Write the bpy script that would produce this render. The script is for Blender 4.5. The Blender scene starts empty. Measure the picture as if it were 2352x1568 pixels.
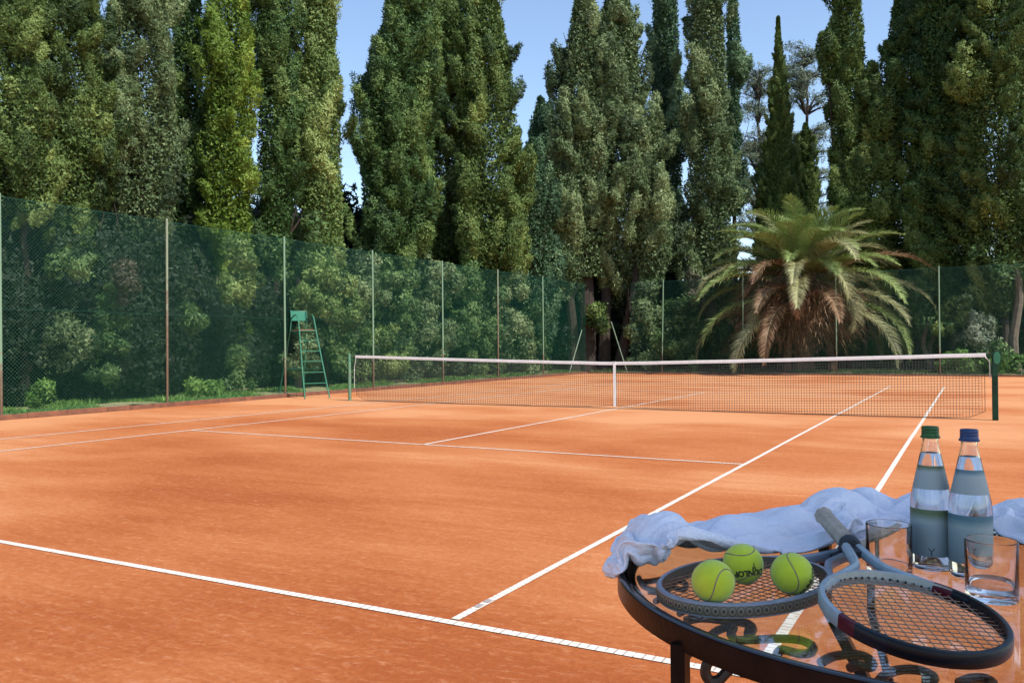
import bpy, bmesh, math, random
import numpy as np
from mathutils import Vector, Matrix, noise

scene = bpy.context.scene
COL = scene.collection
PI = math.pi
rng = np.random.default_rng(7)
random.seed(7)

# ------------------------------------------------------------------ camera
CAM = np.array([6.1715, -14.9725, 1.2298])
RT = np.array([0.87375971, 0.48626784, -0.0093567])
UP = np.array([0.01126881, -0.00100795, 0.999936])
FW = np.array([-0.48622729, 0.87380923, 0.00636037])
FOC = 1902.0                     # focal length for a 2352 px wide picture

def sight(px, py, depth):
    """real point seen at a photo position (2352x1568 scale) at a distance in metres"""
    return CAM + FW * depth + RT * ((px - 1176) / FOC * depth) - UP * ((py - 784) / FOC * depth)

def on_z(px, py, z):
    d = FW + RT * ((px - 1176) / FOC) - UP * ((py - 784) / FOC)
    return CAM + d * ((z - CAM[2]) / d[2])

def uvz(u, v, z):
    """table-side coordinates: u to the right of the camera, v away from it"""
    return (CAM[0] + u * 0.8738 - v * 0.4862, CAM[1] + u * 0.4863 + v * 0.8738, z)

cd = bpy.data.cameras.new('camera')
co = bpy.data.objects.new('camera', cd)
COL.objects.link(co)
cd.sensor_width = 36
cd.lens = 29.11
cd.clip_start = 0.02
cd.clip_end = 2000
m = Matrix(((RT[0], UP[0], -FW[0]), (RT[1], UP[1], -FW[1]), (RT[2], UP[2], -FW[2]))).to_4x4()
co.matrix_world = Matrix.Translation(Vector(CAM)) @ m
scene.camera = co

# ------------------------------------------------------------------ materials
def new_mat(name):
    mt = bpy.data.materials.new(name)
    mt.use_nodes = True
    nt = mt.node_tree
    return mt, nt, nt.nodes['Principled BSDF']

def N(nt, typ, **kw):
    n = nt.nodes.new(typ)
    for k, v in kw.items():
        if k == 'ins':
            for a, b in v.items():
                n.inputs[a].default_value = b
        else:
            setattr(n, k, v)
    return n

def ramp(nt, fac, stops):
    r = N(nt, 'ShaderNodeValToRGB')
    e = r.color_ramp.elements
    while len(e) < len(stops):
        e.new(0.5)
    for i, (p, c) in enumerate(stops):
        e[i].position = p
        e[i].color = (*c, 1)
    nt.links.new(fac, r.inputs[0])
    return r.outputs[0]

def mat(name, c1, c2=None, scale=8, rough=0.6, metal=0.0, bump=0.0, bscale=60, detail=6, lo=.35, hi=.65, **extra):
    mt, nt, p = new_mat(name)
    tc = N(nt, 'ShaderNodeTexCoord')
    p.inputs['Roughness'].default_value = rough
    p.inputs['Metallic'].default_value = metal
    if c2 is None:
        c2 = tuple(x * .82 for x in c1)
    nz = N(nt, 'ShaderNodeTexNoise', ins={'Scale': scale, 'Detail': detail, 'Roughness': .65})
    nt.links.new(tc.outputs['Object'], nz.inputs['Vector'])
    nt.links.new(ramp(nt, nz.outputs[0], [(lo, c1), (hi, c2)]), p.inputs['Base Color'])
    if bump:
        b = N(nt, 'ShaderNodeBump', ins={'Strength': bump, 'Distance': .01})
        n2 = N(nt, 'ShaderNodeTexNoise', ins={'Scale': bscale, 'Detail': 4})
        nt.links.new(tc.outputs['Object'], n2.inputs['Vector'])
        nt.links.new(n2.outputs[0], b.inputs['Height'])
        nt.links.new(b.outputs[0], p.inputs['Normal'])
    for k, v in extra.items():
        p.inputs[k.replace('_', ' ')].default_value = v
    return mt

def glass_mat(name, col, ior=1.45, rough=0.0):
    mt, nt, p = new_mat(name)
    tc = N(nt, 'ShaderNodeTexCoord')
    nz = N(nt, 'ShaderNodeTexNoise', ins={'Scale': 14, 'Detail': 2})
    nt.links.new(tc.outputs['Object'], nz.inputs['Vector'])
    nt.links.new(ramp(nt, nz.outputs[0], [(.3, col), (.7, tuple(x * .985 for x in col))]), p.inputs['Base Color'])
    p.inputs['Transmission Weight'].default_value = 1
    p.inputs['Roughness'].default_value = rough
    p.inputs['IOR'].default_value = ior
    return mt

def leaf_mat(name, dark, mid, light, transl=.15):
    mt, nt, p = new_mat(name)
    at = N(nt, 'ShaderNodeAttribute', attribute_name='tint')
    c = ramp(nt, at.outputs['Fac'], [(0.0, dark), (.5, mid), (1.0, light)])
    nt.links.new(c, p.inputs['Base Color'])
    p.inputs['Roughness'].default_value = .62
    p.inputs['Specular IOR Level'].default_value = .3
    tr = N(nt, 'ShaderNodeBsdfTranslucent')
    nt.links.new(c, tr.inputs[0])
    mx = N(nt, 'ShaderNodeMixShader')
    mx.inputs[0].default_value = transl
    out = nt.nodes['Material Output']
    nt.links.new(p.outputs[0], mx.inputs[1])
    nt.links.new(tr.outputs[0], mx.inputs[2])
    nt.links.new(mx.outputs[0], out.inputs[0])
    return mt

# ------------------------------------------------------------------ mesh helpers
class MB:
    def __init__(s):
        s.v = []; s.f = []; s.m = []
    def add(s, v, f, mi=0):
        o = len(s.v)
        s.v += [tuple(map(float, a)) for a in v]
        s.f += [tuple(i + o for i in a) for a in f]
        s.m += [mi] * len(f)
        return s
    def box(s, c, d, rot=0, mi=0):
        x, y, z = [a / 2 for a in d]
        cr, sr = math.cos(rot), math.sin(rot)
        vs = []
        for k in (-z, z):
            for a, b in ((-x, -y), (x, -y), (x, y), (-x, y)):
                vs.append((c[0] + a * cr - b * sr, c[1] + a * sr + b * cr, c[2] + k))
        return s.add(vs, [(3, 2, 1, 0), (4, 5, 6, 7), (0, 1, 5, 4), (1, 2, 6, 5), (2, 3, 7, 6), (3, 0, 4, 7)], mi)
    def tube(s, pts, r, n=8, mi=0, closed=False, flat=None):
        """sweep along points; r number or list; flat=(a,b) half sizes of a flat bar"""
        P = [Vector(p) for p in pts]
        K = len(P)
        rs = r if isinstance(r, (list, tuple)) else [r] * K
        vs = []
        prev = None
        for i in range(K):
            if closed:
                t = P[(i + 1) % K] - P[i - 1]
            else:
                t = P[min(i + 1, K - 1)] - P[max(i - 1, 0)]
            t.normalize()
            if prev is None:
                a = Vector((0, 0, 1)) if abs(t.z) < .9 else Vector((1, 0, 0))
                nn = a - t * a.dot(t)
            else:
                nn = prev - t * prev.dot(t)
            nn.normalize(); prev = nn
            bb = t.cross(nn)
            for k in range(n):
                an = 2 * PI * k / n + (PI / n if flat else 0)
                if flat:
                    q = P[i] + nn * flat[0] * (1 if math.cos(an) > 0 else -1) + bb * flat[1] * (1 if math.sin(an) > 0 else -1)
                else:
                    q = P[i] + (nn * math.cos(an) + bb * math.sin(an)) * rs[i]
                vs.append(q)
        fs = []
        for i in range(K if closed else K - 1):
            j = (i + 1) % K
            for k in range(n):
                l = (k + 1) % n
                fs.append((i * n + k, i * n + l, j * n + l, j * n + k))
        if not closed:
            fs += [tuple(range(n - 1, -1, -1)), tuple((K - 1) * n + k for k in range(n))]
        return s.add(vs, fs, mi)
    def lathe(s, prof, c=(0, 0, 0), n=40, mi=0, loop=False):
        """prof list of (r,z); r==0 ends close to a point"""
        vs = []; idx = []
        for (r, z) in prof:
            if r < 1e-6:
                idx.append([len(vs)]); vs.append((c[0], c[1], c[2] + z))
            else:
                idx.append(list(range(len(vs), len(vs) + n)))
                vs += [(c[0] + r * math.cos(2 * PI * k / n), c[1] + r * math.sin(2 * PI * k / n), c[2] + z) for k in range(n)]
        fs = []
        L = len(prof)
        for i in range(L if loop else L - 1):
            a, b = idx[i], idx[(i + 1) % L]
            for k in range(n):
                l = (k + 1) % n
                if len(a) == 1 and len(b) == 1: break
                if len(a) == 1: fs.append((a[0], b[l], b[k]))
                elif len(b) == 1: fs.append((a[k], a[l], b[0]))
                else: fs.append((a[k], a[l], b[l], b[k]))
        return s.add(vs, fs, mi)
    def build(s, name, mats, parent=None, smooth=False, world=True):
        me = bpy.data.meshes.new(name)
        me.from_pydata(s.v, [], s.f)
        for x in (mats if isinstance(mats, (list, tuple)) else [mats]):
            me.materials.append(x)
        if any(s.m): me.polygons.foreach_set('material_index', s.m)
        if smooth:
            me.polygons.foreach_set('use_smooth', [True] * len(s.f))
        me.update()
        if smooth: me.set_sharp_from_angle(angle=math.radians(38))
        o = bpy.data.objects.new(name, me)
        COL.objects.link(o)
        if parent is not None:
            o.parent = parent
            if world:
                o.matrix_parent_inverse = Matrix.Translation(-parent.location) if parent.parent is None and parent.type == 'EMPTY' else Matrix.Identity(4)
        return o

def soft(o, w=.002, seg=2, ang=40):
    b = o.modifiers.new('bevel', 'BEVEL'); b.width = w; b.segments = seg; b.limit_method = 'ANGLE'; b.angle_limit = math.radians(ang)
    return o

def tag(o, label=None, cat=None, group=None, kind=None):
    if label: o['label'] = label
    if cat: o['category'] = cat
    if group: o['group'] = group
    if kind: o['kind'] = kind
    return o

def thing(name, loc, label, cat, group=None):
    o = bpy.data.objects.new(name, None)
    COL.objects.link(o)
    o.location = loc
    o.empty_display_size = .1
    return tag(o, label, cat, group)

def add_child(parent, name, mb, mats, smooth=False, label=None):
    """mb in world coordinates, stored relative to its thing"""
    base = parent
    off = Vector((0, 0, 0))
    while base is not None:
        off += Vector(base.location); base = base.parent
    mb.v = [(a[0] - off[0], a[1] - off[1], a[2] - off[2]) for a in mb.v]
    o = mb.build(name, mats, None, smooth)
    o.parent = parent
    if label: o['label'] = label
    return o

def top(name, mb, mats, loc, label, cat, group=None, smooth=False):
    mb.v = [(a[0] - loc[0], a[1] - loc[1], a[2] - loc[2]) for a in mb.v]
    o = mb.build(name, mats, None, smooth)
    o.location = loc
    return tag(o, label, cat, group)

def arr_mesh(name, verts, faces_n, tint, mt):
    """fast mesh of independent polygons: verts (F, faces_n, 3)"""
    F = verts.shape[0]
    me = bpy.data.meshes.new(name)
    me.vertices.add(F * faces_n)
    me.vertices.foreach_set('co', verts.astype(np.float32).ravel())
    me.loops.add(F * faces_n)
    me.loops.foreach_set('vertex_index', np.arange(F * faces_n, dtype=np.int32))
    me.polygons.add(F)
    me.polygons.foreach_set('loop_start', np.arange(0, F * faces_n, faces_n, dtype=np.int32))
    me.polygons.foreach_set('loop_total', np.full(F, faces_n, dtype=np.int32))
    at = me.attributes.new('tint', 'FLOAT', 'POINT')
    at.data.foreach_set('value', np.repeat(tint.astype(np.float32), faces_n))
    me.materials.append(mt)
    me.update(calc_edges=True)
    return me

# ------------------------------------------------------------------ light and sky
SUN_EL = math.radians(50)
sun_dir = Vector((0.958 * math.cos(SUN_EL), -0.287 * math.cos(SUN_EL), math.sin(SUN_EL)))
sl = bpy.data.lights.new('sun', 'SUN')
so = bpy.data.objects.new('sun', sl)
COL.objects.link(so)
so.location = (20, -20, 30)
so.rotation_euler = sun_dir.to_track_quat('Z', 'Y').to_euler()
sl.energy = 3.1
sl.angle = math.radians(.53)
sl.color = (1.0, .945, .85)
world = bpy.data.worlds.new('World')
scene.world = world
world.use_nodes = True
wn = world.node_tree
sky = wn.nodes.new('ShaderNodeTexSky')
sky.sky_type = 'NISHITA'
sky.sun_disc = False
sky.sun_elevation = SUN_EL
sky.sun_rotation = math.atan2(sun_dir.x, sun_dir.y)
sky.altitude = 100
sky.air_density = 1.0
sky.dust_density = .7
sky.ozone_density = 1.0
wn.links.new(sky.outputs[0], wn.nodes['Background'].inputs[0])
wn.nodes['Background'].inputs[1].default_value = .125
scene.view_settings.view_transform = 'Standard'
scene.view_settings.look = 'None'
scene.view_settings.exposure = .95
scene.view_settings.gamma = 1
scene.cycles.max_bounces = 12
scene.cycles.transmission_bounces = 12
scene.cycles.transparent_max_bounces = 12
scene.cycles.diffuse_bounces = 4
scene.cycles.glossy_bounces = 4
scene.cycles.caustics_reflective = False
scene.cycles.caustics_refractive = False
scene.cycles.sample_clamp_indirect = 6
scene.cycles.use_denoising = True

# ------------------------------------------------------------------ ground, court
def clay_mat():
    mt, nt, p = new_mat('red_clay')
    L = nt.links
    tc = N(nt, 'ShaderNodeTexCoord')
    big = N(nt, 'ShaderNodeTexNoise', ins={'Scale': .34, 'Detail': 5, 'Roughness': .5, 'Distortion': .3})
    mp = N(nt, 'ShaderNodeMapping'); mp.inputs['Scale'].default_value = (.8, 1.25, 1); mp.inputs['Location'].default_value = (3.1, 1.7, 0)
    L.new(tc.outputs['Object'], mp.inputs[0]); L.new(mp.outputs[0], big.inputs['Vector'])
    # drag-mat sweeps: noise stretched along one direction of the court
    m2 = N(nt, 'ShaderNodeMapping'); m2.inputs['Scale'].default_value = (.55, 3.2, 1); m2.inputs['Rotation'].default_value = (0, 0, .12)
    st = N(nt, 'ShaderNodeTexNoise', ins={'Scale': 1.6, 'Detail': 8, 'Roughness': .68, 'Distortion': .8})
    L.new(tc.outputs['Object'], m2.inputs[0]); L.new(m2.outputs[0], st.inputs['Vector'])
    fine = N(nt, 'ShaderNodeTexNoise', ins={'Scale': 26, 'Detail': 6, 'Roughness': .7})
    L.new(tc.outputs['Object'], fine.inputs['Vector'])
    # sum
    a = N(nt, 'ShaderNodeMath', operation='MULTIPLY'); a.inputs[1].default_value = .60
    L.new(big.outputs[0], a.inputs[0])
    b = N(nt, 'ShaderNodeMath', operation='MULTIPLY_ADD'); b.inputs[1].default_value = .16
    L.new(st.outputs[0], b.inputs[0]); L.new(a.outputs[0], b.inputs[2])
    c = N(nt, 'ShaderNodeMath', operation='MULTIPLY_ADD'); c.inputs[1].default_value = .24
    L.new(fine.outputs[0], c.inputs[0]); L.new(b.outputs[0], c.inputs[2])
    # dust and painted-in grazing sheen near the net and by the fences, darker damp clay mid court
    sx = N(nt, 'ShaderNodeSeparateXYZ'); L.new(tc.outputs['Object'], sx.inputs[0])
    mr = N(nt, 'ShaderNodeMapRange', ins={'From Min': -4.5, 'From Max': -.6, 'To Min': 0, 'To Max': .13}); mr.interpolation_type = 'SMOOTHSTEP'
    L.new(sx.outputs[1], mr.inputs[0])
    mx = N(nt, 'ShaderNodeMapRange', ins={'From Min': -3.2, 'From Max': -6.0, 'To Min': 0, 'To Max': .10}); mx.interpolation_type = 'SMOOTHSTEP'
    L.new(sx.outputs[0], mx.inputs[0])
    d = N(nt, 'ShaderNodeMath', operation='ADD'); L.new(c.outputs[0], d.inputs[0]); L.new(mr.outputs[0], d.inputs[1])
    d0 = N(nt, 'ShaderNodeMath', operation='MAXIMUM'); L.new(mr.outputs[0], d0.inputs[0]); L.new(mx.outputs[0], d0.inputs[1])
    L.new(d0.outputs[0], d.inputs[1])
    m5 = N(nt, 'ShaderNodeMapping'); m5.inputs['Scale'].default_value = (.45, 8.5, 1); m5.inputs['Rotation'].default_value = (0, 0, .5)
    s5 = N(nt, 'ShaderNodeTexNoise', ins={'Scale': 1.5, 'Detail': 6, 'Roughness': .7, 'Distortion': .5})
    L.new(tc.outputs['Object'], m5.inputs[0]); L.new(m5.outputs[0], s5.inputs['Vector'])
    e5 = N(nt, 'ShaderNodeMath', operation='MULTIPLY_ADD'); e5.inputs[1].default_value = .11; L.new(s5.outputs[0], e5.inputs[0])
    e6 = N(nt, 'ShaderNodeMath', operation='SUBTRACT'); e6.inputs[1].default_value = .06; L.new(d.outputs[0], e6.inputs[0]); L.new(e6.outputs[0], e5.inputs[2])
    d = e5
    col = ramp(nt, d.outputs[0], [(.40, (.315, .080, .022)), (.46, (.375, .110, .033)), (.54, (.445, .153, .054)), (.64, (.55, .245, .110))])
    # small pale scuffs
    sc = N(nt, 'ShaderNodeTexNoise', ins={'Scale': 14, 'Detail': 8, 'Roughness': .8, 'Distortion': .3})
    m3 = N(nt, 'ShaderNodeMapping'); m3.inputs['Scale'].default_value = (.7, 1.9, 1); m3.inputs['Rotation'].default_value = (0, 0, .4)
    L.new(tc.outputs['Object'], m3.inputs[0]); L.new(m3.outputs[0], sc.inputs['Vector'])
    sr = N(nt, 'ShaderNodeMapRange', ins={'From Min': .52, 'From Max': .70, 'To Min': 0, 'To Max': .6})
    L.new(sc.outputs[0], sr.inputs[0])
    mix = N(nt, 'ShaderNodeMix', data_type='RGBA'); mix.inputs['B'].default_value = (.60, .28, .145, 1)
    L.new(sr.outputs[0], mix.inputs['Factor']); L.new(col, mix.inputs['A'])
    # dark specks and ball marks
    vo = N(nt, 'ShaderNodeTexNoise', ins={'Scale': 11, 'Detail': 3, 'Roughness': .6})
    L.new(tc.outputs['Object'], vo.inputs['Vector'])
    vr = N(nt, 'ShaderNodeMapRange', ins={'From Min': .68, 'From Max': .78, 'To Min': 0, 'To Max': .5})
    L.new(vo.outputs[0], vr.inputs[0])
    mix2 = N(nt, 'ShaderNodeMix', data_type='RGBA'); mix2.inputs['B'].default_value = (.30, .085, .035, 1)
    L.new(vr.outputs[0], mix2.inputs['Factor']); L.new(mix.outputs['Result'], mix2.inputs['A'])
    L.new(mix2.outputs['Result'], p.inputs['Base Color'])
    p.inputs['Roughness'].default_value = .95
    p.inputs['Specular IOR Level'].default_value = .15
    g = N(nt, 'ShaderNodeTexNoise', ins={'Scale': 160, 'Detail': 4, 'Roughness': .7})
    L.new(tc.outputs['Object'], g.inputs['Vector'])
    g2 = N(nt, 'ShaderNodeMath', operation='MULTIPLY_ADD'); g2.inputs[1].default_value = .35
    L.new(g.outputs[0], g2.inputs[0]); L.new(fine.outputs[0], g2.inputs[2])
    bp = N(nt, 'ShaderNodeBump', ins={'Strength': .55, 'Distance': .02})
    L.new(g2.outputs[0], bp.inputs['Height']); L.new(bp.outputs[0], p.inputs['Normal'])
    return mt

M_clay = clay_mat()
M_earth = mat('dry_earth', (.16, .12, .07), (.08, .075, .035), scale=.9, rough=.95, bump=.4, bscale=20)
M_verge = mat('verge_soil', (.36, .31, .17), (.19, .23, .08), scale=2.2, rough=.95, bump=.6, bscale=30)

g = MB().add([(-600, -600, -.02), (600, -600, -.02), (600, 600, -.02), (-600, 600, -.02)], [(0, 1, 2, 3)])
tag(g.build('ground', M_earth), kind='structure')
g = MB().add([(-9.0, -26, 0), (15.5, -26, 0), (15.5, 19.3, 0), (-9.0, 19.3, 0)], [(0, 1, 2, 3)])
tag(g.build('clay_court', M_clay), kind='structure')

def verge(name, x0, x1, y0, y1, h, seed):
    nx = max(2, int((x1 - x0) / .35)); ny = max(2, int((y1 - y0) / .35))
    vs = []
    for j in range(ny + 1):
        for i in range(nx + 1):
            x = x0 + (x1 - x0) * i / nx; y = y0 + (y1 - y0) * j / ny
            vs.append((x, y, h + noise.noise(Vector((x * .7, y * .7, seed))) * .05 + noise.noise(Vector((x * 2.5, y * 2.5, seed))) * .02))
    fs = [(j * (nx + 1) + i, j * (nx + 1) + i + 1, (j + 1) * (nx + 1) + i + 1, (j + 1) * (nx + 1) + i) for j in range(ny) for i in range(nx)]
    return tag(MB().add(vs, fs).build(name, M_verge, None, True), kind='structure')
verge('verge', -16, -9.10, -16, 19.4, .075, 1)
verge('verge', -16, 15.5, 19.42, 30, .05, 4)

M_brick = mat('red_kerb', (.22, .085, .045), (.12, .05, .03), scale=5, rough=.9, bump=.6, bscale=30)
kb = MB()
y = -16.0
while y < 19.2:                                      # weathered kerb of short blocks, a little uneven
    L = random.uniform(.45, 1.0)
    y2 = min(y + L, 19.25)
    kb.box((-9.05 + random.uniform(-.006, .006), (y + y2) / 2, .045 + random.uniform(-.008, .006)), (.10, y2 - y - .006, .10))
    y = y2
o = tag(kb.build('kerb', M_brick), kind='structure'); soft(o, .008)
kb = MB(); x = -9.1
while x < 15.4:
    L = random.uniform(.6, 1.2); x2 = min(x + L, 15.5)
    kb.box(((x + x2) / 2, 19.36 + random.uniform(-.006, .006), .025 + random.uniform(-.006, .006)), (x2 - x - .006, .09, .07))
    x = x2
o = tag(kb.build('kerb', M_brick), kind='structure'); soft(o, .006)

# court lines: nailed white tape, each a thin sheet
def line_mat():
    mt, nt, p = new_mat('white_line_tape')
    L = nt.links
    tc = N(nt, 'ShaderNodeTexCoord')
    nz = N(nt, 'ShaderNodeTexNoise', ins={'Scale': 9, 'Detail': 7, 'Roughness': .75})
    L.new(tc.outputs['Object'], nz.inputs['Vector'])
    base = ramp(nt, nz.outputs[0], [(.30, (.60, .36, .24)), (.43, (.64, .56, .47)), (.6, (.72, .67, .60))])
    uv = N(nt, 'ShaderNodeUVMap')
    sx = N(nt, 'ShaderNodeSeparateXYZ'); L.new(uv.outputs[0], sx.inputs[0])
    fr = N(nt, 'ShaderNodeMath', operation='FRACT'); L.new(sx.outputs[0], fr.inputs[0])
    lt = N(nt, 'ShaderNodeMath', operation='LESS_THAN'); lt.inputs[1].default_value = .20; L.new(fr.outputs[0], lt.inputs[0])
    n2 = N(nt, 'ShaderNodeTexNoise', ins={'Scale': 30}); L.new(tc.outputs['Object'], n2.inputs['Vector'])
    gt = N(nt, 'ShaderNodeMath', operation='GREATER_THAN'); gt.inputs[1].default_value = .42; L.new(n2.outputs[0], gt.inputs[0])
    mm = N(nt, 'ShaderNodeMath', operation='MULTIPLY'); L.new(lt.outputs[0], mm.inputs[0]); L.new(gt.outputs[0], mm.inputs[1])
    m4 = N(nt, 'ShaderNodeMath', operation='MULTIPLY'); m4.inputs[1].default_value = .75; L.new(mm.outputs[0], m4.inputs[0])
    mix = N(nt, 'ShaderNodeMix', data_type='RGBA'); mix.inputs['B'].default_value = (.22, .19, .17, 1)
    L.new(m4.outputs[0], mix.inputs['Factor']); L.new(base, mix.inputs['A'])
    L.new(mix.outputs['Result'], p.inputs['Base Color'])
    p.inputs['Roughness'].default_value = .7
    return mt
M_line = line_mat()

def court_line(a, b, w, z=.004, pitch=.04):
    a = Vector((a[0], a[1], 0)); b = Vector((b[0], b[1], 0))
    t = (b - a); L = t.length; t.normalize(); nn = Vector((-t.y, t.x, 0))
    K = max(2, int(L / .12))
    vs = []; fs = []; uvs = []
    sd = random.random() * 50
    for i in range(K + 1):
        p = a + t * (L * i / K)
        for s in (-1, 1):
            e = w / 2 * s * (1 + .10 * noise.noise(Vector((i * .35, s * 3, sd))))
            wob = .006 * noise.noise(Vector((i * .04, 7, sd)))
            vs.append(p + nn * (e + wob) + Vector((0, 0, z)))
    for i in range(K):
        fs.append((i * 2, (i + 1) * 2, (i + 1) * 2 + 1, i * 2 + 1))
    mb = MB().add(vs, fs)
    o = mb.build('court_line', M_line)
    uvl = o.data.uv_layers.new(name='uv')
    for li, lp in enumerate(o.data.loops):
        i = lp.vertex_index // 2
        uvl.data[li].uv = (L * i / K / pitch, lp.vertex_index % 2)
    return tag(o, kind='structure')
FB = 10.9
court_line((-5.86, -11.95), (5.50, -11.86), .05)                     # near baseline
court_line((4.115, -11.83), (4.10, FB), .043)                          # right singles sideline
court_line((5.455, -11.83), (5.47, FB), .045)                         # right doubles sideline
court_line((-4.24, -6.31), (4.085, -6.385), .043)                      # near service line
court_line((.075, -6.34), (.10, 6.1), .05)                            # centre service line
court_line((-4.36, -11.92), (-4.04, FB), .05)                         # left singles sideline
court_line((-5.83, -11.92), (-5.36, FB), .05)                         # left doubles sideline
court_line((-4.06, 6.13), (4.07, 6.13), .05)                          # far service line
court_line((-5.40, FB), (5.50, FB), .055)                             # far baseline
M_mark = mat('line_stamp', (.22, .19, .2), (.4, .35, .33), scale=90, rough=.7)
mk = MB()
for k in range(2):
    mk.box((4.113, -11.62 + k * .085, .0065), (.030, .045, .003))
tag(mk.build('line_stamp', M_mark), kind='structure')

# ------------------------------------------------------------------ tennis net
M_net = mat('net_cord', (.022, .019, .018), (.035, .028, .025), rough=.8)
M_tape = mat('net_tape', (.74, .76, .76), (.64, .65, .64), scale=6, rough=.8, bump=.2, bscale=90)
M_gpost = mat('green_post_paint', (.05, .17, .10), (.14, .22, .13), scale=7, rough=.5, bump=.1)
M_dpost = mat('dark_green_post_paint', (.012, .05, .028), (.006, .02, .014), scale=4, rough=.6, Specular_IOR_Level=.15)
M_steel = mat('dull_steel', (.35, .34, .32), (.2, .19, .18), rough=.4, metal=.8)
NY = .14
net = thing('tennis_net', (0, NY, 0), 'black tennis net with white top band and white centre strap across the clay court', 'net')
XL, XR = -6.40, 6.33
def net_top(x):
    t = abs(x - .05) / 6.3
    return .915 + .145 * t ** 1.15
def net_bot(x):
    e = min(abs(x - XL), abs(x - XR))
    z = .035 - .028 * math.sin(PI * min(1, abs(x) / 6.3)) + (.10 * (1 - e / .22) if e < .22 else 0)
    return z + .03 * math.exp(-(x / .25) ** 2)
def net_y(x, z):                                      # slack bellies a little
    return NY + .03 * math.sin(z * 3.0) * math.sin(x * .9 + 1) * (1 - z)
cords = MB()
cell = .045
nxc = int((XR - XL) / cell)
for i in range(nxc + 1):
    x = XL + i * cell
    zt, zb = net_top(x) - .03, net_bot(x)
    pts = [(x, net_y(x, zb + (zt - zb) * k / 3), zb + (zt - zb) * k / 3) for k in range(4)]
    cords.tube(pts, .0036, 3)
for k in range(1, 24):
    pts = []
    for i in range(0, nxc + 1, 6):
        x = XL + i * cell
        z = net_top(x) - .03 - k * cell
        if z > net_bot(x) + .004: pts.append((x, net_y(x, z), z))
        elif len(pts) > 1:
            cords.tube(pts, .0036, 3); pts = []
        else: pts = []
    if len(pts) > 1: cords.tube(pts, .0036, 3)
pts = [(XL + (XR - XL) * i / 120, 0, 0) for i in range(121)]
cords.tube([(p[0], net_y(p[0], net_bot(p[0])), net_bot(p[0])) for p in pts], .004, 4)
for xx in (XL, XR):
    cords.tube([(xx, NY, net_bot(xx)), (xx, NY, net_top(xx))], .004, 4)
add_child(net, 'netting', cords, M_net)
tp = MB()
pts = [(XL - .02 + (XR - XL + .04) * i / 60) for i in range(61)]
vs = []; fs = []
for x in pts:
    z = net_top(x) + .004 * noise.noise(Vector((x * 2, 0, 0)))
    for (dy, dz) in ((-.008, 0), (-.011, -.03), (-.009, -.062), (.009, -.062), (.011, -.03), (.008, 0)):
        vs.append((x, NY + dy, z + dz))
for i in range(60):
    for k in range(6):
        l = (k + 1) % 6
        fs.append((i * 6 + k, i * 6 + l, (i + 1) * 6 + l, (i + 1) * 6 + k))
fs += [(0, 1, 2, 3, 4, 5), tuple(60 * 6 + k for k in (5, 4, 3, 2, 1, 0))]
tp.add(vs, fs)
add_child(net, 'top_band', tp, M_tape, smooth=False)
st = MB(); st.box((.05, NY - .012, .475), (.052, .006, .86)); st.box((.05, NY + .012, .475), (.052, .006, .86)); st.box((.05, NY, .918), (.054, .030, .006))
add_child(net, 'centre_strap', st, M_tape)
ed = MB(); ed.tube([(XR + .0, NY - .012, net_top(XR) - .05), (XR + .07, NY - .012, .93), (XR + .075, NY - .012, .66)], .008, 6)
add_child(net, 'side_lacing', ed, M_tape)
ed = MB(); ed.tube([(XL, NY - .012, net_top(XL) - .05), (XL - .05, NY - .012, .75), (XL - .05, NY - .012, .3)], .005, 6)
add_child(net, 'side_lacing', ed, M_tape)
ca = MB(); ca.tube([(XL, NY, net_top(XL) - .01), (-6.58, NY, 1.05)], .004, 6); add_child(net, 'cable', ca, M_steel); ca = MB(); ca.tube([(XR, NY, net_top(XR) - .01), (6.42, NY, 1.06)], .004, 6)
add_child(net, 'cable', ca, M_steel)

po = thing('net_post', (-6.62, NY + .02, 0), 'pale weathered green post at the left end of the tennis net', 'net post', 'posts that hold the net')
mb = MB(); mb.lathe([(.038, 0), (.038, .62), (.035, .64), (.035, 1.08), (.030, 1.10), (0, 1.10)], po.location, 20); add_child(po, 'post', mb, M_gpost, True)
mb = MB(); mb.lathe([(.042, .60), (.042, .625)], po.location, 20); add_child(po, 'clamp_ring', mb, M_steel); mb = MB(); mb.lathe([(.042, .09), (.042, .11)], po.location, 20); add_child(po, 'clamp_ring', mb, M_steel)
po = thing('net_post', (6.47, NY + .0, 0), 'dark green post with winding gear at the right end of the tennis net', 'net post', 'posts that hold the net')
mb = MB(); mb.box((6.47, NY, .53), (.085, .085, 1.06)); soft(add_child(po, 'post', mb, M_dpost), .008)
mb = MB()
for dy in (-.04, .04):
    pass
ring = [(6.50 + .050 * math.cos(a), NY + dy, .985 + .10 * math.sin(a)) for dy in (-.047, .047) for a in [2 * PI * k / 20 for k in range(20)]]
mb.add(ring, [(k, (k + 1) % 20, 20 + (k + 1) % 20, 20 + k) for k in range(20)] + [tuple(range(19, -1, -1)), tuple(range(20, 40))])
M_mpost = mat('mid_green_paint', (.02, .17, .085), (.015, .10, .055), scale=6, rough=.4)
add_child(po, 'winch_housing', mb, M_mpost)
mb = MB()
for k in range(8):
    mb.box((6.47, NY - .0425, .92 - k * .03), (.06, .006, .006))
add_child(po, 'hook_rail', mb, M_mpost)

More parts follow.
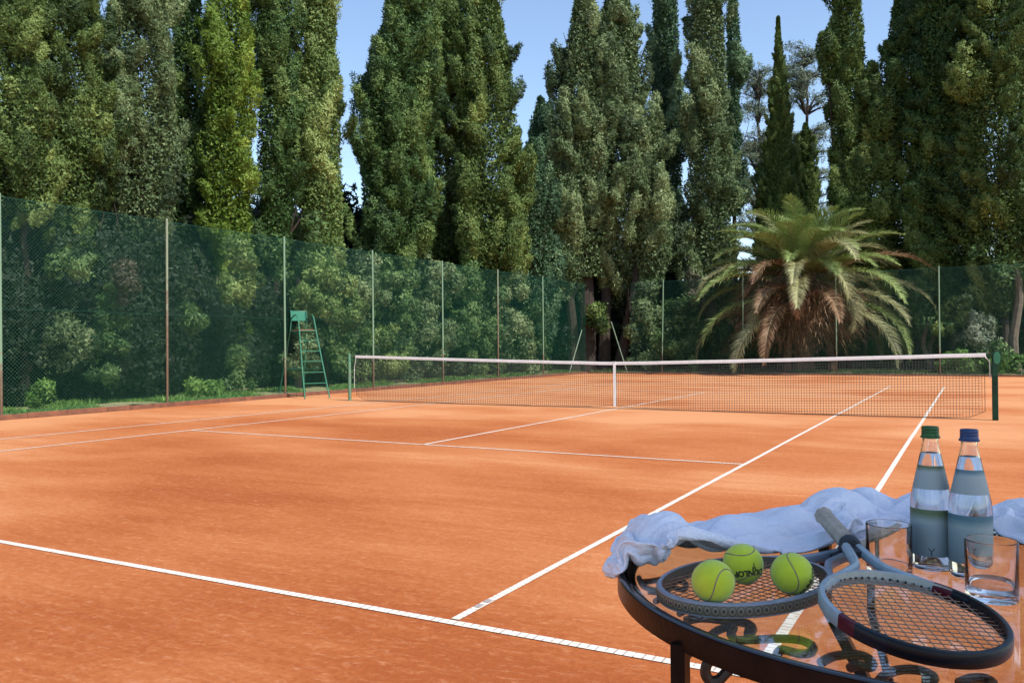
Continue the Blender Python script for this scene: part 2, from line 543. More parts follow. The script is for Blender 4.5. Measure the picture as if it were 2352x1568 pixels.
# ------------------------------------------------------------------ chain-link fences
M_wire = mat('green_coated_wire', (.009, .085, .060), (.014, .105, .075), scale=3, rough=.5)
def post_mat(name, paint, rust_to):
    mt, nt, p = new_mat(name)
    tc = N(nt, 'ShaderNodeTexCoord')
    nz = N(nt, 'ShaderNodeTexNoise', ins={'Scale': 9, 'Detail': 8, 'Roughness': .75}); nt.links.new(tc.outputs['Object'], nz.inputs['Vector'])
    sx = N(nt, 'ShaderNodeSeparateXYZ'); nt.links.new(tc.outputs['Object'], sx.inputs[0])
    mr = N(nt, 'ShaderNodeMapRange', ins={'From Min': 0.0, 'From Max': rust_to, 'To Min': .32, 'To Max': -.18}); nt.links.new(sx.outputs[2], mr.inputs[0])
    ad = N(nt, 'ShaderNodeMath', operation='ADD'); nt.links.new(nz.outputs[0], ad.inputs[0]); nt.links.new(mr.outputs[0], ad.inputs[1])
    nt.links.new(ramp(nt, ad.outputs[0], [(.48, paint), (.54, (.17, .15, .10)), (.72, (.12, .075, .045))]), p.inputs['Base Color'])
    p.inputs['Roughness'].default_value = .6
    return mt
M_fp = post_mat('weathered_green_post', (.15, .25, .16), 1.6)
M_brace = mat('grey_green_pipe', (.17, .24, .17), (.12, .17, .12), scale=9, rough=.6)
M_fr = post_mat('rusty_green_post', (.20, .24, .16), 4.2)

def chain_link(org, dirv, L, H, z0, name_parent, gap=None):
    mb = MB()
    org = Vector(org); d = Vector(dirv).normalized(); nn = Vector((-d.y, d.x, 0)); R = .0018
    pitch = .072
    def ins(s):
        return gap and gap[0] < s < gap[1]
    for sgn in (1, -1):
        k = -int(H / pitch) - 1
        while k * pitch < L:
            c = k * pitch
            # line s = c + t , z = t (sgn 1)  or z = H - t
            t0 = max(0, -c); t1 = min(H, L - c)
            k += 1
            if t1 - t0 < .02: continue
            pieces = [(t0, t1)]
            for (a, b) in pieces:
                P = []
                for t in (a, b):
                    z = t if sgn > 0 else H - t
                    P.append(org + d * (c + t) + Vector((0, 0, z0 + z)) + nn * (.002 * sgn))
                ax = (P[1] - P[0]).normalized(); side = ax.cross(nn)
                o = len(mb.v)
                for q in P:
                    for (u, w) in ((0, 1.1), (.95, -.55), (-.95, -.55)):
                        mb.v.append(tuple(q + side * R * u + nn * R * w))
                for e in range(3):
                    f = (e + 1) % 3
                    mb.f.append((o + e, o + f, o + 3 + f, o + 3 + e)); mb.m.append(0)
    return mb

FX, FY, FH = -9.14, 19.46, 3.98
side = thing('chain_link_fence', (FX, 2, .06), 'tall green chain-link fence along the left side of the court behind the umpire chair', 'fence', 'fences round the court')
mb = chain_link((FX, -13.8, 0), (0, 1, 0), 33.2, FH, .06, side)
add_child(side, 'wire_mesh', mb, M_wire)
mb = MB()
for z in (.12, 2.0, 4.02):
    pts = [(FX + .006, -13.8 + 33.2 * k / 60, z + .012 * math.sin(k * .9) * (z < 3.9)) for k in range(61)]
    mb.tube(pts, .0035, 4)
add_child(side, 'tension_wire', mb, M_wire)
for i, py in enumerate((-13.7, -10.05, -6.43, -2.92, .61, 4.15, 7.78, 11.41, 15.09)):
    mb = MB(); lean = random.uniform(-.012, .012)
    mb.tube([(FX + .04, py, -.05), (FX + .04 + lean, py + lean, 4.08)], .027, 10)
    add_child(side, 'post', mb, M_fr if i in (3, 7) else M_fp, True, 'rusty brown fence post' if i in (3, 7) else None)
mb = MB(); mb.tube([(FX + .04, 18.9, 1.95), (FX + .045, 17.5, .02)], .022, 8)
add_child(side, 'brace', mb, M_brace, True)
back = thing('chain_link_fence', (0, FY, .03), 'green chain-link fence across the far end of the court in front of the palm', 'fence', 'fences round the court')
mb = chain_link((-7.0, FY, 0), (1, 0, 0), 22.4, 3.98, .03, back)
add_child(back, 'wire_mesh', mb, M_wire)
mb = MB()
for z in (.08, 1.95, 3.98):
    mb.tube([(-7.0 + 22.4 * k / 40, FY - .006, z + .012 * math.sin(k * .8) * (z < 3.9)) for k in range(41)], .0035, 4)
add_child(back, 'tension_wire', mb, M_wire)
for i, px in enumerate((-5.57, -2.09, 1.52, 5.10, 8.75, 12.3, 15.3)):
    mb = MB(); lean = (.10 if i == 0 else random.uniform(-.02, .02))
    mb.tube([(px, FY - .04, -.05), (px + lean, FY - .04, 4.06)], .027, 10)
    add_child(back, 'post', mb, M_fp, True)
mb = MB(); mb.tube([(-7.9, FY - .04, 2.3), (-7.15, FY - .04, .02)], .024, 8)
add_child(back, 'brace', mb, M_brace, True)
mb = MB(); mb.tube([(8.75, FY - .06, 1.9), (7.6, FY - .06, .02)], .02, 8)
add_child(back, 'brace', mb, M_brace, True)

# ------------------------------------------------------------------ umpire chair
M_chair = mat('umpire_chair_green', (.018, .15, .085), (.04, .17, .10), scale=12, rough=.45)
M_panel = mat('seat_back_green', (.018, .18, .11), (.035, .16, .10), scale=5, rough=.4)
M_wood = mat('weathered_board', (.30, .13, .06), (.18, .08, .045), scale=20, rough=.8)
F2 = Vector((.909, -.42, 0)); F2.normalize(); S2 = Vector((.42, .909, 0)); S2.normalize()
BC = Vector((-7.93, .50, 0))                            # middle of the ladder feet
def CP(f, s, z): return BC + F2 * f + S2 * s + Vector((0, 0, z * 1.035))
ch = thing('umpire_chair', tuple(CP(-.6, 0, 0)), 'tall green metal umpire chair with ladder rungs beside the left fence', 'umpire chair')
W0, W1 = .32, .21                                        # half widths at the feet and the top
def rail(s):
    return [CP(0, s * W0, .0), CP(-.26, s * (W0 - .04), .7), CP(-.52, s * (W1 + .02), 1.45), CP(-.66, s * W1, 1.86), CP(-.72, s * W1, 1.97), CP(-.80, s * W1, 2.02), CP(-.95, s * W1, 2.0), CP(-1.14, s * W1, 1.93)]
for s in (-1, 1):
    mb = MB(); mb.tube(rail(s), .017, 8); add_child(ch, 'ladder_rail', mb, M_chair, True)
    mb = MB(); mb.tube([CP(-1.72, s * (W0 + .02), 0), CP(-1.48, s * (W1 + .07), .75), CP(-1.22, s * W1, 1.62), CP(-1.14, s * W1, 1.93), CP(-1.18, s * W1, 2.14)], .016, 8)
    add_child(ch, 'rear_leg', mb, M_chair, True)
    mb = MB(); mb.tube([CP(-.58, s * W1, 1.62), CP(-1.22, s * W1, 1.62)], .012, 6); add_child(ch, 'seat_rail', mb, M_chair, True)
    mb = MB(); mb.tube([CP(-.26, s * (W0 - .05), .70), CP(-1.50, s * (W1 + .07), .68)], .012, 6); add_child(ch, 'side_bar', mb, M_chair, True)
for k, z in enumerate((.36, .62, .88, 1.13, 1.38, 1.62)):
    f = -.26 * z / .7 if z < .7 else -.26 - .26 * (z - .7) / .75 if z < 1.45 else -.58
    w = W0 - (W0 - W1) * z / 1.75
    mb = MB(); mb.tube([CP(f, -w, z), CP(f, w, z)], .011, 6); add_child(ch, 'rung', mb, M_chair, True)
mb = MB()
for k in range(5):
    a = CP(-.66 - k * .115, -W1 + .0, 1.645); b = CP(-.66 - k * .115, W1, 1.645)
    mb.tube([a, b], .02, 4, flat=(.009, .045))
add_child(ch, 'seat', mb, M_wood)
mb = MB(); v = []
for i in range(7):
    for j in range(2):
        v.append(CP(-1.195 - .03 * math.sin(PI * i / 6) - .02 * j, -W1 + (2 * W1) * i / 6, 1.88 + .25 * j))
        v.append(CP(-1.18 - .03 * math.sin(PI * i / 6) - .02 * j, -W1 + (2 * W1) * i / 6, 1.88 + .25 * j))
fs = []
for i in range(6):
    a = i * 4; b = a + 4
    fs += [(a, a + 2, b + 2, b), (a + 1, b + 1, b + 3, a + 3), (a + 2, a + 3, b + 3, b + 2), (a, b, b + 1, a + 1)]
fs += [(0, 1, 3, 2), (24, 26, 27, 25)]
mb.add(v, fs); soft(add_child(ch, 'backrest', mb, M_panel), .006)
mb = MB(); mb.tube([CP(-1.71, -W0 - .02, .06), CP(-1.71, W0 + .02, .06)], .010, 6); add_child(ch, 'cross_bar', mb, M_chair, True); mb = MB(); mb.tube([CP(-1.50, -W1 - .07, .70), CP(-1.50, W1 + .07, .70)], .010, 6); add_child(ch, 'cross_bar', mb, M_chair, True); mb = MB(); mb.tube([CP(-.02, -W0, .06), CP(-1.70, -W0 - .02, .06)], .010, 6)
add_child(ch, 'cross_bar', mb, M_chair, True)

# ------------------------------------------------------------------ foliage
def unit(a):
    return a / np.maximum(np.linalg.norm(a, axis=-1, keepdims=True), 1e-9)

def clump_leaves(cen, axis, ra, rb, nl, L, wid, ctint, out, up=.5, jit=.55, shell=(.80, 1.06)):
    """leaf sprigs over the surface of elongated clumps. cen,axis,out (C,3); ra,rb (C,)"""
    C = cen.shape[0]
    tot = C * nl
    d = unit(rng.normal(size=(C, nl, 3)))
    d = unit(d + out[:, None, :] * .55)                       # more on the outer side
    al = (d * axis[:, None, :]).sum(-1, keepdims=True)
    lat = d - al * axis[:, None, :]
    rad = rng.uniform(shell[0], shell[1], size=(C, nl, 1))
    # surface ripples make the clump lumpy
    ph = rng.uniform(0, 6.28, size=(C, 1, 1))
    rip = 1 + .22 * np.sin(al * 7 + ph) * np.sin(lat[..., :1] * 6 + ph * 2) + .12 * np.sin(al * 15 + ph * 3)
    P = cen[:, None, :] + (lat * ra[:, None, None] + al * axis[:, None, :] * rb[:, None, None]) * rad * rip
    nrm = unit(lat / ra[:, None, None] + al * axis[:, None, :] / rb[:, None, None])
    nf = unit(nrm + rng.normal(size=P.shape) * .34)
    t = nrm * .40 + axis[:, None, :] * up + rng.normal(size=P.shape) * jit
    t = unit(t - nf * (t * nf).sum(-1, keepdims=True) * .85)
    s = unit(np.cross(t, nf))
    ll = L * rng.uniform(.6, 1.35, size=(C, nl, 1)); ww = wid * rng.uniform(.7, 1.3, size=(C, nl, 1))
    V = np.stack([P - s * ww * .5, P + s * ww * .5, P + t * ll], axis=2).reshape(tot, 3, 3)
    T = np.clip(ctint[:, None] + rng.normal(size=(C, nl)) * .12 , 0, 1).reshape(tot)
    return V, T

def plume_clumps(cx, cy, prof, cr, dens, inner=.0, zmin=None, ph0=0, open_=.0, front=.35):
    """clumps on a plume whose radius follows prof [(z, r)]; denser on the side the court sees"""
    zs = np.array([p[0] for p in prof]); rs = np.array([p[1] for p in prof])
    order = np.argsort(zs); zs = zs[order]; rs = rs[order]
    z0, z1 = zs[0], zs[-1]
    area = np.trapezoid(2 * PI * rs, zs) if hasattr(np, 'trapezoid') else np.trapz(2 * PI * rs, zs)
    n = int(area / (cr * cr * 3.0) * dens * 1.6) + 6
    # flame-shaped plumes lean on the crown; clumps gather along each of them
    npl = max(4, int(n / 7.5))
    h0 = rng.uniform(z0 - cr * 2.0, z1 - cr * .5, size=npl * 8)
    r0 = np.interp(h0, zs, rs)
    keep = rng.uniform(0, rs.max(), size=h0.size) < np.maximum(r0, rs.max() * .12)
    h0 = h0[keep]
    th0 = rng.uniform(0, 2 * PI, size=h0.size)
    vx, vy = CAM[0] - cx, CAM[1] - cy
    vl = math.hypot(vx, vy)
    facing = (np.cos(th0) * vx + np.sin(th0) * vy) / vl
    keep = rng.uniform(size=h0.size) < np.where(facing > -.25, 1.0, front)
    h0, th0 = h0[keep][:npl], th0[keep][:npl]
    npl = len(h0)
    Lp = cr * rng.uniform(3.2, 6.5, size=npl); rp = cr * rng.uniform(.7, 1.25, size=npl); kp = rng.uniform(.74, 1.06, size=npl)
    ptint = rng.normal(size=npl) * .16
    w = Lp * rp; pi = rng.choice(npl, size=n, p=w / w.sum())
    t = rng.uniform(0, 1, size=n) ** .85
    ph = rng.uniform(0, 2 * PI, size=n)
    h = h0[pi] + t * Lp[pi]
    r = np.interp(h, zs, rs, left=rs[0] * .5, right=0)
    wid = rp[pi] * (1 - .78 * t) * np.minimum(1, r / (rs.max() * .5) + .15)
    lump = 1 + .08 * np.sin(3 * th0[pi] + h * 1.1 + ph0) + .06 * np.sin(h * 4.1 + ph0)
    size = cr * rng.uniform(.40, .85, size=n) * (1 - .35 * t)
    size = np.minimum(size, np.maximum(r * .62, cr * .10))
    rr = np.maximum(r * lump * kp[pi] - size * .45 - wid * .45, 0) + wid * np.cos(ph)
    tg = wid * np.sin(ph)
    th = th0[pi]
    cen = np.stack([cx + np.cos(th) * rr - np.sin(th) * tg, cy + np.sin(th) * rr + np.cos(th) * tg, h], -1)
    ok_ = (h < z1 - size * .5) & (r > 0)
    cen, th, size, pi = cen[ok_], th[ok_], size[ok_], pi[ok_]
    plume_clumps.tint = ptint[pi]
    out = np.stack([np.cos(th), np.sin(th), np.zeros_like(th)], -1)
    return cen, out, size

def trunk_mb(base, top_, r0, seed, limbs=5, spread=1.0):
    mb = MB(); b = Vector(base); t = Vector(top_)
    R_ = random.Random(seed)
    K = 9
    pts = [b.lerp(t, k / K) + Vector((R_.uniform(-.08, .08), R_.uniform(-.08, .08), 0)) * (k > 0) for k in range(K + 1)]
    mb.tube(pts, [r0 * (1.25 if k == 0 else 1 - .85 * k / K) for k in range(K + 1)], 9)
    for q in range(limbs):
        k = R_.randint(1, K - 3); p = pts[k]; an = R_.uniform(0, 2 * PI); L = R_.uniform(.8, 1.8) * spread
        q1 = p + Vector((math.cos(an) * L * .35, math.sin(an) * L * .35, L * .5)); q2 = p + Vector((math.cos(an) * L * .6, math.sin(an) * L * .6, L * 1.4))
        rr = r0 * .38 * (1 - k / K)
        mb.tube([p, q1, q2], [rr, rr * .7, rr * .2], 6)
    return mb

M_bark = mat('cypress_bark', (.050, .036, .026), (.025, .018, .014), scale=6, rough=.95, bump=.8, bscale=14)
GREENS = {
    'deep':   ((0.016, 0.044, 0.014), (0.054, 0.115, 0.028), (0.171, 0.257, 0.071)),
    'olive':  ((0.021, 0.047, 0.014), (0.084, 0.143, 0.033), (0.249, 0.325, 0.091)),
    'light':  ((0.035, 0.070, 0.021), (0.135, 0.211, 0.054), (0.350, 0.442, 0.150)),
    'lime':   ((0.028, 0.063, 0.009), (0.108, 0.187, 0.021), (0.271, 0.364, 0.057)),
    'blue':   ((0.016, 0.049, 0.026), (0.061, 0.131, 0.061), (0.186, 0.292, 0.143)),
    'dusty':  ((0.026, 0.051, 0.023), (0.103, 0.161, 0.063), (0.271, 0.343, 0.157)),
    'cedar':  ((.060, .090, .055), (.160, .200, .130), (.280, .320, .230)),
    'shrub':  ((.016, .044, .014), (.062, .125, .034), (0.195, 0.287, 0.095)),
    'bright': ((.05, .12, .010), (.14, .27, .025), (.24, .42, .06)),
    'brown':  ((.05, .05, .03), (.10, .095, .06), (.19, .175, .12)),
    'ivy':    ((.04, .10, .015), (.11, .22, .04), (.24, .40, .10)),
    'shade':  ((.006, .014, .006), (.014, .030, .011), (.030, .052, .018)),  # near-black leaf colours stand for deep shade among the plants
}
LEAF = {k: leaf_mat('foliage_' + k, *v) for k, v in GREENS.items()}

leaf_total = 0
def tree(label, plumes, depth, kind='olive', cat='cypress', seed=1, cr=None, dens=1.0, nl=None, leaf=None, trunk_r=.16, up=.55, group='cypress trees round the court', extra=None, out_lean=.38, name='cypress_tree', flat=False, trunks=None, jit=.5):
    """plumes: [(photo x of the axis, [(photo y, half width), ...], depth shift)] turned into metres at the tree's distance"""
    global leaf_total
    cr = cr or (.14 + .0125 * depth)
    L = (leaf or 1.0) * (.014 + .0031 * depth)
    W_ = L * .46
    Vs = []; Ts = []
    bx = by = None; top_z = 0
    tops = []
    for pi_, (px, prof, dd) in enumerate(plumes):
        D = depth + dd
        c = sight(px, 796, D)
        P = [(1.23 + (796 - py) / FOC * D, hw * (.95 if depth > 25 else 1.07) / FOC * D) for (py, hw) in prof]
        if bx is None: bx, by = c[0], c[1]
        zt = min(max(p[0] for p in P), 30)
        tops.append((c[0], c[1], zt))
        cen, out, size = plume_clumps(c[0], c[1], P, cr, dens, ph0=seed * 1.7 + pi_)
        n = cen.shape[0]
        ax = unit(out * out_lean + np.array([0, 0, 1.0]) + rng.normal(size=(n, 3)) * .22) if not flat else unit(out * 1.3 + np.array([0, 0, .15]) + rng.normal(size=(n, 3)) * .3)
        ct = np.clip(.50 + plume_clumps.tint + rng.normal(size=n) * .14, 0.05, .95)
        V, T = clump_leaves(cen, ax, size * .86, size * rng.uniform(1.4, 2.7, size=n), nl or 680, L, W_, ct, out, up=up, jit=jit)
        Vs.append(V); Ts.append(T)
        # loose inner sprays close the heart of the crown
        m = int(n * 190)
        zz = rng.uniform(min(p[0] for p in P), zt, size=m)
        srt = sorted(P); ri = np.interp(zz, [p[0] for p in srt], [p[1] for p in srt]) * np.sqrt(rng.uniform(.15, .60, size=m))
        th = rng.uniform(0, 2 * PI, size=m)
        Q = np.stack([c[0] + np.cos(th) * ri, c[1] + np.sin(th) * ri, zz], -1)
        t = unit(rng.normal(size=(m, 3)) + np.array([0, 0, .6])); s = unit(np.cross(t, rng.normal(size=(m, 3))))
        LL = L * 1.25
        Vs.append(np.stack([Q - s * LL * .3, Q + s * LL * .3, Q + t * LL], 1)); Ts.append(np.clip(.42 + rng.normal(size=m) * .15, 0, 1))
    V = np.concatenate(Vs); T = np.concatenate(Ts)
    ok = V[:, :, 2].min(1) > .12
    V = V[ok]; T = T[ok]
    leaf_total += len(V)
    root = thing(name, (bx, by, 0), label, cat, group)
    V = V - np.array([bx, by, 0])
    me = arr_mesh('crown', V, 3, T, LEAF[kind])
    o = bpy.data.objects.new('crown', me); COL.objects.link(o); o.parent = root
    for k, (tx, ty, tz) in enumerate(trunks or [(t[0], t[1], min(t[2], 22)) for t in tops]):
        add_child(root, 'trunk', trunk_mb((bx + (tx - bx) * .5, by + (ty - by) * .5, -.05), (tx, ty, tz * .93), trunk_r * (1 if k == 0 else .7), seed * 10 + k), M_bark, True)
    return root

# left row, behind the side fence, near to far
tree('dark cypress at the left edge of the photo', [(20, [(-260, 8), (-60, 66), (150, 84), (300, 92), (460, 84), (560, 46), (650, 14)], 0), (75, [(150, 14), (260, 44), (400, 52), (480, 30)], -.8)], 17.5, 'olive', seed=1, dens=1.05, jit=.62)
tree('broad dark green cypress, second from the left edge', [(160, [(-300, 8), (-60, 58), (60, 84), (250, 92), (430, 84), (540, 40), (620, 12)], 0)], 18.9, 'olive', seed=2, dens=1.1)
tree('bulky grey-green cypress, third from the left edge, above the rusty fence post', [(322, [(-300, 8), (-50, 62), (80, 88), (200, 98), (350, 98), (480, 92), (560, 44), (650, 12)], 0)], 20.6, 'dusty', seed=3, dens=1.1)
tree('thin dark cypress half hidden behind the bulky third one', [(436, [(-300, 5), (0, 38), (200, 36), (400, 44), (640, 34)], 0)], 24.6, 'deep', seed=4)
tree('yellow-green cypress just right of the first gap of sky', [(530, [(-200, 5), (0, 56), (130, 60), (260, 60), (400, 58), (540, 56), (700, 34), (820, 20)], 0)], 23.8, 'lime', seed=5, up=.8)
tree('dark blue-green cypress between the yellow-green and the pale one', [(637, [(-160, 5), (-20, 46), (60, 54), (200, 52), (400, 54), (540, 46), (640, 14)], 0)], 25.6, 'deep', seed=6)
tree('pale green cypress behind the umpire chair, left of the sky gap', [(741, [(-100, 8), (-30, 34), (20, 50), (60, 52), (110, 44), (135, 56), (200, 66), (330, 60), (450, 66), (580, 66), (740, 40)], 0)], 26.2, 'light', seed=7, dens=1.05)
tree('tall dark cypress right of the sky gap', [(934, [(-320, 8), (0, 60), (120, 82), (300, 92), (450, 84), (600, 60)], .4), (897, [(70, 8), (150, 50), (250, 80), (400, 88), (580, 80), (690, 20)], 0)], 30.5, 'deep', seed=8, dens=1.05)
tree('wide twin-plumed dark cypress left of the middle of the photo', [(1030, [(-320, 6), (0, 58), (200, 76), (400, 82), (600, 70), (700, 20)], 1), (1122, [(-260, 6), (-40, 30), (0, 38), (50, 56), (130, 78), (300, 98), (500, 108), (620, 90), (720, 24)], 0)], 34.6, 'olive', seed=9, dens=1.05)
tree('small cypress tip standing behind the valley of sky', [(1246, [(224, 2), (262, 18), (350, 38), (500, 52), (660, 50)], 0)], 46, 'blue', seed=10)
tree('soft blue-green conifer between the twin-plumed and the huge grey-green cypress', [(1228, [(320, 8), (420, 50), (560, 62), (660, 52), (780, 34)], 0)], 37, 'blue', seed=11)
tree('huge grey-green cypress with dark bare trunks in the far left corner of the court', [
    (1346, [(-220, 8), (0, 24), (60, 40), (120, 56), (250, 74), (400, 84), (550, 86), (640, 66)], 0),
    (1425, [(-220, 5), (0, 38), (100, 60), (250, 88), (400, 112), (540, 122), (630, 84), (675, 30)], .6),
    (1292, [(330, 14), (440, 68), (560, 74), (640, 58), (690, 20)], -.6), (1500, [(400, 30), (520, 62), (600, 60), (650, 30)], -.6)],
    39.1, 'dusty', seed=12, dens=1.0, trunk_r=.42)
tree('narrow dark cypress close behind the huge corner one', [(1536, [(-130, 8), (0, 36), (100, 42), (160, 30), (220, 42), (400, 46), (600, 50), (760, 30)], 0)], 42.4, 'blue', seed=13)
tree('tall columnar brownish-green cypress left of the bare cedar', [(1634, [(-160, 8), (0, 40), (100, 52), (250, 58), (420, 66), (560, 64), (680, 54), (800, 30)], 0)], 39.3, 'dusty', seed=14, dens=1.1)
tree('very thin cypress peeping out behind the tall columnar one', [(1692, [(-120, 4), (0, 12), (90, 20), (170, 23), (260, 14), (500, 18)], 0)], 43.7, 'blue', seed=15)
tree('slender pointed cypress whose tip stands free against the sky', [(1796, [(44, .6), (80, 3.5), (150, 11), (230, 21), (300, 30), (380, 50), (450, 58), (600, 60), (760, 30)], 0), (1856, [(290, 3), (340, 20), (450, 28), (560, 30), (700, 26)], .5)], 40.5, 'olive', seed=16, cr=.19, nl=330, dens=1.15, leaf=.62, up=1.1)
tree('cypress column with a dark hollow high up, above the palm', [(1956, [(-160, 5), (0, 38), (80, 46), (150, 50), (250, 52), (400, 58), (600, 60), (780, 30)], 0), (2008, [(150, 5), (220, 24), (300, 42), (450, 56), (560, 62), (650, 42)], -.5), (1912, [(72, 6), (110, 22), (200, 22)], 0)], 36.3, 'olive', seed=17)
tree('broad dark conifer right of the palm', [(2104, [(-260, 5), (0, 48), (45, 64), (160, 80), (300, 92), (400, 96), (550, 92), (650, 56)], 0)], 36, 'deep', seed=18, out_lean=.8, jit=.65)
tree('wide dark conifer with drooping lower branches near the right edge', [(2182, [(-260, 5), (0, 68), (200, 78), (400, 92), (600, 96), (700, 54)], 0)], 34.4, 'deep', seed=19, out_lean=.9, jit=.65)
tree('large green conifer at the right edge of the photo', [(2306, [(-260, 10), (0, 70), (200, 92), (400, 112), (600, 104), (720, 60)], 0), (2420, [(-200, 10), (0, 60), (300, 80), (620, 80), (740, 50)], .5)], 32.4, 'olive', seed=20, out_lean=.9, jit=.65)

# bare open cedar behind the slender cypress: level tiers of thin foliage on visible branches
def cedar(px, depth, label, tiers, seed, top_py):
    R_ = random.Random(seed)
    c = sight(px, 796, depth); zt = 1.23 + (796 - top_py) / FOC * depth
    root = thing('cedar_tree', (c[0], c[1], 0), label, 'cedar', 'cedars behind the cypress row')
    mb = MB()
    lean = [Vector((c[0] + R_.uniform(-.15, .15), c[1], zt * k / 12)) for k in range(13)]
    mb.tube(lean, [.24 * (1 - .82 * k / 12) for k in range(13)], 10)
    add_child(root, 'trunk', mb, M_bark, True)
    br = MB(); cs = []; os_ = []
    for (py, wl, wr) in tiers:
        z = 1.23 + (796 - py) / FOC * depth
        for b in range(9):
            s = R_.choice((-1, 1)); Wd = (wl if s < 0 else wr) / FOC * depth * R_.uniform(.5, 1.0)
            an = R_.uniform(-.9, .9)
            dx = RT[:2] * s * math.cos(an) + FW[:2] * math.sin(an)
            p0 = Vector((c[0], c[1], z - .6 - .25 * Wd)); 
            zz = z + R_.uniform(-.5, .4)
            p1 = Vector((c[0] + dx[0] * Wd * .5, c[1] + dx[1] * Wd * .5, zz - .10 * Wd)); p2 = Vector((c[0] + dx[0] * Wd, c[1] + dx[1] * Wd, zz))
            br.tube([p0, p1, p2], [.10, .06, .02], 5)
            for q in range(int(5 + 3 * Wd)):
                f = R_.uniform(.3, 1.05); pp = p0.lerp(p1, f * 2) if f < .5 else p1.lerp(p2, (f - .5) * 2)
                off = Vector((R_.gauss(0, .35), R_.gauss(0, .35), R_.gauss(.05, .10)))
                br.tube([pp, pp + off], [.015, .006], 3)
                cs.append(tuple(pp + off)); os_.append((dx[0], dx[1], .1))
    add_child(root, 'branch_tiers', br, M_bark, True)
    cs = np.array(cs); os_ = unit(np.array(os_, float)); n = len(cs)
    ax = unit(os_ + rng.normal(size=(n, 3)) * .5 * np.array([1, 1, .25]))
    V, T = clump_leaves(cs, ax, np.full(n, .17), rng.uniform(.28, .5, size=n), 40, .15, .045, np.clip(.5 + rng.normal(size=n) * .15, 0, 1), os_, up=.3, jit=.6)
    V = V - np.array([c[0], c[1], 0])
    o = bpy.data.objects.new('crown', arr_mesh('crown', V, 3, T, LEAF['cedar'])); COL.objects.link(o); o.parent = root
cedar(1857, 51, 'open grey cedar with a bare trunk seen against the sky right of the slender cypress', [(128, 34, 30), (160, 40, 44), (195, 44, 48), (235, 44, 52), (310, 40, 50), (345, 30, 50), (400, 40, 50), (470, 60, 60)], 5, 118)
cedar(1748, 49, 'grey cedar boughs reaching out left of the slender cypress', [(180, 26, 18), (205, 34, 18), (260, 18, 14), (320, 30, 24), (340, 44, 24), (375, 44, 24), (430, 50, 30), (470, 60, 40), (520, 60, 50)], 6, 165)

# ------------------------------------------------------------------ palm
def frond_mesh(az, el, L, droop, kind_leaf, seed, lw=.30):
    """one pinnate frond as an arching rib with two rows of leaflets; local to the crown centre"""
    R_ = np.random.default_rng(seed)
    n = 24
    hd = np.array([math.cos(az), math.sin(az), 0.0]); p = np.array([0, 0, 0.0]) + hd * .12
    a = el; pts = [p.copy()]; ang = [a]
    for k in range(n):
        st_ = L / n
        p = p + (hd * math.cos(a) + np.array([0, 0, 1.0]) * math.sin(a)) * st_
        a -= droop / n * (.5 + 1.3 * k / n)
        pts.append(p.copy()); ang.append(a)
    pts = np.array(pts)
    rib = MB(); rib.tube([tuple(q) for q in pts], [.035 * (1 - .85 * k / n) for k in range(n + 1)], 4)
    side_ = np.array([-math.sin(az), math.cos(az), 0.0])
    m = 230
    V = []; T = []
    for sgn in (-1, 1):
        f = np.linspace(.10, 1.0, m); idx = f * n; i0 = np.minimum(idx.astype(int), n - 1); w = (idx - i0)[:, None]
        P = pts[i0] * (1 - w) + pts[i0 + 1] * w
        tan = unit(pts[i0 + 1] - pts[i0])
        nrm = unit(np.cross(tan, side_ * 1.0)); nrm = np.where(nrm[:, 2:3] < 0, -nrm, nrm)
        ln = (lw * (.35 + 1.15 * np.sin(np.clip(f * 1.05, 0, 1) * PI) ** .6))[:, None] * R_.uniform(.85, 1.15, size=(m, 1))
        d = unit(side_ * sgn * .62 + tan * .80 + nrm * R_.normal(.25, .12, size=(m, 1)) + R_.normal(size=(m, 3)) * .07)
        d2 = unit(d + np.array([0, 0, -.40]))
        wv = tan * .0125
        A = P - wv; B = P + wv; M1 = P + d * ln * .55 + wv * 1.1; M0 = P + d * ln * .55 - wv * 1.1; E = P + d * ln * .55 + d2 * ln * .5
        V += [np.stack([A, B, M1], 1), np.stack([A, M1, M0], 1), np.stack([M0, M1, E], 1)]
        t = np.clip(.5 + R_.normal(size=m) * .18, 0, 1); T += [t, t, t]
    return np.concatenate(V), np.concatenate(T), rib

LEAF['palm'] = leaf_mat('foliage_palm', (.08, .14, .035), (.24, .33, .10), (.50, .58, .27), .2)
LEAF['palm_yellow'] = leaf_mat('foliage_palm_yellow', (.17, .18, .07), (.34, .35, .17), (.54, .54, .34), .2)
LEAF['palm_dry'] = leaf_mat('foliage_palm_dry', (.09, .05, .025), (.22, .13, .07), (.44, .31, .19), .15)
M_rib = mat('palm_rib', (.30, .27, .12), (.20, .17, .08), rough=.6)
M_boot = mat('palm_trunk_bark', (.17, .10, .055), (.06, .035, .02), scale=5, rough=.95, bump=1.0, bscale=9)
pc = sight(1842, 796, 35.0)
PX, PY, PZ = pc[0], pc[1], 3.75
palm = thing('palm_tree', (PX, PY, 0), 'big bushy palm with arching grey-green fronds and a brown dry skirt behind the far fence', 'palm')
mb = MB(); mb.lathe([(.62, -.1), (.50, .4), (.46, 1.4), (.55, 2.4), (.68, 3.1), (.5, 3.7), (.2, 4.1)], (PX, PY, 0), 18)
for k in range(70):
    an = k * 2.4; z = .5 + k * .045
    r = .5 + .12 * math.sin(k)
    mb.tube([(PX + math.cos(an) * r * .85, PY + math.sin(an) * r * .85, z), (PX + math.cos(an) * (r + .18), PY + math.sin(an) * (r + .18), z + .22)], [.09, .03], 5)
add_child(palm, 'trunk', mb, M_boot)
nsk = 10000                                                # thatch of dry leaflets hanging round the heart
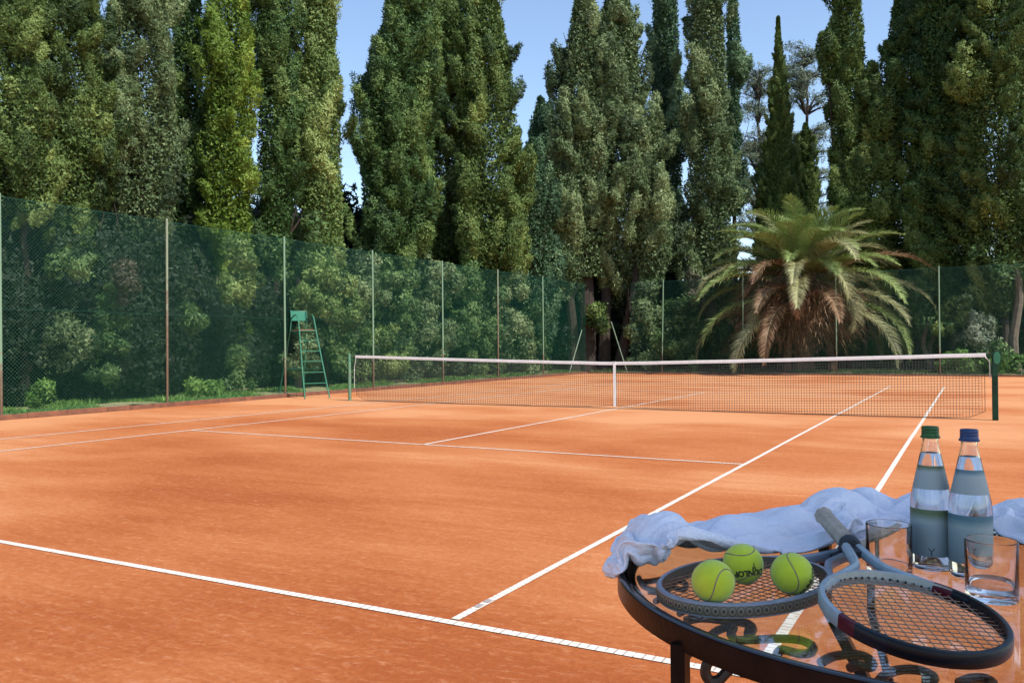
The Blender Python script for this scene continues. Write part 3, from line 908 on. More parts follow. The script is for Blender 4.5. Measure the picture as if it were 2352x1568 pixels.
ths = rng.uniform(0, 2 * PI, size=nsk); hs = rng.uniform(0, 1, size=nsk)
rs_ = (.5 + 2.0 * np.sin(hs * PI * .78) ** .8) * rng.uniform(.55, 1.05, size=nsk) * (1 + .18 * np.sin(ths * 9))
Ps = np.stack([np.cos(ths) * rs_, np.sin(ths) * rs_, 1.7 + 2.55 * (1 - hs) + .35 * rng.normal(size=nsk)], -1)
tsk = unit(np.stack([np.cos(ths), np.sin(ths), -.5 - 1.2 * hs], -1) + rng.normal(size=(nsk, 3)) * .35)
ssk = unit(np.cross(tsk, rng.normal(size=(nsk, 3))))
Lk = rng.uniform(.25, .5, size=(nsk, 1))
o = bpy.data.objects.new('dry_thatch', arr_mesh('dry_thatch', np.stack([Ps - ssk * .016, Ps + ssk * .016, Ps + tsk * Lk], 1), 3, np.clip(.45 + rng.normal(size=nsk) * .25, 0, 1), LEAF['palm_dry'])); COL.objects.link(o); o.parent = palm
o['kind'] = 'stuff'
for (dx, dy, h) in ((-1.0, .5, 2.6), (1.1, .7, 2.4), (-.5, -.7, 2.2)):
    mb = MB(); mb.tube([(PX + dx, PY + dy, -.05), (PX + dx * .9, PY + dy, h * .5), (PX + dx * .55, PY + dy * .7, h)], [.19, .16, .13], 9)
    add_child(palm, 'trunk', mb, M_boot, True)
Rp = random.Random(11)
for k in range(99):
    f = (k + .5) / 99
    az = k * 2.39996 + Rp.uniform(-.2, .2)
    if f < .50:                                             # upright crown
        el = math.radians(88 - 56 * (f / .50) ** 1.0); L = Rp.uniform(3.8, 4.6); dr = Rp.uniform(.85, 1.55)
        kd = 'palm' if Rp.random() < .85 else 'palm_yellow'
    elif f < .66:                                           # dying fronds folded down round the heart
        el = math.radians(42 - 40 * (f - .50) / .16); L = Rp.uniform(3.0, 4.2); dr = Rp.uniform(1.5, 2.1)
        kd = 'palm_dry' if Rp.random() < .38 else 'palm_yellow'
    else:                                                   # long low fronds sweeping outwards
        el = math.radians(46 - 42 * (f - .66) / .34); L = Rp.uniform(4.6, 5.7); dr = Rp.uniform(1.3, 1.8)
        kd = 'palm' if Rp.random() < .5 else ('palm_yellow' if Rp.random() < .82 else 'palm_dry')
    el += Rp.uniform(-.1, .1)
    V, T, rib = frond_mesh(az, el, L, dr, kd, 100 + k, lw=.52 if kd != 'palm_dry' else .46)
    zoff = PZ - .25 * f - (1.1 * (f - .6) / .4 if f > .6 else 0)
    V = V + np.array([0, 0, zoff])
    V = V[:, :, :]
    zmin = V[:, :, 2].min(1) > .1
    me = arr_mesh('frond', V[zmin], 3, T[zmin], LEAF[kd])
    o = bpy.data.objects.new('frond', me); COL.objects.link(o); o.parent = palm
    if kd == 'palm_dry': o['label'] = 'brown dry frond'
    rb = rib.build('frond_rib', M_rib, None, True); rb.parent = o; rb.location = (0, 0, zoff)

# ------------------------------------------------------------------ shrubs behind the fences
def shrub(label, px, depth, py_top, hw, kind='shrub', seed=1, name='shrub', cat='shrub', group='shrubs behind the fences', py_bot=None, nl=260, cr=None, dens=.8, stem=False, leaf=1.0, hole=0.0):
    for _ in range(60):                                     # keep the whole bush behind the mesh
        c = sight(px, 796, depth); R0 = hw / FOC * depth
        if (px < 1260 and c[0] + R0 * 1.08 > -9.35) or (px >= 1260 and c[1] - R0 * 1.08 < 19.65 and px < 2260): depth *= 1.01
        else: break
    zt = 1.23 + (796 - py_top) / FOC * depth
    zb = .1 if py_bot is None else 1.23 + (796 - py_bot) / FOC * depth
    cr = cr or .06 + .0075 * depth
    root = thing(name, (c[0], c[1], 0), label, cat, group)
    n = max(6, int(R0 * (zt - zb) * 2.6 / (cr * cr * 3) * dens * 2.2))
    h = rng.uniform(0, 1, size=n); th = rng.uniform(0, 2 * PI, size=n)
    rr = R0 * np.sqrt(np.clip(1 - (h * 1.05 - .35) ** 2 / .55, .05, 1)) * rng.uniform(.55, 1.0, size=n) - cr * .4
    rr = np.maximum(rr, 0)
    cen = np.stack([c[0] + np.cos(th) * rr, c[1] + np.sin(th) * rr, zb + cr * .5 + h * (zt - zb - cr)], -1) + rng.normal(size=(n, 3)) * R0 * np.array([.22, .22, .16])
    out = unit(np.stack([np.cos(th), np.sin(th), h * .8], -1))
    ax = unit(out * .6 + np.array([0, 0, .8]) + rng.normal(size=(n, 3)) * .4)
    size = cr * rng.uniform(.6, 1.3, size=n)
    L = (.014 + .0036 * depth) * leaf
    V, T = clump_leaves(cen, ax, size, size * rng.uniform(1.0, 1.5, size=n), nl, L, L * .55, np.clip(.48 + rng.normal(size=n) * .2, .05, .95), out, up=.3, jit=.75)
    V = V[V[:, :, 2].min(1) > .06]; T = T[:len(V)]
    V = V - np.array([c[0], c[1], 0])
    o = bpy.data.objects.new('foliage', arr_mesh('foliage', V, 3, T, LEAF[kind])); COL.objects.link(o); o.parent = root
    if stem:
        mb = MB(); R_ = random.Random(seed)
        for k in range(5):
            an = R_.uniform(0, 2 * PI); q = R0 * R_.uniform(.2, .7)
            mb.tube([(c[0], c[1], -.05), (c[0] + math.cos(an) * q * .5, c[1] + math.sin(an) * q * .5, zt * .4), (c[0] + math.cos(an) * q, c[1] + math.sin(an) * q, zt * R_.uniform(.7, .95))], [.035, .025, .01], 5)
        add_child(root, 'stem', mb, M_bark, True)
    return root

SH = [  # label, x, depth, top y, half width, kind, bottom y, density
    ('ivy-like bush low at the left edge behind the side fence', 96, 15.6, 872, 34, 'ivy', None, .8),
    ('arching leafy branch high behind the first fence bay', 175, 16.4, 545, 62, 'shrub', 640, .30),
    ('sparse grey-green shrub low in the first fence bay', 150, 16.6, 720, 60, 'dusty', 860, .30),
    ('leafy shrub in the middle of the first fence bay', 270, 17.3, 640, 50, 'shrub', 760, .35),
    ('broad low shrub in the first fence bay, left of the rusty post', 235, 17.2, 770, 52, 'shrub', 860, .45),
    ('tangle of dry brown twigs behind the first fence bay', 293, 17.6, 590, 17, 'brown', 740, .4),
    ('narrow leafy shoot left of the umpire chair', 545, 20.4, 800, 30, 'shrub', None, .5),
    ('tall hanging leafy spray behind the second fence bay', 543, 20.6, 540, 40, 'light', 700, .60),
    ('small loose shrub right of the rusty fence post', 430, 19.6, 690, 40, 'shrub', 760, .2),
    ('low bright weeds behind the second fence bay', 480, 19.4, 876, 50, 'ivy', None, .35),
    ('rounded pale shrub behind the ladder of the umpire chair', 745, 24.3, 600, 68, 'light', 740, .75),
    ('olive shrub just under the umpire seat', 695, 24.0, 745, 46, 'dusty', 860, .5),
    ('big pale shrub right of the umpire chair', 790, 25.3, 660, 58, 'shrub', 850, .6),
    ('tall olive shrub left of the third fence post', 840, 27.0, 590, 46, 'dusty', None, .45),
    ('wide leafy shrub in the bay right of the left net post', 905, 28.2, 620, 62, 'shrub', None, .45),
    ('mounded shrub with pale tips behind the fourth fence bay', 985, 30.2, 700, 66, 'dusty', None, .8),
    ('tall shrub touching the fence top near the far left corner', 1062, 32.2, 600, 48, 'shrub', 780, .5),
    ('dome-shaped olive shrub behind the fifth fence bay', 1085, 32.0, 705, 60, 'shrub', None, .9),
    ('upright shrub left of the last side fence post', 1175, 34.5, 640, 52, 'dusty', None, .6),
    ('dark leafy shrub by the corner of the two fences', 1225, 36.5, 700, 40, 'shrub', None, .6),
    ('small leafy spray hanging before the dark corner trunks', 1375, 37.4, 700, 26, 'olive', 760, .30),
    ('grey shrub left of the first far fence post', 1478, 37.2, 660, 40, 'dusty', None, .55),
    ('leafy green shrub right of the first far fence post', 1550, 37.6, 700, 52, 'shrub', None, .6),
    ('dead grey twiggy bush above the far fence left of the palm', 1592, 38.5, 625, 34, 'brown', 740, .4),
    ('green undergrowth left under the palm fronds', 1625, 38.6, 735, 50, 'shrub', None, .7),
    ('olive shrub between the third and fourth fence posts, close to the mesh', 885, 27.2, 745, 44, 'light', None, .6),
    ('high leafy sprays hanging over the fence top left of the fifth post', 1010, 30.6, 585, 50, 'dusty', 700, .5),
    ('pale leafy shrub close to the mesh between the fifth and sixth posts', 1110, 32.4, 735, 44, 'light', None, .6),
    ('shaded undergrowth behind the palm trunks', 1760, 38.8, 740, 90, 'deep', None, .8),
    ('clipped bright green ball bush right of the palm', 2012, 37.4, 780, 33, 'bright', 832, 1.3),
    ('dark green shrub behind the clipped ball bush', 2070, 37.0, 760, 60, 'deep', None, .8),
    ('green shrub filling the space right of the palm trunk', 1915, 39.0, 740, 70, 'shrub', None, .6),
    ('pale twiggy shrub behind the last far fence post', 2240, 32.0, 730, 34, 'cedar', 820, .6),
    ('leafy shrub beside the last far fence post', 2190, 32.6, 690, 34, 'olive', 790, .5),
    ('low variegated hedge behind the right end of the net', 2215, 31.6, 822, 56, 'ivy', None, .8),
    ('bright grassy shrub at the right edge beyond the net post', 2322, 30.6, 826, 48, 'ivy', None, .9),
    ('thin upright sapling right of the net post', 2298, 31.0, 790, 16, 'shrub', None, .5),
]
for i, (lb, px, D, pt, hw, kd, pb, dn) in enumerate(SH):
    shrub(lb, px, D, pt, hw, kd, 300 + i, py_bot=pb, dens=dn)

# small trees seen through the far fence
def sapling(label, px, depth, h, r, seed):
    c = sight(px, 796, depth)
    root = thing('small_tree', (c[0], c[1], 0), label, 'tree', 'thin trunks behind the far fence')
    R_ = random.Random(seed); mb = MB()
    pts = [(c[0] + .12 * math.sin(k * 1.1 + seed), c[1], h * k / 6) for k in range(7)]
    mb.tube(pts, [r * (1.2 - .08 * k) for k in range(7)], 8)
    add_child(root, 'trunk', mb, M_tk, True)
    cen = np.array([pts[-1]] * 12) + rng.normal(size=(12, 3)) * .5
    V, T = clump_leaves(cen, unit(rng.normal(size=(12, 3))), np.full(12, .3), np.full(12, .4), 90, .17, .08, np.full(12, .5), unit(rng.normal(size=(12, 3))))
    V = V - np.array([c[0], c[1], 0])
    o = bpy.data.objects.new('crown', arr_mesh('crown', V, 3, T, LEAF['shrub'])); COL.objects.link(o); o.parent = root
M_tk = mat('pale_bark', (.17, .14, .10), (.08, .06, .045), scale=5, rough=.9, bump=.5, bscale=20)
for i, (lb, px, D, h, r) in enumerate([
    ('thin pale trunk below the right palm fronds', 1966, 37.5, 3.0, .14),
    ('pale forked trunk behind the net right of the palm', 2128, 33.5, 2.2, .10),
    ('crooked pale trunk seen just left of the last fence post', 2142, 33.8, 2.1, .09),
    ('dark leaning trunk at the right edge of the photo', 2335, 31.5, 4.2, .16),
    ('brown trunk behind the seat of the umpire chair', 690, 24.6, 3.4, .10),
    ('thin grey trunk behind the fourth bay of the side fence', 1085, 33.0, 3.8, .05)]):
    sapling(lb, px, D, h, r, i)

# distant mass of trees behind everything, deep shade is put into its near-black leaf colour
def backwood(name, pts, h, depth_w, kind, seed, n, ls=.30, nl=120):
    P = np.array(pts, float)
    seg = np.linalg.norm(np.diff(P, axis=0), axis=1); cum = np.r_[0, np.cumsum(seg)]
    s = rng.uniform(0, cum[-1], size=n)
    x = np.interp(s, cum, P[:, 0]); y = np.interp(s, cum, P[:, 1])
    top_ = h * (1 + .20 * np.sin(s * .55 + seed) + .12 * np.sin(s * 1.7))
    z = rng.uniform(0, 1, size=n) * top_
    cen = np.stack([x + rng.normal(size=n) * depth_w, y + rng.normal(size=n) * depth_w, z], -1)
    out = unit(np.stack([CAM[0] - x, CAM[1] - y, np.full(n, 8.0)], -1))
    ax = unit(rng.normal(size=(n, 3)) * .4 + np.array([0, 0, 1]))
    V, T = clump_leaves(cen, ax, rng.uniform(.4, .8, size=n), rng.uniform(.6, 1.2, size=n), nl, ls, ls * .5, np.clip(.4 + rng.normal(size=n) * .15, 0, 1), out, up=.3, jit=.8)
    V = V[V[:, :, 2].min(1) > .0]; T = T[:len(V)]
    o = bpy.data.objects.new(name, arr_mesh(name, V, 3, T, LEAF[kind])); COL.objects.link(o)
    return tag(o, {1: 'dense undergrowth coloured near-black as deep shade, filling the distance behind the left tree row', 2: 'tangled undergrowth coloured near-black as deep shade, among the trunks of the left tree row', 4: 'dense undergrowth coloured near-black as deep shade, behind the far fence and palm'}[seed], 'undergrowth', kind='stuff')
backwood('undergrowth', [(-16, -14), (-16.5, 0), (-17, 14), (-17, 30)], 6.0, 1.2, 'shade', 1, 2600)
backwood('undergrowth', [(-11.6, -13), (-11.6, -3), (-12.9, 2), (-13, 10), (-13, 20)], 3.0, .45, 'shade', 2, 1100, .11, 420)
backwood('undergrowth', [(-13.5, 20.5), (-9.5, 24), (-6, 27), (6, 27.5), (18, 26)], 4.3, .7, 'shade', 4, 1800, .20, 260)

# short grass and weeds on the verges
def weeds(name, label, x0, x1, y0, y1, n, kind, hgt, wd, patch=0.0):
    x = rng.uniform(x0, x1, size=n * 3); y = rng.uniform(y0, y1, size=n * 3)
    if patch:
        q = np.sin(x * 2.3 + 1) * np.sin(y * 1.3) + .6 * np.sin(y * 3.1 + x)
        k = q > patch; x = x[k]; y = y[k]
    x = x[:n]; y = y[:n]; n = len(x)
    P = np.stack([x, y, np.full(n, .07)], -1)
    t = unit(rng.normal(size=(n, 3)) * .5 + np.array([0, 0, 1])); s = unit(np.cross(t, rng.normal(size=(n, 3))))
    L = hgt * rng.uniform(.5, 1.5, size=(n, 1))
    V = np.stack([P - s * wd * .5, P + s * wd * .5, P + t * L], 1)
    o = bpy.data.objects.new(name, arr_mesh(name, V, 3, np.clip(.5 + rng.normal(size=n) * .25, 0, 1), LEAF[kind])); COL.objects.link(o)
    return tag(o, label, 'grass', kind='stuff')
weeds('grass', 'short patchy grass along the foot of the side fence', -11.0, -9.12, -9, 19.2, 42000, 'ivy', .07, .018, -.1)
weeds('weeds', 'leafy weeds under the side fence', -10.6, -9.3, -8, 18, 14000, 'ivy', .12, .06, .55)
weeds('grass', 'grass behind the far fence', -9, 14, 19.55, 22.5, 26000, 'shrub', .10, .03, .1)
print('leaves', leaf_total)

# ------------------------------------------------------------------ garden table in the foreground
TX, TY, TZ = 6.094, -13.327, .815
M_iron = mat('dark_wrought_iron', (.008, .006, .006), (.020, .012, .010), scale=14, rough=.30, bump=.08, bscale=120, Specular_IOR_Level=.09)
M_lip = mat('polished_rim_lip', (.012, .014, .018), (.02, .022, .028), scale=20, rough=.16, Specular_IOR_Level=.9)
M_iron2 = mat('grey_wrought_iron', (.045, .042, .04), (.025, .023, .022), scale=10, rough=.5, metal=.1, bump=.15, bscale=90)
M_tglass = glass_mat('table_glass', (.93, .97, .955), 1.45)
tab = thing('garden_table', (TX, TY, 0), 'round glass-topped wrought-iron garden table in the right foreground', 'table')
mb = MB(); mb.lathe([(.5425, .776), (.5445, .779), (.5445, .8125), (.5435, .8135), (.5325, .8135), (.5325, .797), (.525, .797), (.525, .779), (.5275, .776)], (TX, TY, 0), 160, loop=True)
add_child(tab, 'rim', mb, M_iron, True)
mb = MB(); mb.lathe([(.5445, .8137), (.5452, .8146), (.5440, .8158), (.5410, .8165), (.5360, .8165), (.5325, .8158), (.5315, .8146), (.5320, .8137)], (TX, TY, 0), 160, loop=True)
add_child(tab, 'rim_lip', mb, M_lip, True)
mb = MB(); mb.lathe([(0, .8065), (.5285, .8065), (.530, .808), (.530, .8130), (.5285, .8145), (0, .8145)], (TX, TY, 0), 160)
o = add_child(tab, 'glass_top', mb, M_tglass)
def U(u, v, z): return Vector(uvz(u, v, z))
def leg(u, v, u2, v2, flat=(.011, .013)):
    mb = MB(); mb.tube([U(u, v, .785), U(u, v, .6), U(u2, v2, .3), U(u2, v2, .05), U(u, v, .0)], .01, 4, flat=flat)
    return add_child(tab, 'leg', mb, M_iron)
leg(.2475, 1.243, .2475, 1.243)
leg(1.17, 1.185, 1.17, 1.185)
leg(.745, 1.985, .86, 1.80, (.012, .022))
leg(.83, 1.93, .86, 1.80, (.008, .012))
def smooth_pts(P, n=5):
    P = [Vector(p) for p in P]; out = []
    for i in range(len(P) - 1):
        a, b, c, d = P[max(i - 1, 0)], P[i], P[i + 1], P[min(i + 2, len(P) - 1)]
        for k in range(n):
            t = k / n
            out.append(.5 * ((2 * b) + (c - a) * t + (2 * a - 5 * b + 4 * c - d) * t * t + (3 * b - a - 3 * c + d) * t ** 3))
    return out + [P[-1]]
def px_scroll(pts, z, r=.0075, flat=None):
    """scroll lying below the glass, measured in the photo at height z"""
    P = [Vector(on_z(x / 1.2755, y / 1.2755, z)) for x, y in pts]
    mb = MB(); mb.tube(smooth_pts(P), r, 8)
    add_child(tab, 'scroll', mb, M_iron2, True)
px_scroll([(2010, 1826), (2060, 1818), (2130, 1826), (2180, 1832), (2204, 1848), (2196, 1862), (2184, 1861)], .73, .0085)
px_scroll([(2085, 1868), (2110, 1852), (2150, 1846), (2140, 1868), (2160, 1884)], .74, .007)
px_scroll([(2160, 1884), (2220, 1882), (2285, 1879), (2345, 1884), (2381, 1902), (2374, 1920), (2345, 1924), (2312, 1916), (2290, 1912), (2276, 1926)], .72, .0075)
px_scroll([(2405, 1950), (2440, 1932), (2490, 1926), (2530, 1930), (2556, 1950), (2548, 1964), (2515, 1958), (2490, 1966)], .72, .0075)
px_scroll([(2575, 2005), (2605, 1980), (2650, 1970), (2700, 1974), (2735, 1992), (2728, 2006), (2700, 2004)], .72, .0075)
px_scroll([(2810, 2010), (2850, 1996), (2890, 1998), (2910, 2012)], .72, .0075)
px_scroll([(1872, 1700), (1882, 1712), (1930, 1706), (1960, 1700), (1975, 1712), (1966, 1730), (1930, 1738), (1895, 1730), (1878, 1716)], .74, .006)
px_scroll([(1900, 1740), (1930, 1742), (1965, 1728), (2000, 1735), (2010, 1722), (1998, 1708), (1980, 1712)], .73, .006)
px_scroll([(1920, 1770), (1945, 1758), (1985, 1762), (2010, 1790), (1990, 1806)], .73, .006)
mb = MB(); mb.tube(smooth_pts([sight(x / 1.2755, y / 1.2755, 1.33) for x, y in [(2022, 1900), (2004, 1922), (1994, 1950), (1990, 1985), (1990, 2030), (2000, 2080), (2030, 2140)]]), .01, 4, flat=(.006, .011))
add_child(tab, 'scroll', mb, M_iron2, True)
mb = MB(); mb.tube(smooth_pts([sight(x / 1.2755, y / 1.2755, 1.36) for x, y in [(2082, 1930), (2069, 1950), (2068, 1975), (2083, 1993), (2106, 1990), (2126, 1970), (2150, 1950), (2175, 1940)]]), .009, 8)
add_child(tab, 'scroll', mb, M_iron2, True)
mb = MB()
mb.lathe([(.5245, .788), (.5245, .794), (.512, .794), (.512, .788)], (TX, TY, 0), 90, loop=True)
add_child(tab, 'support_ring', mb, M_iron2)

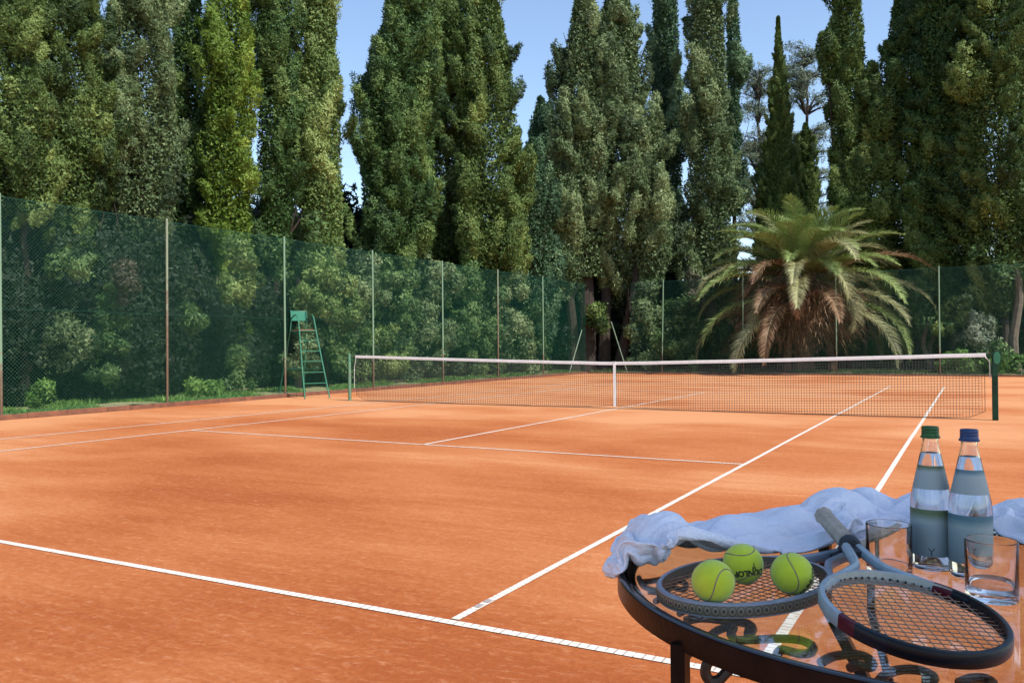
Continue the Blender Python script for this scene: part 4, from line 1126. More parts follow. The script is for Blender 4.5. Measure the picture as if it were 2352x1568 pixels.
# ------------------------------------------------------------------ towel (a crumpled sheet, stored as measured vertices)
TOWEL = [
145,16,292,138,18,308,130,16,323,130,5,308,139,11,303,140,20,289,135,25,262,127,22,269,126,21,299,116,23,288,119,27,251,133,30,245,130,41,230,122,36,259,110,34,263,109,41,249,117,40,232,124,40,209,117,40,190,107,43,187,108,47,227,102,58,226,99,57,191,101,46,185,100,50,163,110,61,171,116,65,185,108,58,163,99,58,149,91,59,142,94,74,161,98,87,150,95,77,135,90,84,123,90,84,99,87,75,86,75,77,85,71,80,53,85,83,31,90,90,25,96,96,14,97,109,1,88,116,0,85,121,20,
4,9,18,10,0,1,9,0,5,5,0,17,-4,-9,2,-2,-11,-7,5,-4,0,6,0,-19,6,0,-19,4,0,14,-2,-3,20,-8,-3,-1,6,-5,5,-2,5,-19,4,-1,6,3,-5,1,-6,0,-1,-6,0,4,7,0,3,7,-2,-7,-2,-4,-18,1,-9,6,-1,1,33,-4,5,5,-4,5,7,-9,4,-3,-2,4,-15,6,0,-5,6,0,-1,3,0,-11,-3,-9,-1,-3,-1,13,2,-2,-12,-1,-8,-18,-7,3,8,0,14,4,12,5,-16,10,9,-9,-14,8,-10,-12,8,-10,-12,11,-4,-4,0,45,10,7,47,13,14,32,
1,1,43,5,9,22,11,3,9,10,2,9,9,-1,7,6,-2,10,1,-12,-2,-1,-9,-4,-8,-3,-28,3,4,-27,1,8,29,-3,5,28,-3,-3,26,8,4,8,5,10,0,9,9,8,5,9,6,1,8,3,1,8,11,7,4,4,5,5,-24,8,0,-17,0,-8,-16,10,2,-1,10,5,6,-5,-6,14,-10,-1,4,-3,9,-5,4,2,-12,6,7,-3,2,3,-13,-5,-2,-2,-3,-7,1,-10,-7,5,-10,-9,-5,-11,-1,-6,-7,13,6,2,13,17,1,5,49,-7,8,44,-18,6,27,-19,14,16,-19,16,16,-18,19,14,
-16,-3,14,-11,1,30,-10,9,-1,-3,11,13,2,10,4,8,-4,-1,4,-9,1,0,-9,15,1,-7,3,0,-14,-3,7,-7,-5,11,1,16,1,7,9,-4,-5,42,12,6,-14,8,12,-1,6,10,23,2,11,25,-2,8,13,4,10,9,8,7,1,3,7,-8,7,5,4,6,5,4,3,8,11,1,6,15,-6,4,1,-5,8,9,2,13,2,3,8,9,4,-2,22,-4,-7,-4,-6,-4,11,-5,1,13,-1,7,17,-6,4,17,-6,9,20,-11,13,14,-10,16,19,-17,7,26,-15,13,37,-21,17,1,-24,17,-6,-23,12,22,
0,4,36,-12,2,28,-10,7,27,-8,18,-5,-4,15,3,0,15,-1,12,4,15,16,8,1,10,2,19,7,1,30,7,-1,26,-1,4,33,6,-9,6,15,-1,-30,2,-3,43,-3,-10,34,-4,-13,21,-9,-11,22,-14,-5,25,-10,0,31,3,6,29,2,10,9,5,6,27,-7,5,5,-6,1,39,4,10,20,4,8,19,5,4,43,-3,5,44,0,10,42,-5,5,31,-4,-15,20,-9,6,8,8,9,-4,7,9,-6,4,10,17,-11,3,7,-8,2,53,-5,14,45,-1,22,42,0,20,44,-6,19,48,-13,16,52,-19,20,11,
12,5,31,10,8,35,7,10,34,8,10,31,8,13,35,8,7,42,10,10,29,16,7,6,16,10,0,13,14,1,7,13,-25,11,12,-7,13,15,-4,10,20,19,6,18,-16,1,19,10,2,17,31,1,13,42,-3,5,48,-13,-2,43,-12,1,44,-6,6,38,-13,14,9,-18,6,28,-20,-10,-7,-16,-12,-23,-20,-9,17,-24,2,14,-18,11,30,-21,1,21,-21,9,-18,-6,17,-38,10,21,-4,8,19,-4,7,13,-15,5,14,-34,9,16,1,8,14,13,8,17,21,6,21,35,0,22,45,2,21,47,6,19,32,13,15,21,
17,3,15,18,6,24,16,8,34,13,-3,46,1,-10,56,-5,-7,52,-2,7,45,5,7,54,19,9,15,18,10,-34,20,-3,17,15,-9,36,-8,2,70,-13,4,71,-10,9,63,-3,17,39,-5,20,21,-5,19,20,-5,19,24,-8,15,41,-22,0,32,-24,-11,11,-16,-6,38,-16,2,48,-16,14,33,-23,9,36,-25,7,-1,-28,6,-20,-29,2,-33,-20,13,-47,-4,25,-45,3,31,-2,1,25,10,0,23,9,-4,18,22,3,18,18,3,20,2,-10,15,-28,-8,18,-32,-3,23,-35,10,24,-28,13,20,-5,11,18,11,0,10,38,
19,6,5,21,0,-16,21,1,-5,15,12,-22,19,14,7,16,8,29,-4,9,37,-8,8,38,-3,5,55,4,8,59,11,22,-5,-2,17,-55,0,23,-34,16,21,-9,19,9,-35,18,5,-50,18,5,-54,15,8,-52,14,14,-49,12,23,-44,10,28,-2,4,26,38,9,26,-7,9,29,7,19,25,0,13,27,30,8,23,55,12,20,46,12,20,39,19,17,48,19,19,56,10,25,44,-7,25,16,0,24,20,0,23,25,-8,11,52,-6,13,43,10,18,-2,11,16,-21,11,15,-31,12,16,-40,-5,8,-56,-10,3,-42,-4,8,-32,
19,8,-5,19,3,-7,19,1,-13,17,-4,-2,8,8,-42,11,14,-13,17,-1,-6,11,4,31,0,10,42,1,11,51,-15,-4,50,0,12,58,24,2,10,15,4,-54,12,19,-6,10,20,21,10,19,32,10,19,31,8,23,26,9,19,34,20,11,27,20,16,35,10,15,66,15,17,47,10,24,43,9,26,27,8,26,26,-3,27,27,-7,27,30,-14,27,14,-8,23,41,-5,21,44,7,22,45,-3,22,45,-4,14,50,6,17,14,12,16,-4,-4,11,38,4,13,30,12,12,13,-6,0,35,10,9,23,13,7,-11,3,4,-37,
19,11,-7,17,15,-3,21,2,-16,19,8,-16,18,11,0,11,14,-47,19,14,-22,17,3,-54,16,-1,-62,12,-6,-75,23,12,-27,21,11,1,15,18,-7,5,8,56,2,-8,63,8,-3,57,7,1,57,8,5,57,16,9,48,15,14,44,6,16,50,8,26,22,17,24,-16,16,25,-4,5,22,47,6,23,45,18,22,10,19,19,6,17,21,17,5,22,49,-9,27,5,-9,26,0,-5,23,28,-2,24,17,2,25,-6,-9,15,28,-16,-1,32,11,4,17,11,2,1,-9,-2,34,-2,7,31,-8,1,13,-4,7,18,7,9,-10,
18,8,-7,16,13,4,14,17,5,19,11,1,20,10,-12,14,26,9,15,29,-20,26,20,-20,26,19,-27,21,22,-24,15,22,-43,26,-3,-14,3,-9,58,1,-11,51,6,1,48,3,0,50,5,5,44,7,8,40,3,7,55,12,13,35,10,22,29,16,18,12,10,21,36,8,21,37,10,25,8,12,22,2,3,24,16,-2,18,41,-7,15,41,-1,20,31,9,20,31,-8,7,50,-21,4,14,-12,7,39,-11,5,36,-9,14,12,-5,14,7,-5,11,-1,2,14,8,3,13,6,-4,10,-2,-7,7,13,-8,5,-2,3,8,8,
13,6,-14,13,8,1,9,16,13,5,20,16,16,14,7,17,17,22,20,19,17,6,31,16,3,33,24,6,31,12,14,15,48,-14,22,-28,-5,23,6,16,4,1,10,0,-23,8,-3,-17,12,3,-5,12,3,0,12,4,12,8,5,40,9,11,28,-2,4,54,-6,1,58,-9,-1,56,-8,0,56,-7,5,55,-5,10,51,-2,16,30,0,16,25,5,16,7,-13,12,24,3,16,-10,0,13,-15,-12,0,-34,2,11,-7,6,10,-13,8,12,-23,6,12,17,-3,11,8,-1,8,-29,0,5,-25,-1,10,-8,-3,5,-16,-3,5,-4,
12,1,-22,6,-10,-23,6,-10,-36,13,4,-21,7,19,-12,10,5,-49,-8,20,-37,11,12,-53,11,12,-54,22,12,7,4,12,-51,6,15,10,11,9,13,5,9,15,6,7,11,4,2,-14,5,-1,-9,10,2,1,9,3,-4,5,3,-20,-1,1,-30,3,10,-22,9,11,1,7,11,12,6,12,14,7,10,10,9,7,1,9,9,2,9,10,2,-2,11,15,-1,13,0,-5,7,3,-3,-1,28,-6,2,21,-14,1,-10,-14,5,-11,0,10,8,-2,15,16,-3,13,16,-5,7,30,5,12,-2,6,7,-22,1,10,2,-8,-7,-16,
12,12,18,19,1,-8,9,-8,-13,0,-10,-33,2,-8,-35,13,10,-4,15,-3,-20,9,18,19,11,20,18,-5,20,1,2,12,46,7,2,50,4,-10,-16,8,13,-5,8,10,5,4,10,18,6,3,-21,6,1,-17,2,-2,-26,2,0,-20,4,4,-15,4,5,-14,4,7,-12,8,6,1,8,4,-6,6,-2,-17,3,-7,-21,8,-1,-13,8,-1,-12,9,-1,-13,7,1,-2,-2,10,-6,-5,11,2,-6,8,10,-4,14,13,11,4,25,-10,9,26,-8,12,-3,-6,15,5,9,12,-12,10,1,-24,10,-2,-21,14,6,0,1,16,26,
0,2,39,3,17,24,16,2,11,13,-6,-6,12,-4,-6,3,-7,-30,7,12,12,-7,-5,32,7,1,48,7,-3,49,14,-7,17,11,1,14,9,4,2,2,-15,-9,1,-12,-34,4,-1,-39,-6,-9,-13,-10,-7,-16,1,-4,-28,4,-1,-25,10,3,-8,9,4,-2,5,6,-8,4,6,-17,4,-9,-8,7,-6,-2,8,0,-8,8,-3,-18,5,-8,-15,3,-13,-10,7,-10,-14,12,-3,-8,11,0,-18,5,12,2,14,2,9,-6,16,-17,-6,23,12,-19,10,-26,-17,3,-37,-10,16,-11,-8,16,-7,6,16,-20,6,1,-47,7,2,-51,
-4,-14,3,-3,-1,28,-1,12,22,9,3,15,-2,1,36,6,-2,30,14,0,8,17,10,8,6,-7,42,6,-5,48,-1,5,45,7,-5,-3,9,6,-26,6,4,-39,5,-4,-22,0,-15,-24,2,0,-40,-1,-4,-39,-9,-6,-10,-9,-9,2,-6,-8,-22,-1,-7,-28,3,-3,-30,6,4,-20,4,12,-3,6,5,-4,3,7,22,-1,8,17,7,11,4,12,2,-14,9,-11,-22,5,-15,-16,7,-1,-40,18,5,-3,-11,10,1,2,18,7,3,19,-16,-3,20,-21,-11,19,-17,-9,17,-25,-1,23,3,-4,23,2,-2,22,-5,6,18,-22,
14,-5,20,1,-16,27,4,-3,34,0,9,36,4,-12,13,4,-11,11,7,-15,7,0,-17,15,-8,-12,-10,-5,-7,-29,0,12,5,2,8,27,4,14,23,-1,24,8,4,25,-14,7,22,6,3,11,24,13,8,-9,10,6,-15,5,3,-27,-2,-2,-28,-6,-9,-11,-6,-12,-9,-4,-13,-9,2,0,-39,-4,11,19,-8,4,26,-8,2,24,-5,7,17,3,13,15,2,11,30,5,12,24,6,12,19,-2,9,-15,-2,10,12,7,8,19,10,-2,-29,9,11,-16,0,13,39,-12,13,23,-11,17,13,-15,14,6,-19,8,25,-20,6,27,
2,18,-29,18,-1,-20,6,-18,25,-2,-18,42,0,6,56,-5,6,52,6,-7,40,17,6,4,12,3,28,8,8,12,-2,2,-29,-4,12,4,-11,2,32,-1,17,3,-5,16,24,4,8,50,12,9,10,6,10,14,8,9,1,8,6,-1,9,6,0,5,5,-19,1,-1,-28,-4,-7,-26,-5,-9,-17,2,2,-35,6,10,-4,0,8,17,1,8,18,-3,10,17,0,6,27,1,7,21,-1,5,27,3,7,10,5,8,15,-11,3,-3,1,12,25,5,16,22,2,19,18,-10,15,27,-22,9,-1,-17,23,8,-19,24,12,-22,17,38,
1,2,22,-2,9,-23,5,-1,-26,2,-7,16,2,-8,34,-2,-3,34,1,-1,21,8,-3,-1,6,2,9,4,2,32,11,8,-5,4,17,-17,15,9,31,6,-3,78,14,12,51,7,23,-3,1,20,40,-5,16,44,-5,2,55,7,7,28,8,4,19,10,5,0,7,6,-5,9,8,-3,7,10,-3,4,6,-31,9,6,-21,10,9,-6,-1,12,27,-7,0,43,-3,14,16,-10,3,28,-8,4,28,5,3,29,10,5,-16,-5,9,21,2,11,26,4,13,15,5,12,-36,8,19,4,-4,13,48,-10,15,51,-11,23,44,-15,25,41,
-20,-8,13,-5,3,59,-1,19,21,12,6,-31,5,-2,-37,12,3,2,-12,6,-22,2,6,37,1,3,30,12,2,-29,11,3,56,17,9,49,12,9,51,13,20,40,15,20,42,13,14,63,17,2,69,15,5,68,12,13,56,-2,1,69,-1,-2,58,7,1,44,13,3,25,12,8,-9,11,10,5,6,5,38,-1,-7,40,-1,-5,43,-4,-5,43,-3,8,41,-8,4,43,-5,10,30,-6,8,25,-7,4,22,2,6,21,4,5,21,-12,0,-13,-4,6,23,4,14,17,4,-1,43,4,12,34,-4,10,45,-7,7,55,-6,6,65,
-10,27,11,-20,20,-20,-10,23,-11,4,30,14,29,6,-12,21,0,-47,13,10,49,-12,5,68,14,6,-37,12,16,10,12,14,15,16,-4,35,16,17,26,15,16,42,20,9,39,19,14,46,14,26,46,15,21,54,13,21,53,13,19,49,8,14,55,-1,5,63,-4,1,65,-3,0,68,4,3,63,1,-3,66,10,17,13,11,18,-12,14,16,-28,13,20,2,16,16,-7,10,18,17,5,14,31,-8,11,27,-10,6,22,12,-2,-16,2,8,30,-9,8,17,6,11,27,0,17,6,1,10,42,4,-13,42,3,0,59,2,20,34,
26,20,26,21,12,60,15,1,79,12,-7,83,2,21,78,4,15,85,16,14,81,26,0,-23,16,21,14,14,18,23,17,-5,33,8,17,-24,9,19,-28,17,16,-7,5,23,30,9,26,9,10,29,-2,15,25,37,18,26,28,16,25,38,14,23,49,13,23,37,11,18,52,8,14,60,-1,8,74,4,22,49,-1,20,53,2,22,46,17,20,27,22,16,-14,19,19,-5,20,15,-17,18,17,1,20,9,-3,19,5,-4,3,15,31,8,14,20,5,13,28,-2,16,29,-7,21,-10,5,0,-55,-2,21,-20,8,23,16,2,21,29,
30,6,47,34,10,13,34,13,-5,32,18,-25,31,11,-36,30,15,-20,25,16,-49,13,30,26,17,22,23,14,-3,57,9,21,-10,11,15,-25,14,11,-17,7,14,-39,16,12,-15,17,12,-25,19,16,3,17,22,8,15,24,28,15,28,23,16,26,39,12,22,60,11,24,51,13,25,44,16,27,19,18,26,7,20,25,-1,18,25,24,15,27,27,15,27,30,19,26,21,21,24,11,23,19,-12,18,22,-2,12,24,11,12,22,14,6,20,35,4,19,39,-8,16,40,9,-14,45,-7,12,54,6,25,4,-6,23,-12,2,16,43,
24,25,-41,29,23,-20,30,22,-15,28,23,-18,21,30,15,20,27,42,15,23,56,17,22,37,7,15,61,10,21,-16,13,4,-38,15,7,2,3,6,-37,6,7,-33,10,7,-31,12,13,2,8,13,-30,16,14,-16,17,18,8,17,21,26,16,25,23,17,27,22,19,28,6,18,27,-2,19,27,-1,20,28,3,18,29,16,18,28,29,7,31,47,4,32,57,5,32,58,11,34,44,14,33,35,15,32,27,17,31,23,17,29,16,18,27,8,16,24,15,9,-16,58,-9,13,64,2,22,44,12,16,38,11,19,6,2,20,-19,
29,26,-14,25,28,-33,28,27,-27,21,34,-28,21,34,-17,15,32,-43,13,25,-66,10,20,-68,8,16,-54,5,21,-9,13,14,1,9,3,-33,13,3,-8,9,1,-29,7,5,-33,12,7,-20,12,-2,-33,10,9,-41,13,15,-29,16,19,-8,16,24,-10,18,27,2,15,27,30,14,27,37,13,27,40,13,28,42,14,30,41,16,33,15,15,35,21,12,37,34,5,35,67,-4,27,92,-8,23,101,-7,24,99,-9,23,95,-6,22,88,6,21,78,-2,-6,84,-5,18,61,10,23,33,10,19,32,7,15,31,9,14,21,10,9,22,
22,28,-32,26,27,-26,18,32,-42,14,34,-39,11,29,-62,12,28,-65,11,28,-50,11,26,-39,17,21,-9,17,16,-9,7,20,-4,16,8,-10,13,6,-23,12,5,-25,5,7,-36,11,5,-33,10,9,-33,3,10,-47,10,12,-38,9,18,-35,12,6,-61,12,7,-69,13,11,-69,15,16,-59,15,18,-58,15,19,-59,14,19,-65,10,17,-77,7,13,-90,4,0,-103,14,13,-96,19,32,-58,19,40,-3,14,40,46,11,34,75,5,25,90,-9,13,92,-2,26,57,17,24,13,20,18,8,19,15,5,6,17,30,7,11,31,11,5,28,
21,25,-23,19,27,-33,15,29,-37,12,34,-22,13,35,11,15,32,-11,15,28,-27,16,24,-14,15,22,-15,13,19,-18,13,17,-14,11,19,-8,13,10,-34,17,10,-5,18,7,7,4,2,-51,6,12,-39,4,12,-44,6,13,-44,11,15,-34,6,21,-27,12,13,-50,11,10,-59,10,11,-63,11,12,-61,11,12,-61,7,9,-70,3,1,-80,1,-3,-84,2,8,-86,-7,3,-92,-8,2,-99,-3,11,-106,11,23,-92,14,30,-74,16,34,-49,16,35,-14,16,32,3,6,29,25,9,26,22,5,21,35,2,8,57,4,9,49,13,2,37,
16,23,-22,15,25,-29,11,29,-24,10,31,-6,13,30,4,13,29,6,18,24,-12,19,22,-8,15,23,-20,15,19,-30,14,19,-25,14,20,-23,14,21,-21,10,21,-35,13,20,-30,10,23,2,12,19,-21,9,15,-40,1,14,-47,8,12,-43,8,20,-23,10,19,-24,12,15,-43,10,10,-54,11,10,-52,6,4,-63,4,1,-65,5,6,-62,10,17,-44,13,24,-13,15,19,-46,14,17,-61,8,14,-82,-6,3,-101,-5,4,-105,-3,7,-103,10,14,-88,16,20,-60,19,26,-22,9,29,22,8,23,44,9,21,43,7,8,62,-2,22,35,
13,22,-16,13,23,-17,10,26,-13,11,27,-9,12,27,-8,9,28,14,10,28,15,13,24,-35,14,23,-26,18,20,-34,18,21,-36,13,26,-31,11,29,-26,10,29,-33,-1,26,-50,12,26,-22,8,26,21,15,18,-20,10,15,-40,8,13,-44,10,12,-42,3,22,-20,11,18,-30,10,18,-25,7,5,-53,7,5,-52,9,7,-48,13,14,-16,13,15,10,13,12,-30,12,15,29,12,17,40,14,19,43,20,25,-1,18,27,-31,15,25,-59,2,15,-91,-3,0,-93,-6,-8,-89,-5,-11,-83,-4,-6,-80,-4,2,-79,-4,14,-70,15,2,-65,
15,17,-20,10,24,-31,9,26,-30,14,24,-3,9,25,-25,11,25,-2,5,28,14,10,27,6,9,25,-37,7,31,-10,10,31,-24,8,33,-17,9,35,7,11,33,30,13,33,-8,1,30,-45,13,28,-17,12,25,-17,8,20,-40,9,17,-42,9,7,-51,15,14,-26,5,23,-7,10,18,-30,12,13,-34,11,13,-29,12,15,-1,12,11,22,12,8,-25,12,11,20,10,15,-20,9,14,-31,17,15,-3,15,21,14,14,17,49,14,18,60,16,19,64,15,23,56,19,28,14,17,29,-13,17,27,-23,20,24,-9,23,24,-5,2,34,-1,
10,20,-21,9,22,-25,10,23,-25,5,25,-41,7,24,-25,11,24,-16,12,26,6,6,29,12,9,29,0,9,30,-21,5,31,33,5,35,25,5,36,-5,10,36,6,10,34,8,16,29,-18,13,29,-19,4,30,18,20,16,-25,7,10,-62,9,16,-50,6,15,-50,7,21,-35,17,10,-39,12,21,-12,12,20,5,12,15,25,11,16,-7,11,16,-4,9,14,-19,10,15,5,9,15,-8,2,17,-26,10,16,19,11,18,-31,11,20,-41,11,25,-32,17,28,-11,13,26,40,14,27,36,16,29,9,12,29,-35,10,22,-64,11,24,-64,
14,20,-23,11,18,-19,10,20,1,14,16,18,13,18,-12,7,18,-33,10,20,-18,7,25,14,6,29,11,4,30,29,6,33,33,6,34,39,24,28,21,18,29,-43,17,33,-17,19,29,-16,8,26,-48,12,29,-8,12,27,-7,12,24,9,12,23,-2,9,15,-49,22,6,-3,10,22,13,12,20,2,12,19,1,12,18,-6,11,16,-7,11,14,1,10,14,1,9,12,-13,9,7,28,12,8,-13,1,10,-38,7,15,29,9,20,23,13,22,-17,12,24,-16,8,26,-28,9,25,29,4,24,45,3,20,62,4,15,72,2,15,74,
4,23,-18,8,22,-20,9,20,5,12,16,9,11,12,28,11,13,16,9,16,-23,9,20,-17,5,26,13,10,25,38,7,34,9,13,34,-17,12,34,-17,17,30,-24,17,25,-42,9,31,-16,12,29,-7,14,26,-1,12,26,-2,12,23,-27,12,21,-28,9,25,-1,2,24,-6,-1,18,41,2,19,38,12,19,8,11,18,-7,11,16,-7,9,16,9,9,14,7,10,3,35,12,10,-5,7,8,28,11,12,0,3,16,-21,9,17,21,6,18,32,5,20,-28,13,19,14,6,13,-50,8,0,-61,9,1,-62,7,10,-60,9,20,-41,
20,13,-21,6,19,37,7,20,8,6,18,0,5,16,-15,7,10,-34,12,14,2,13,14,14,13,18,17,8,26,6,8,28,-10,13,29,-16,13,30,-14,10,30,-11,9,28,-6,11,25,21,12,25,-4,16,23,-5,9,28,0,8,28,0,8,27,11,10,22,33,2,26,4,10,21,16,7,20,29,7,18,29,8,19,12,8,18,18,8,17,17,8,6,45,7,15,25,8,14,21,8,15,14,8,14,12,8,15,-13,11,13,-5,9,15,13,17,4,1,9,13,-25,12,6,-33,7,16,-4,6,17,-14,9,17,5,9,14,-33,
-2,9,-23,7,8,1,5,5,22,-1,12,-16,8,-3,-30,8,9,-15,4,9,-28,1,8,-32,11,8,8,10,13,-5,10,17,-5,10,17,-6,7,19,-11,7,17,-11,7,17,10,5,17,-16,5,19,-2,8,20,-6,7,23,9,10,23,30,10,25,30,9,27,9,12,24,22,10,25,18,8,23,28,1,22,43,8,24,30,8,24,32,8,15,60,7,25,37,10,26,16,7,24,32,9,25,21,6,24,33,19,18,-5,10,21,-34,15,21,-10,14,22,-14,10,20,-39,8,23,31,11,25,-9,12,25,-5,10,27,-20,10,28,26,
-5,5,-15,-1,9,-22,6,8,1,9,0,-17,2,11,-20,0,-2,-34,0,-1,-35,3,6,-34,7,6,-28,11,8,-5,10,10,4,10,11,2,3,14,5,8,10,2,7,10,-7,7,13,4,8,15,-4,9,18,-7,8,22,13,9,27,9,10,28,15,13,26,30,18,20,35,12,28,-4,13,28,2,13,25,41,11,26,52,9,22,68,10,32,37,12,34,26,10,34,32,13,34,22,13,33,18,19,29,-4,18,28,-2,18,25,-22,27,13,-10,14,26,29,14,18,58,10,28,31,11,27,36,15,30,16,16,30,-2,17,32,-3,
12,18,-10,6,16,-29,4,16,-37,2,18,13,4,17,7,14,15,-5,12,13,-12,13,14,-8,1,18,-29,13,15,-14,14,16,4,15,14,1,13,14,3,11,15,3,11,15,-5,12,16,-10,11,20,-8,6,24,-20,10,27,11,14,26,28,17,25,40,17,27,36,15,28,29,16,24,47,16,24,52,14,28,43,9,27,60,12,33,30,12,35,24,13,36,16,15,36,5,15,34,-4,22,26,-28,21,23,-28,12,27,26,20,21,0,8,26,-16,11,22,19,10,23,-1,12,19,-27,11,21,19,8,20,29,14,20,13,14,22,-7,
20,17,23,20,19,-5,17,19,-20,23,14,-12,19,19,7,16,21,3,18,17,25,18,17,19,15,19,-18,12,21,-22,15,19,-4,10,22,3,16,16,-2,13,19,-1,14,19,2,13,20,13,14,23,3,19,20,18,20,19,28,19,23,29,17,26,29,18,26,33,16,29,25,16,29,23,15,29,23,15,31,14,15,32,9,14,33,10,15,33,3,18,31,-11,19,30,-19,19,30,-23,19,28,-22,17,29,-8,18,27,-2,8,29,22,7,28,-19,7,25,-28,13,24,-7,16,21,-16,16,21,-20,14,23,1,10,24,19,15,20,-14,
21,19,-10,21,20,1,20,21,-4,17,23,-7,17,24,4,15,25,8,13,25,-22,13,24,-18,14,24,-15,6,25,-31,18,19,-15,13,23,1,14,23,2,15,21,4,14,21,13,14,22,-13,14,23,3,9,27,-8,12,26,2,17,24,15,16,28,8,15,29,10,15,30,12,15,31,11,16,32,7,16,33,4,16,33,-6,17,34,-9,21,28,-32,23,26,-39,23,25,-39,24,24,-40,19,31,-21,17,32,-12,14,31,-32,14,31,-22,15,30,16,17,29,18,15,30,-11,14,31,2,16,26,-40,16,25,-46,16,27,-36,13,31,10,
22,23,16,23,22,6,22,22,-1,20,22,-5,19,21,-8,14,25,15,16,25,-2,15,26,-17,20,20,22,18,22,-17,18,21,-18,17,23,3,12,26,3,14,25,3,15,24,-14,15,25,0,17,20,20,15,22,1,20,19,5,8,25,-29,11,27,-18,11,28,-19,14,30,-8,13,31,-24,15,33,-12,14,34,-21,18,29,-46,19,29,-46,14,36,-8,16,34,-13,17,34,-11,16,34,-8,15,34,23,14,32,36,14,32,40,17,32,20,17,32,19,16,33,-13,20,29,-32,21,32,-8,18,35,4,18,35,11,18,33,25,18,32,21,
21,27,24,22,23,15,23,22,6,21,22,4,20,22,3,20,23,-9,18,22,41,17,24,33,16,22,-37,19,23,-16,17,25,-18,18,25,-3,20,23,-3,16,26,1,16,27,2,16,24,11,13,24,-16,15,22,-3,13,22,-4,16,20,20,11,24,-21,19,22,-1,14,25,-31,14,28,-25,16,31,-19,16,31,-34,10,37,-8,20,28,-40,19,27,-47,14,34,2,16,33,-5,15,33,0,14,32,-28,14,32,-30,14,31,-28,15,32,18,13,34,3,13,34,16,13,34,25,19,33,-14,18,34,4,17,35,1,16,36,-19,16,36,-30,
18,29,26,21,25,22,22,23,12,20,23,11,20,23,-11,18,20,43,21,26,-12,22,23,-33,18,27,22,19,26,-16,18,27,-16,16,24,-44,6,34,-9,18,28,-11,17,28,-2,16,25,-10,17,23,-3,18,20,3,11,24,-9,17,17,7,19,17,-4,14,23,-10,15,25,6,17,26,-20,12,28,-38,12,32,1,16,29,-27,4,36,-1,21,26,-33,18,25,-42,14,30,5,17,30,-5,16,29,-2,17,29,3,17,29,3,14,28,-39,14,28,-39,13,29,-35,15,32,-18,11,33,28,17,33,-8,17,35,-10,17,35,-5,19,33,24,
16,31,28,18,28,26,20,26,21,17,29,-5,13,31,18,12,32,23,8,34,26,5,33,40,20,28,-27,19,28,25,9,34,-24,17,27,36,20,27,21,18,29,16,18,28,-2,18,27,5,17,23,8,21,16,11,22,12,11,19,16,6,18,17,10,13,21,-19,16,22,-3,16,25,0,17,24,26,19,24,-24,15,29,-5,14,30,10,15,28,14,20,24,-19,17,23,-36,16,27,8,16,27,7,15,26,-14,16,27,-12,16,24,30,16,25,29,17,26,26,17,27,0,19,27,6,15,30,25,16,32,15,16,34,8,13,36,-8,
13,32,30,14,32,30,12,32,31,12,30,44,13,32,29,9,35,3,5,32,48,25,23,14,25,26,9,22,28,-25,27,22,26,20,30,4,18,30,5,21,29,7,20,27,4,20,25,15,17,26,11,16,24,8,20,17,8,20,17,5,17,17,17,17,15,36,17,22,-4,14,20,42,15,26,-6,10,27,36,15,27,25,15,27,18,7,30,14,18,23,9,20,22,-7,17,22,-27,17,24,-13,17,25,9,17,22,23,16,25,-9,16,22,-26,15,23,-24,17,24,15,15,26,-1,16,27,1,16,28,-3,16,30,8,16,33,5,
9,34,32,11,35,31,10,35,35,11,34,41,11,32,48,14,34,24,19,28,-31,3,36,-23,19,29,20,21,28,5,14,32,-18,18,29,-5,17,30,14,17,29,9,18,29,0,13,30,-17,25,21,15,23,21,16,13,28,0,19,22,9,18,22,24,16,22,25,12,18,54,13,24,36,11,24,44,15,26,21,14,27,30,18,26,10,14,28,15,8,31,15,17,25,-4,17,25,15,17,24,22,17,23,20,17,24,-17,16,22,-18,16,25,-1,16,23,10,13,23,-28,15,24,-17,15,23,-24,16,26,-13,16,27,-15,15,28,-22,
1,34,28,5,35,28,16,33,7,18,32,-28,19,30,-34,22,27,-41,20,33,-13,19,22,58,-4,33,37,17,29,29,17,30,7,19,26,16,20,26,8,17,29,3,15,31,4,14,31,14,7,34,2,6,34,-2,14,30,16,16,28,15,17,25,34,17,25,34,16,26,22,15,28,18,15,27,22,16,25,16,17,23,8,19,23,7,18,24,11,15,25,12,16,25,12,16,25,-14,16,24,-9,15,23,-22,14,23,9,15,22,1,15,21,3,14,23,-10,14,22,20,15,22,-20,16,24,15,16,25,10,15,27,17,15,27,34,
13,30,6,-5,37,24,-14,37,33,-15,38,37,1,31,88,0,22,101,3,19,98,-1,32,54,-2,32,42,-3,31,42,14,29,13,7,31,-2,16,25,-34,5,31,36,18,29,18,26,20,33,27,17,30,28,19,31,24,24,27,11,33,-3,10,30,-10,8,28,-27,16,27,5,15,25,11,15,24,12,22,14,-17,20,16,0,16,17,11,19,14,5,15,17,18,14,18,18,14,18,18,15,16,-15,15,14,11,14,13,-18,14,15,15,15,16,-3,15,18,-5,17,19,7,16,22,13,14,26,0,14,27,29,15,31,21,17,32,-28,
13,30,-20,15,24,-47,23,18,-59,30,17,-68,24,27,-65,26,35,-39,28,28,-9,31,24,2,25,17,12,11,21,42,21,7,52,18,17,20,6,19,61,15,27,13,5,31,35,4,35,-15,1,38,-26,-2,37,-41,-5,32,-57,-3,28,-59,0,26,-54,11,28,-24,16,24,-18,13,20,-45,20,18,-10,11,22,12,18,11,-22,18,12,10,17,12,12,17,10,10,10,15,25,16,10,-1,15,10,6,15,10,3,13,10,17,14,12,-16,13,14,17,16,15,-1,16,19,2,14,21,29,15,27,20,14,31,-28,13,33,-35,13,37,-5,
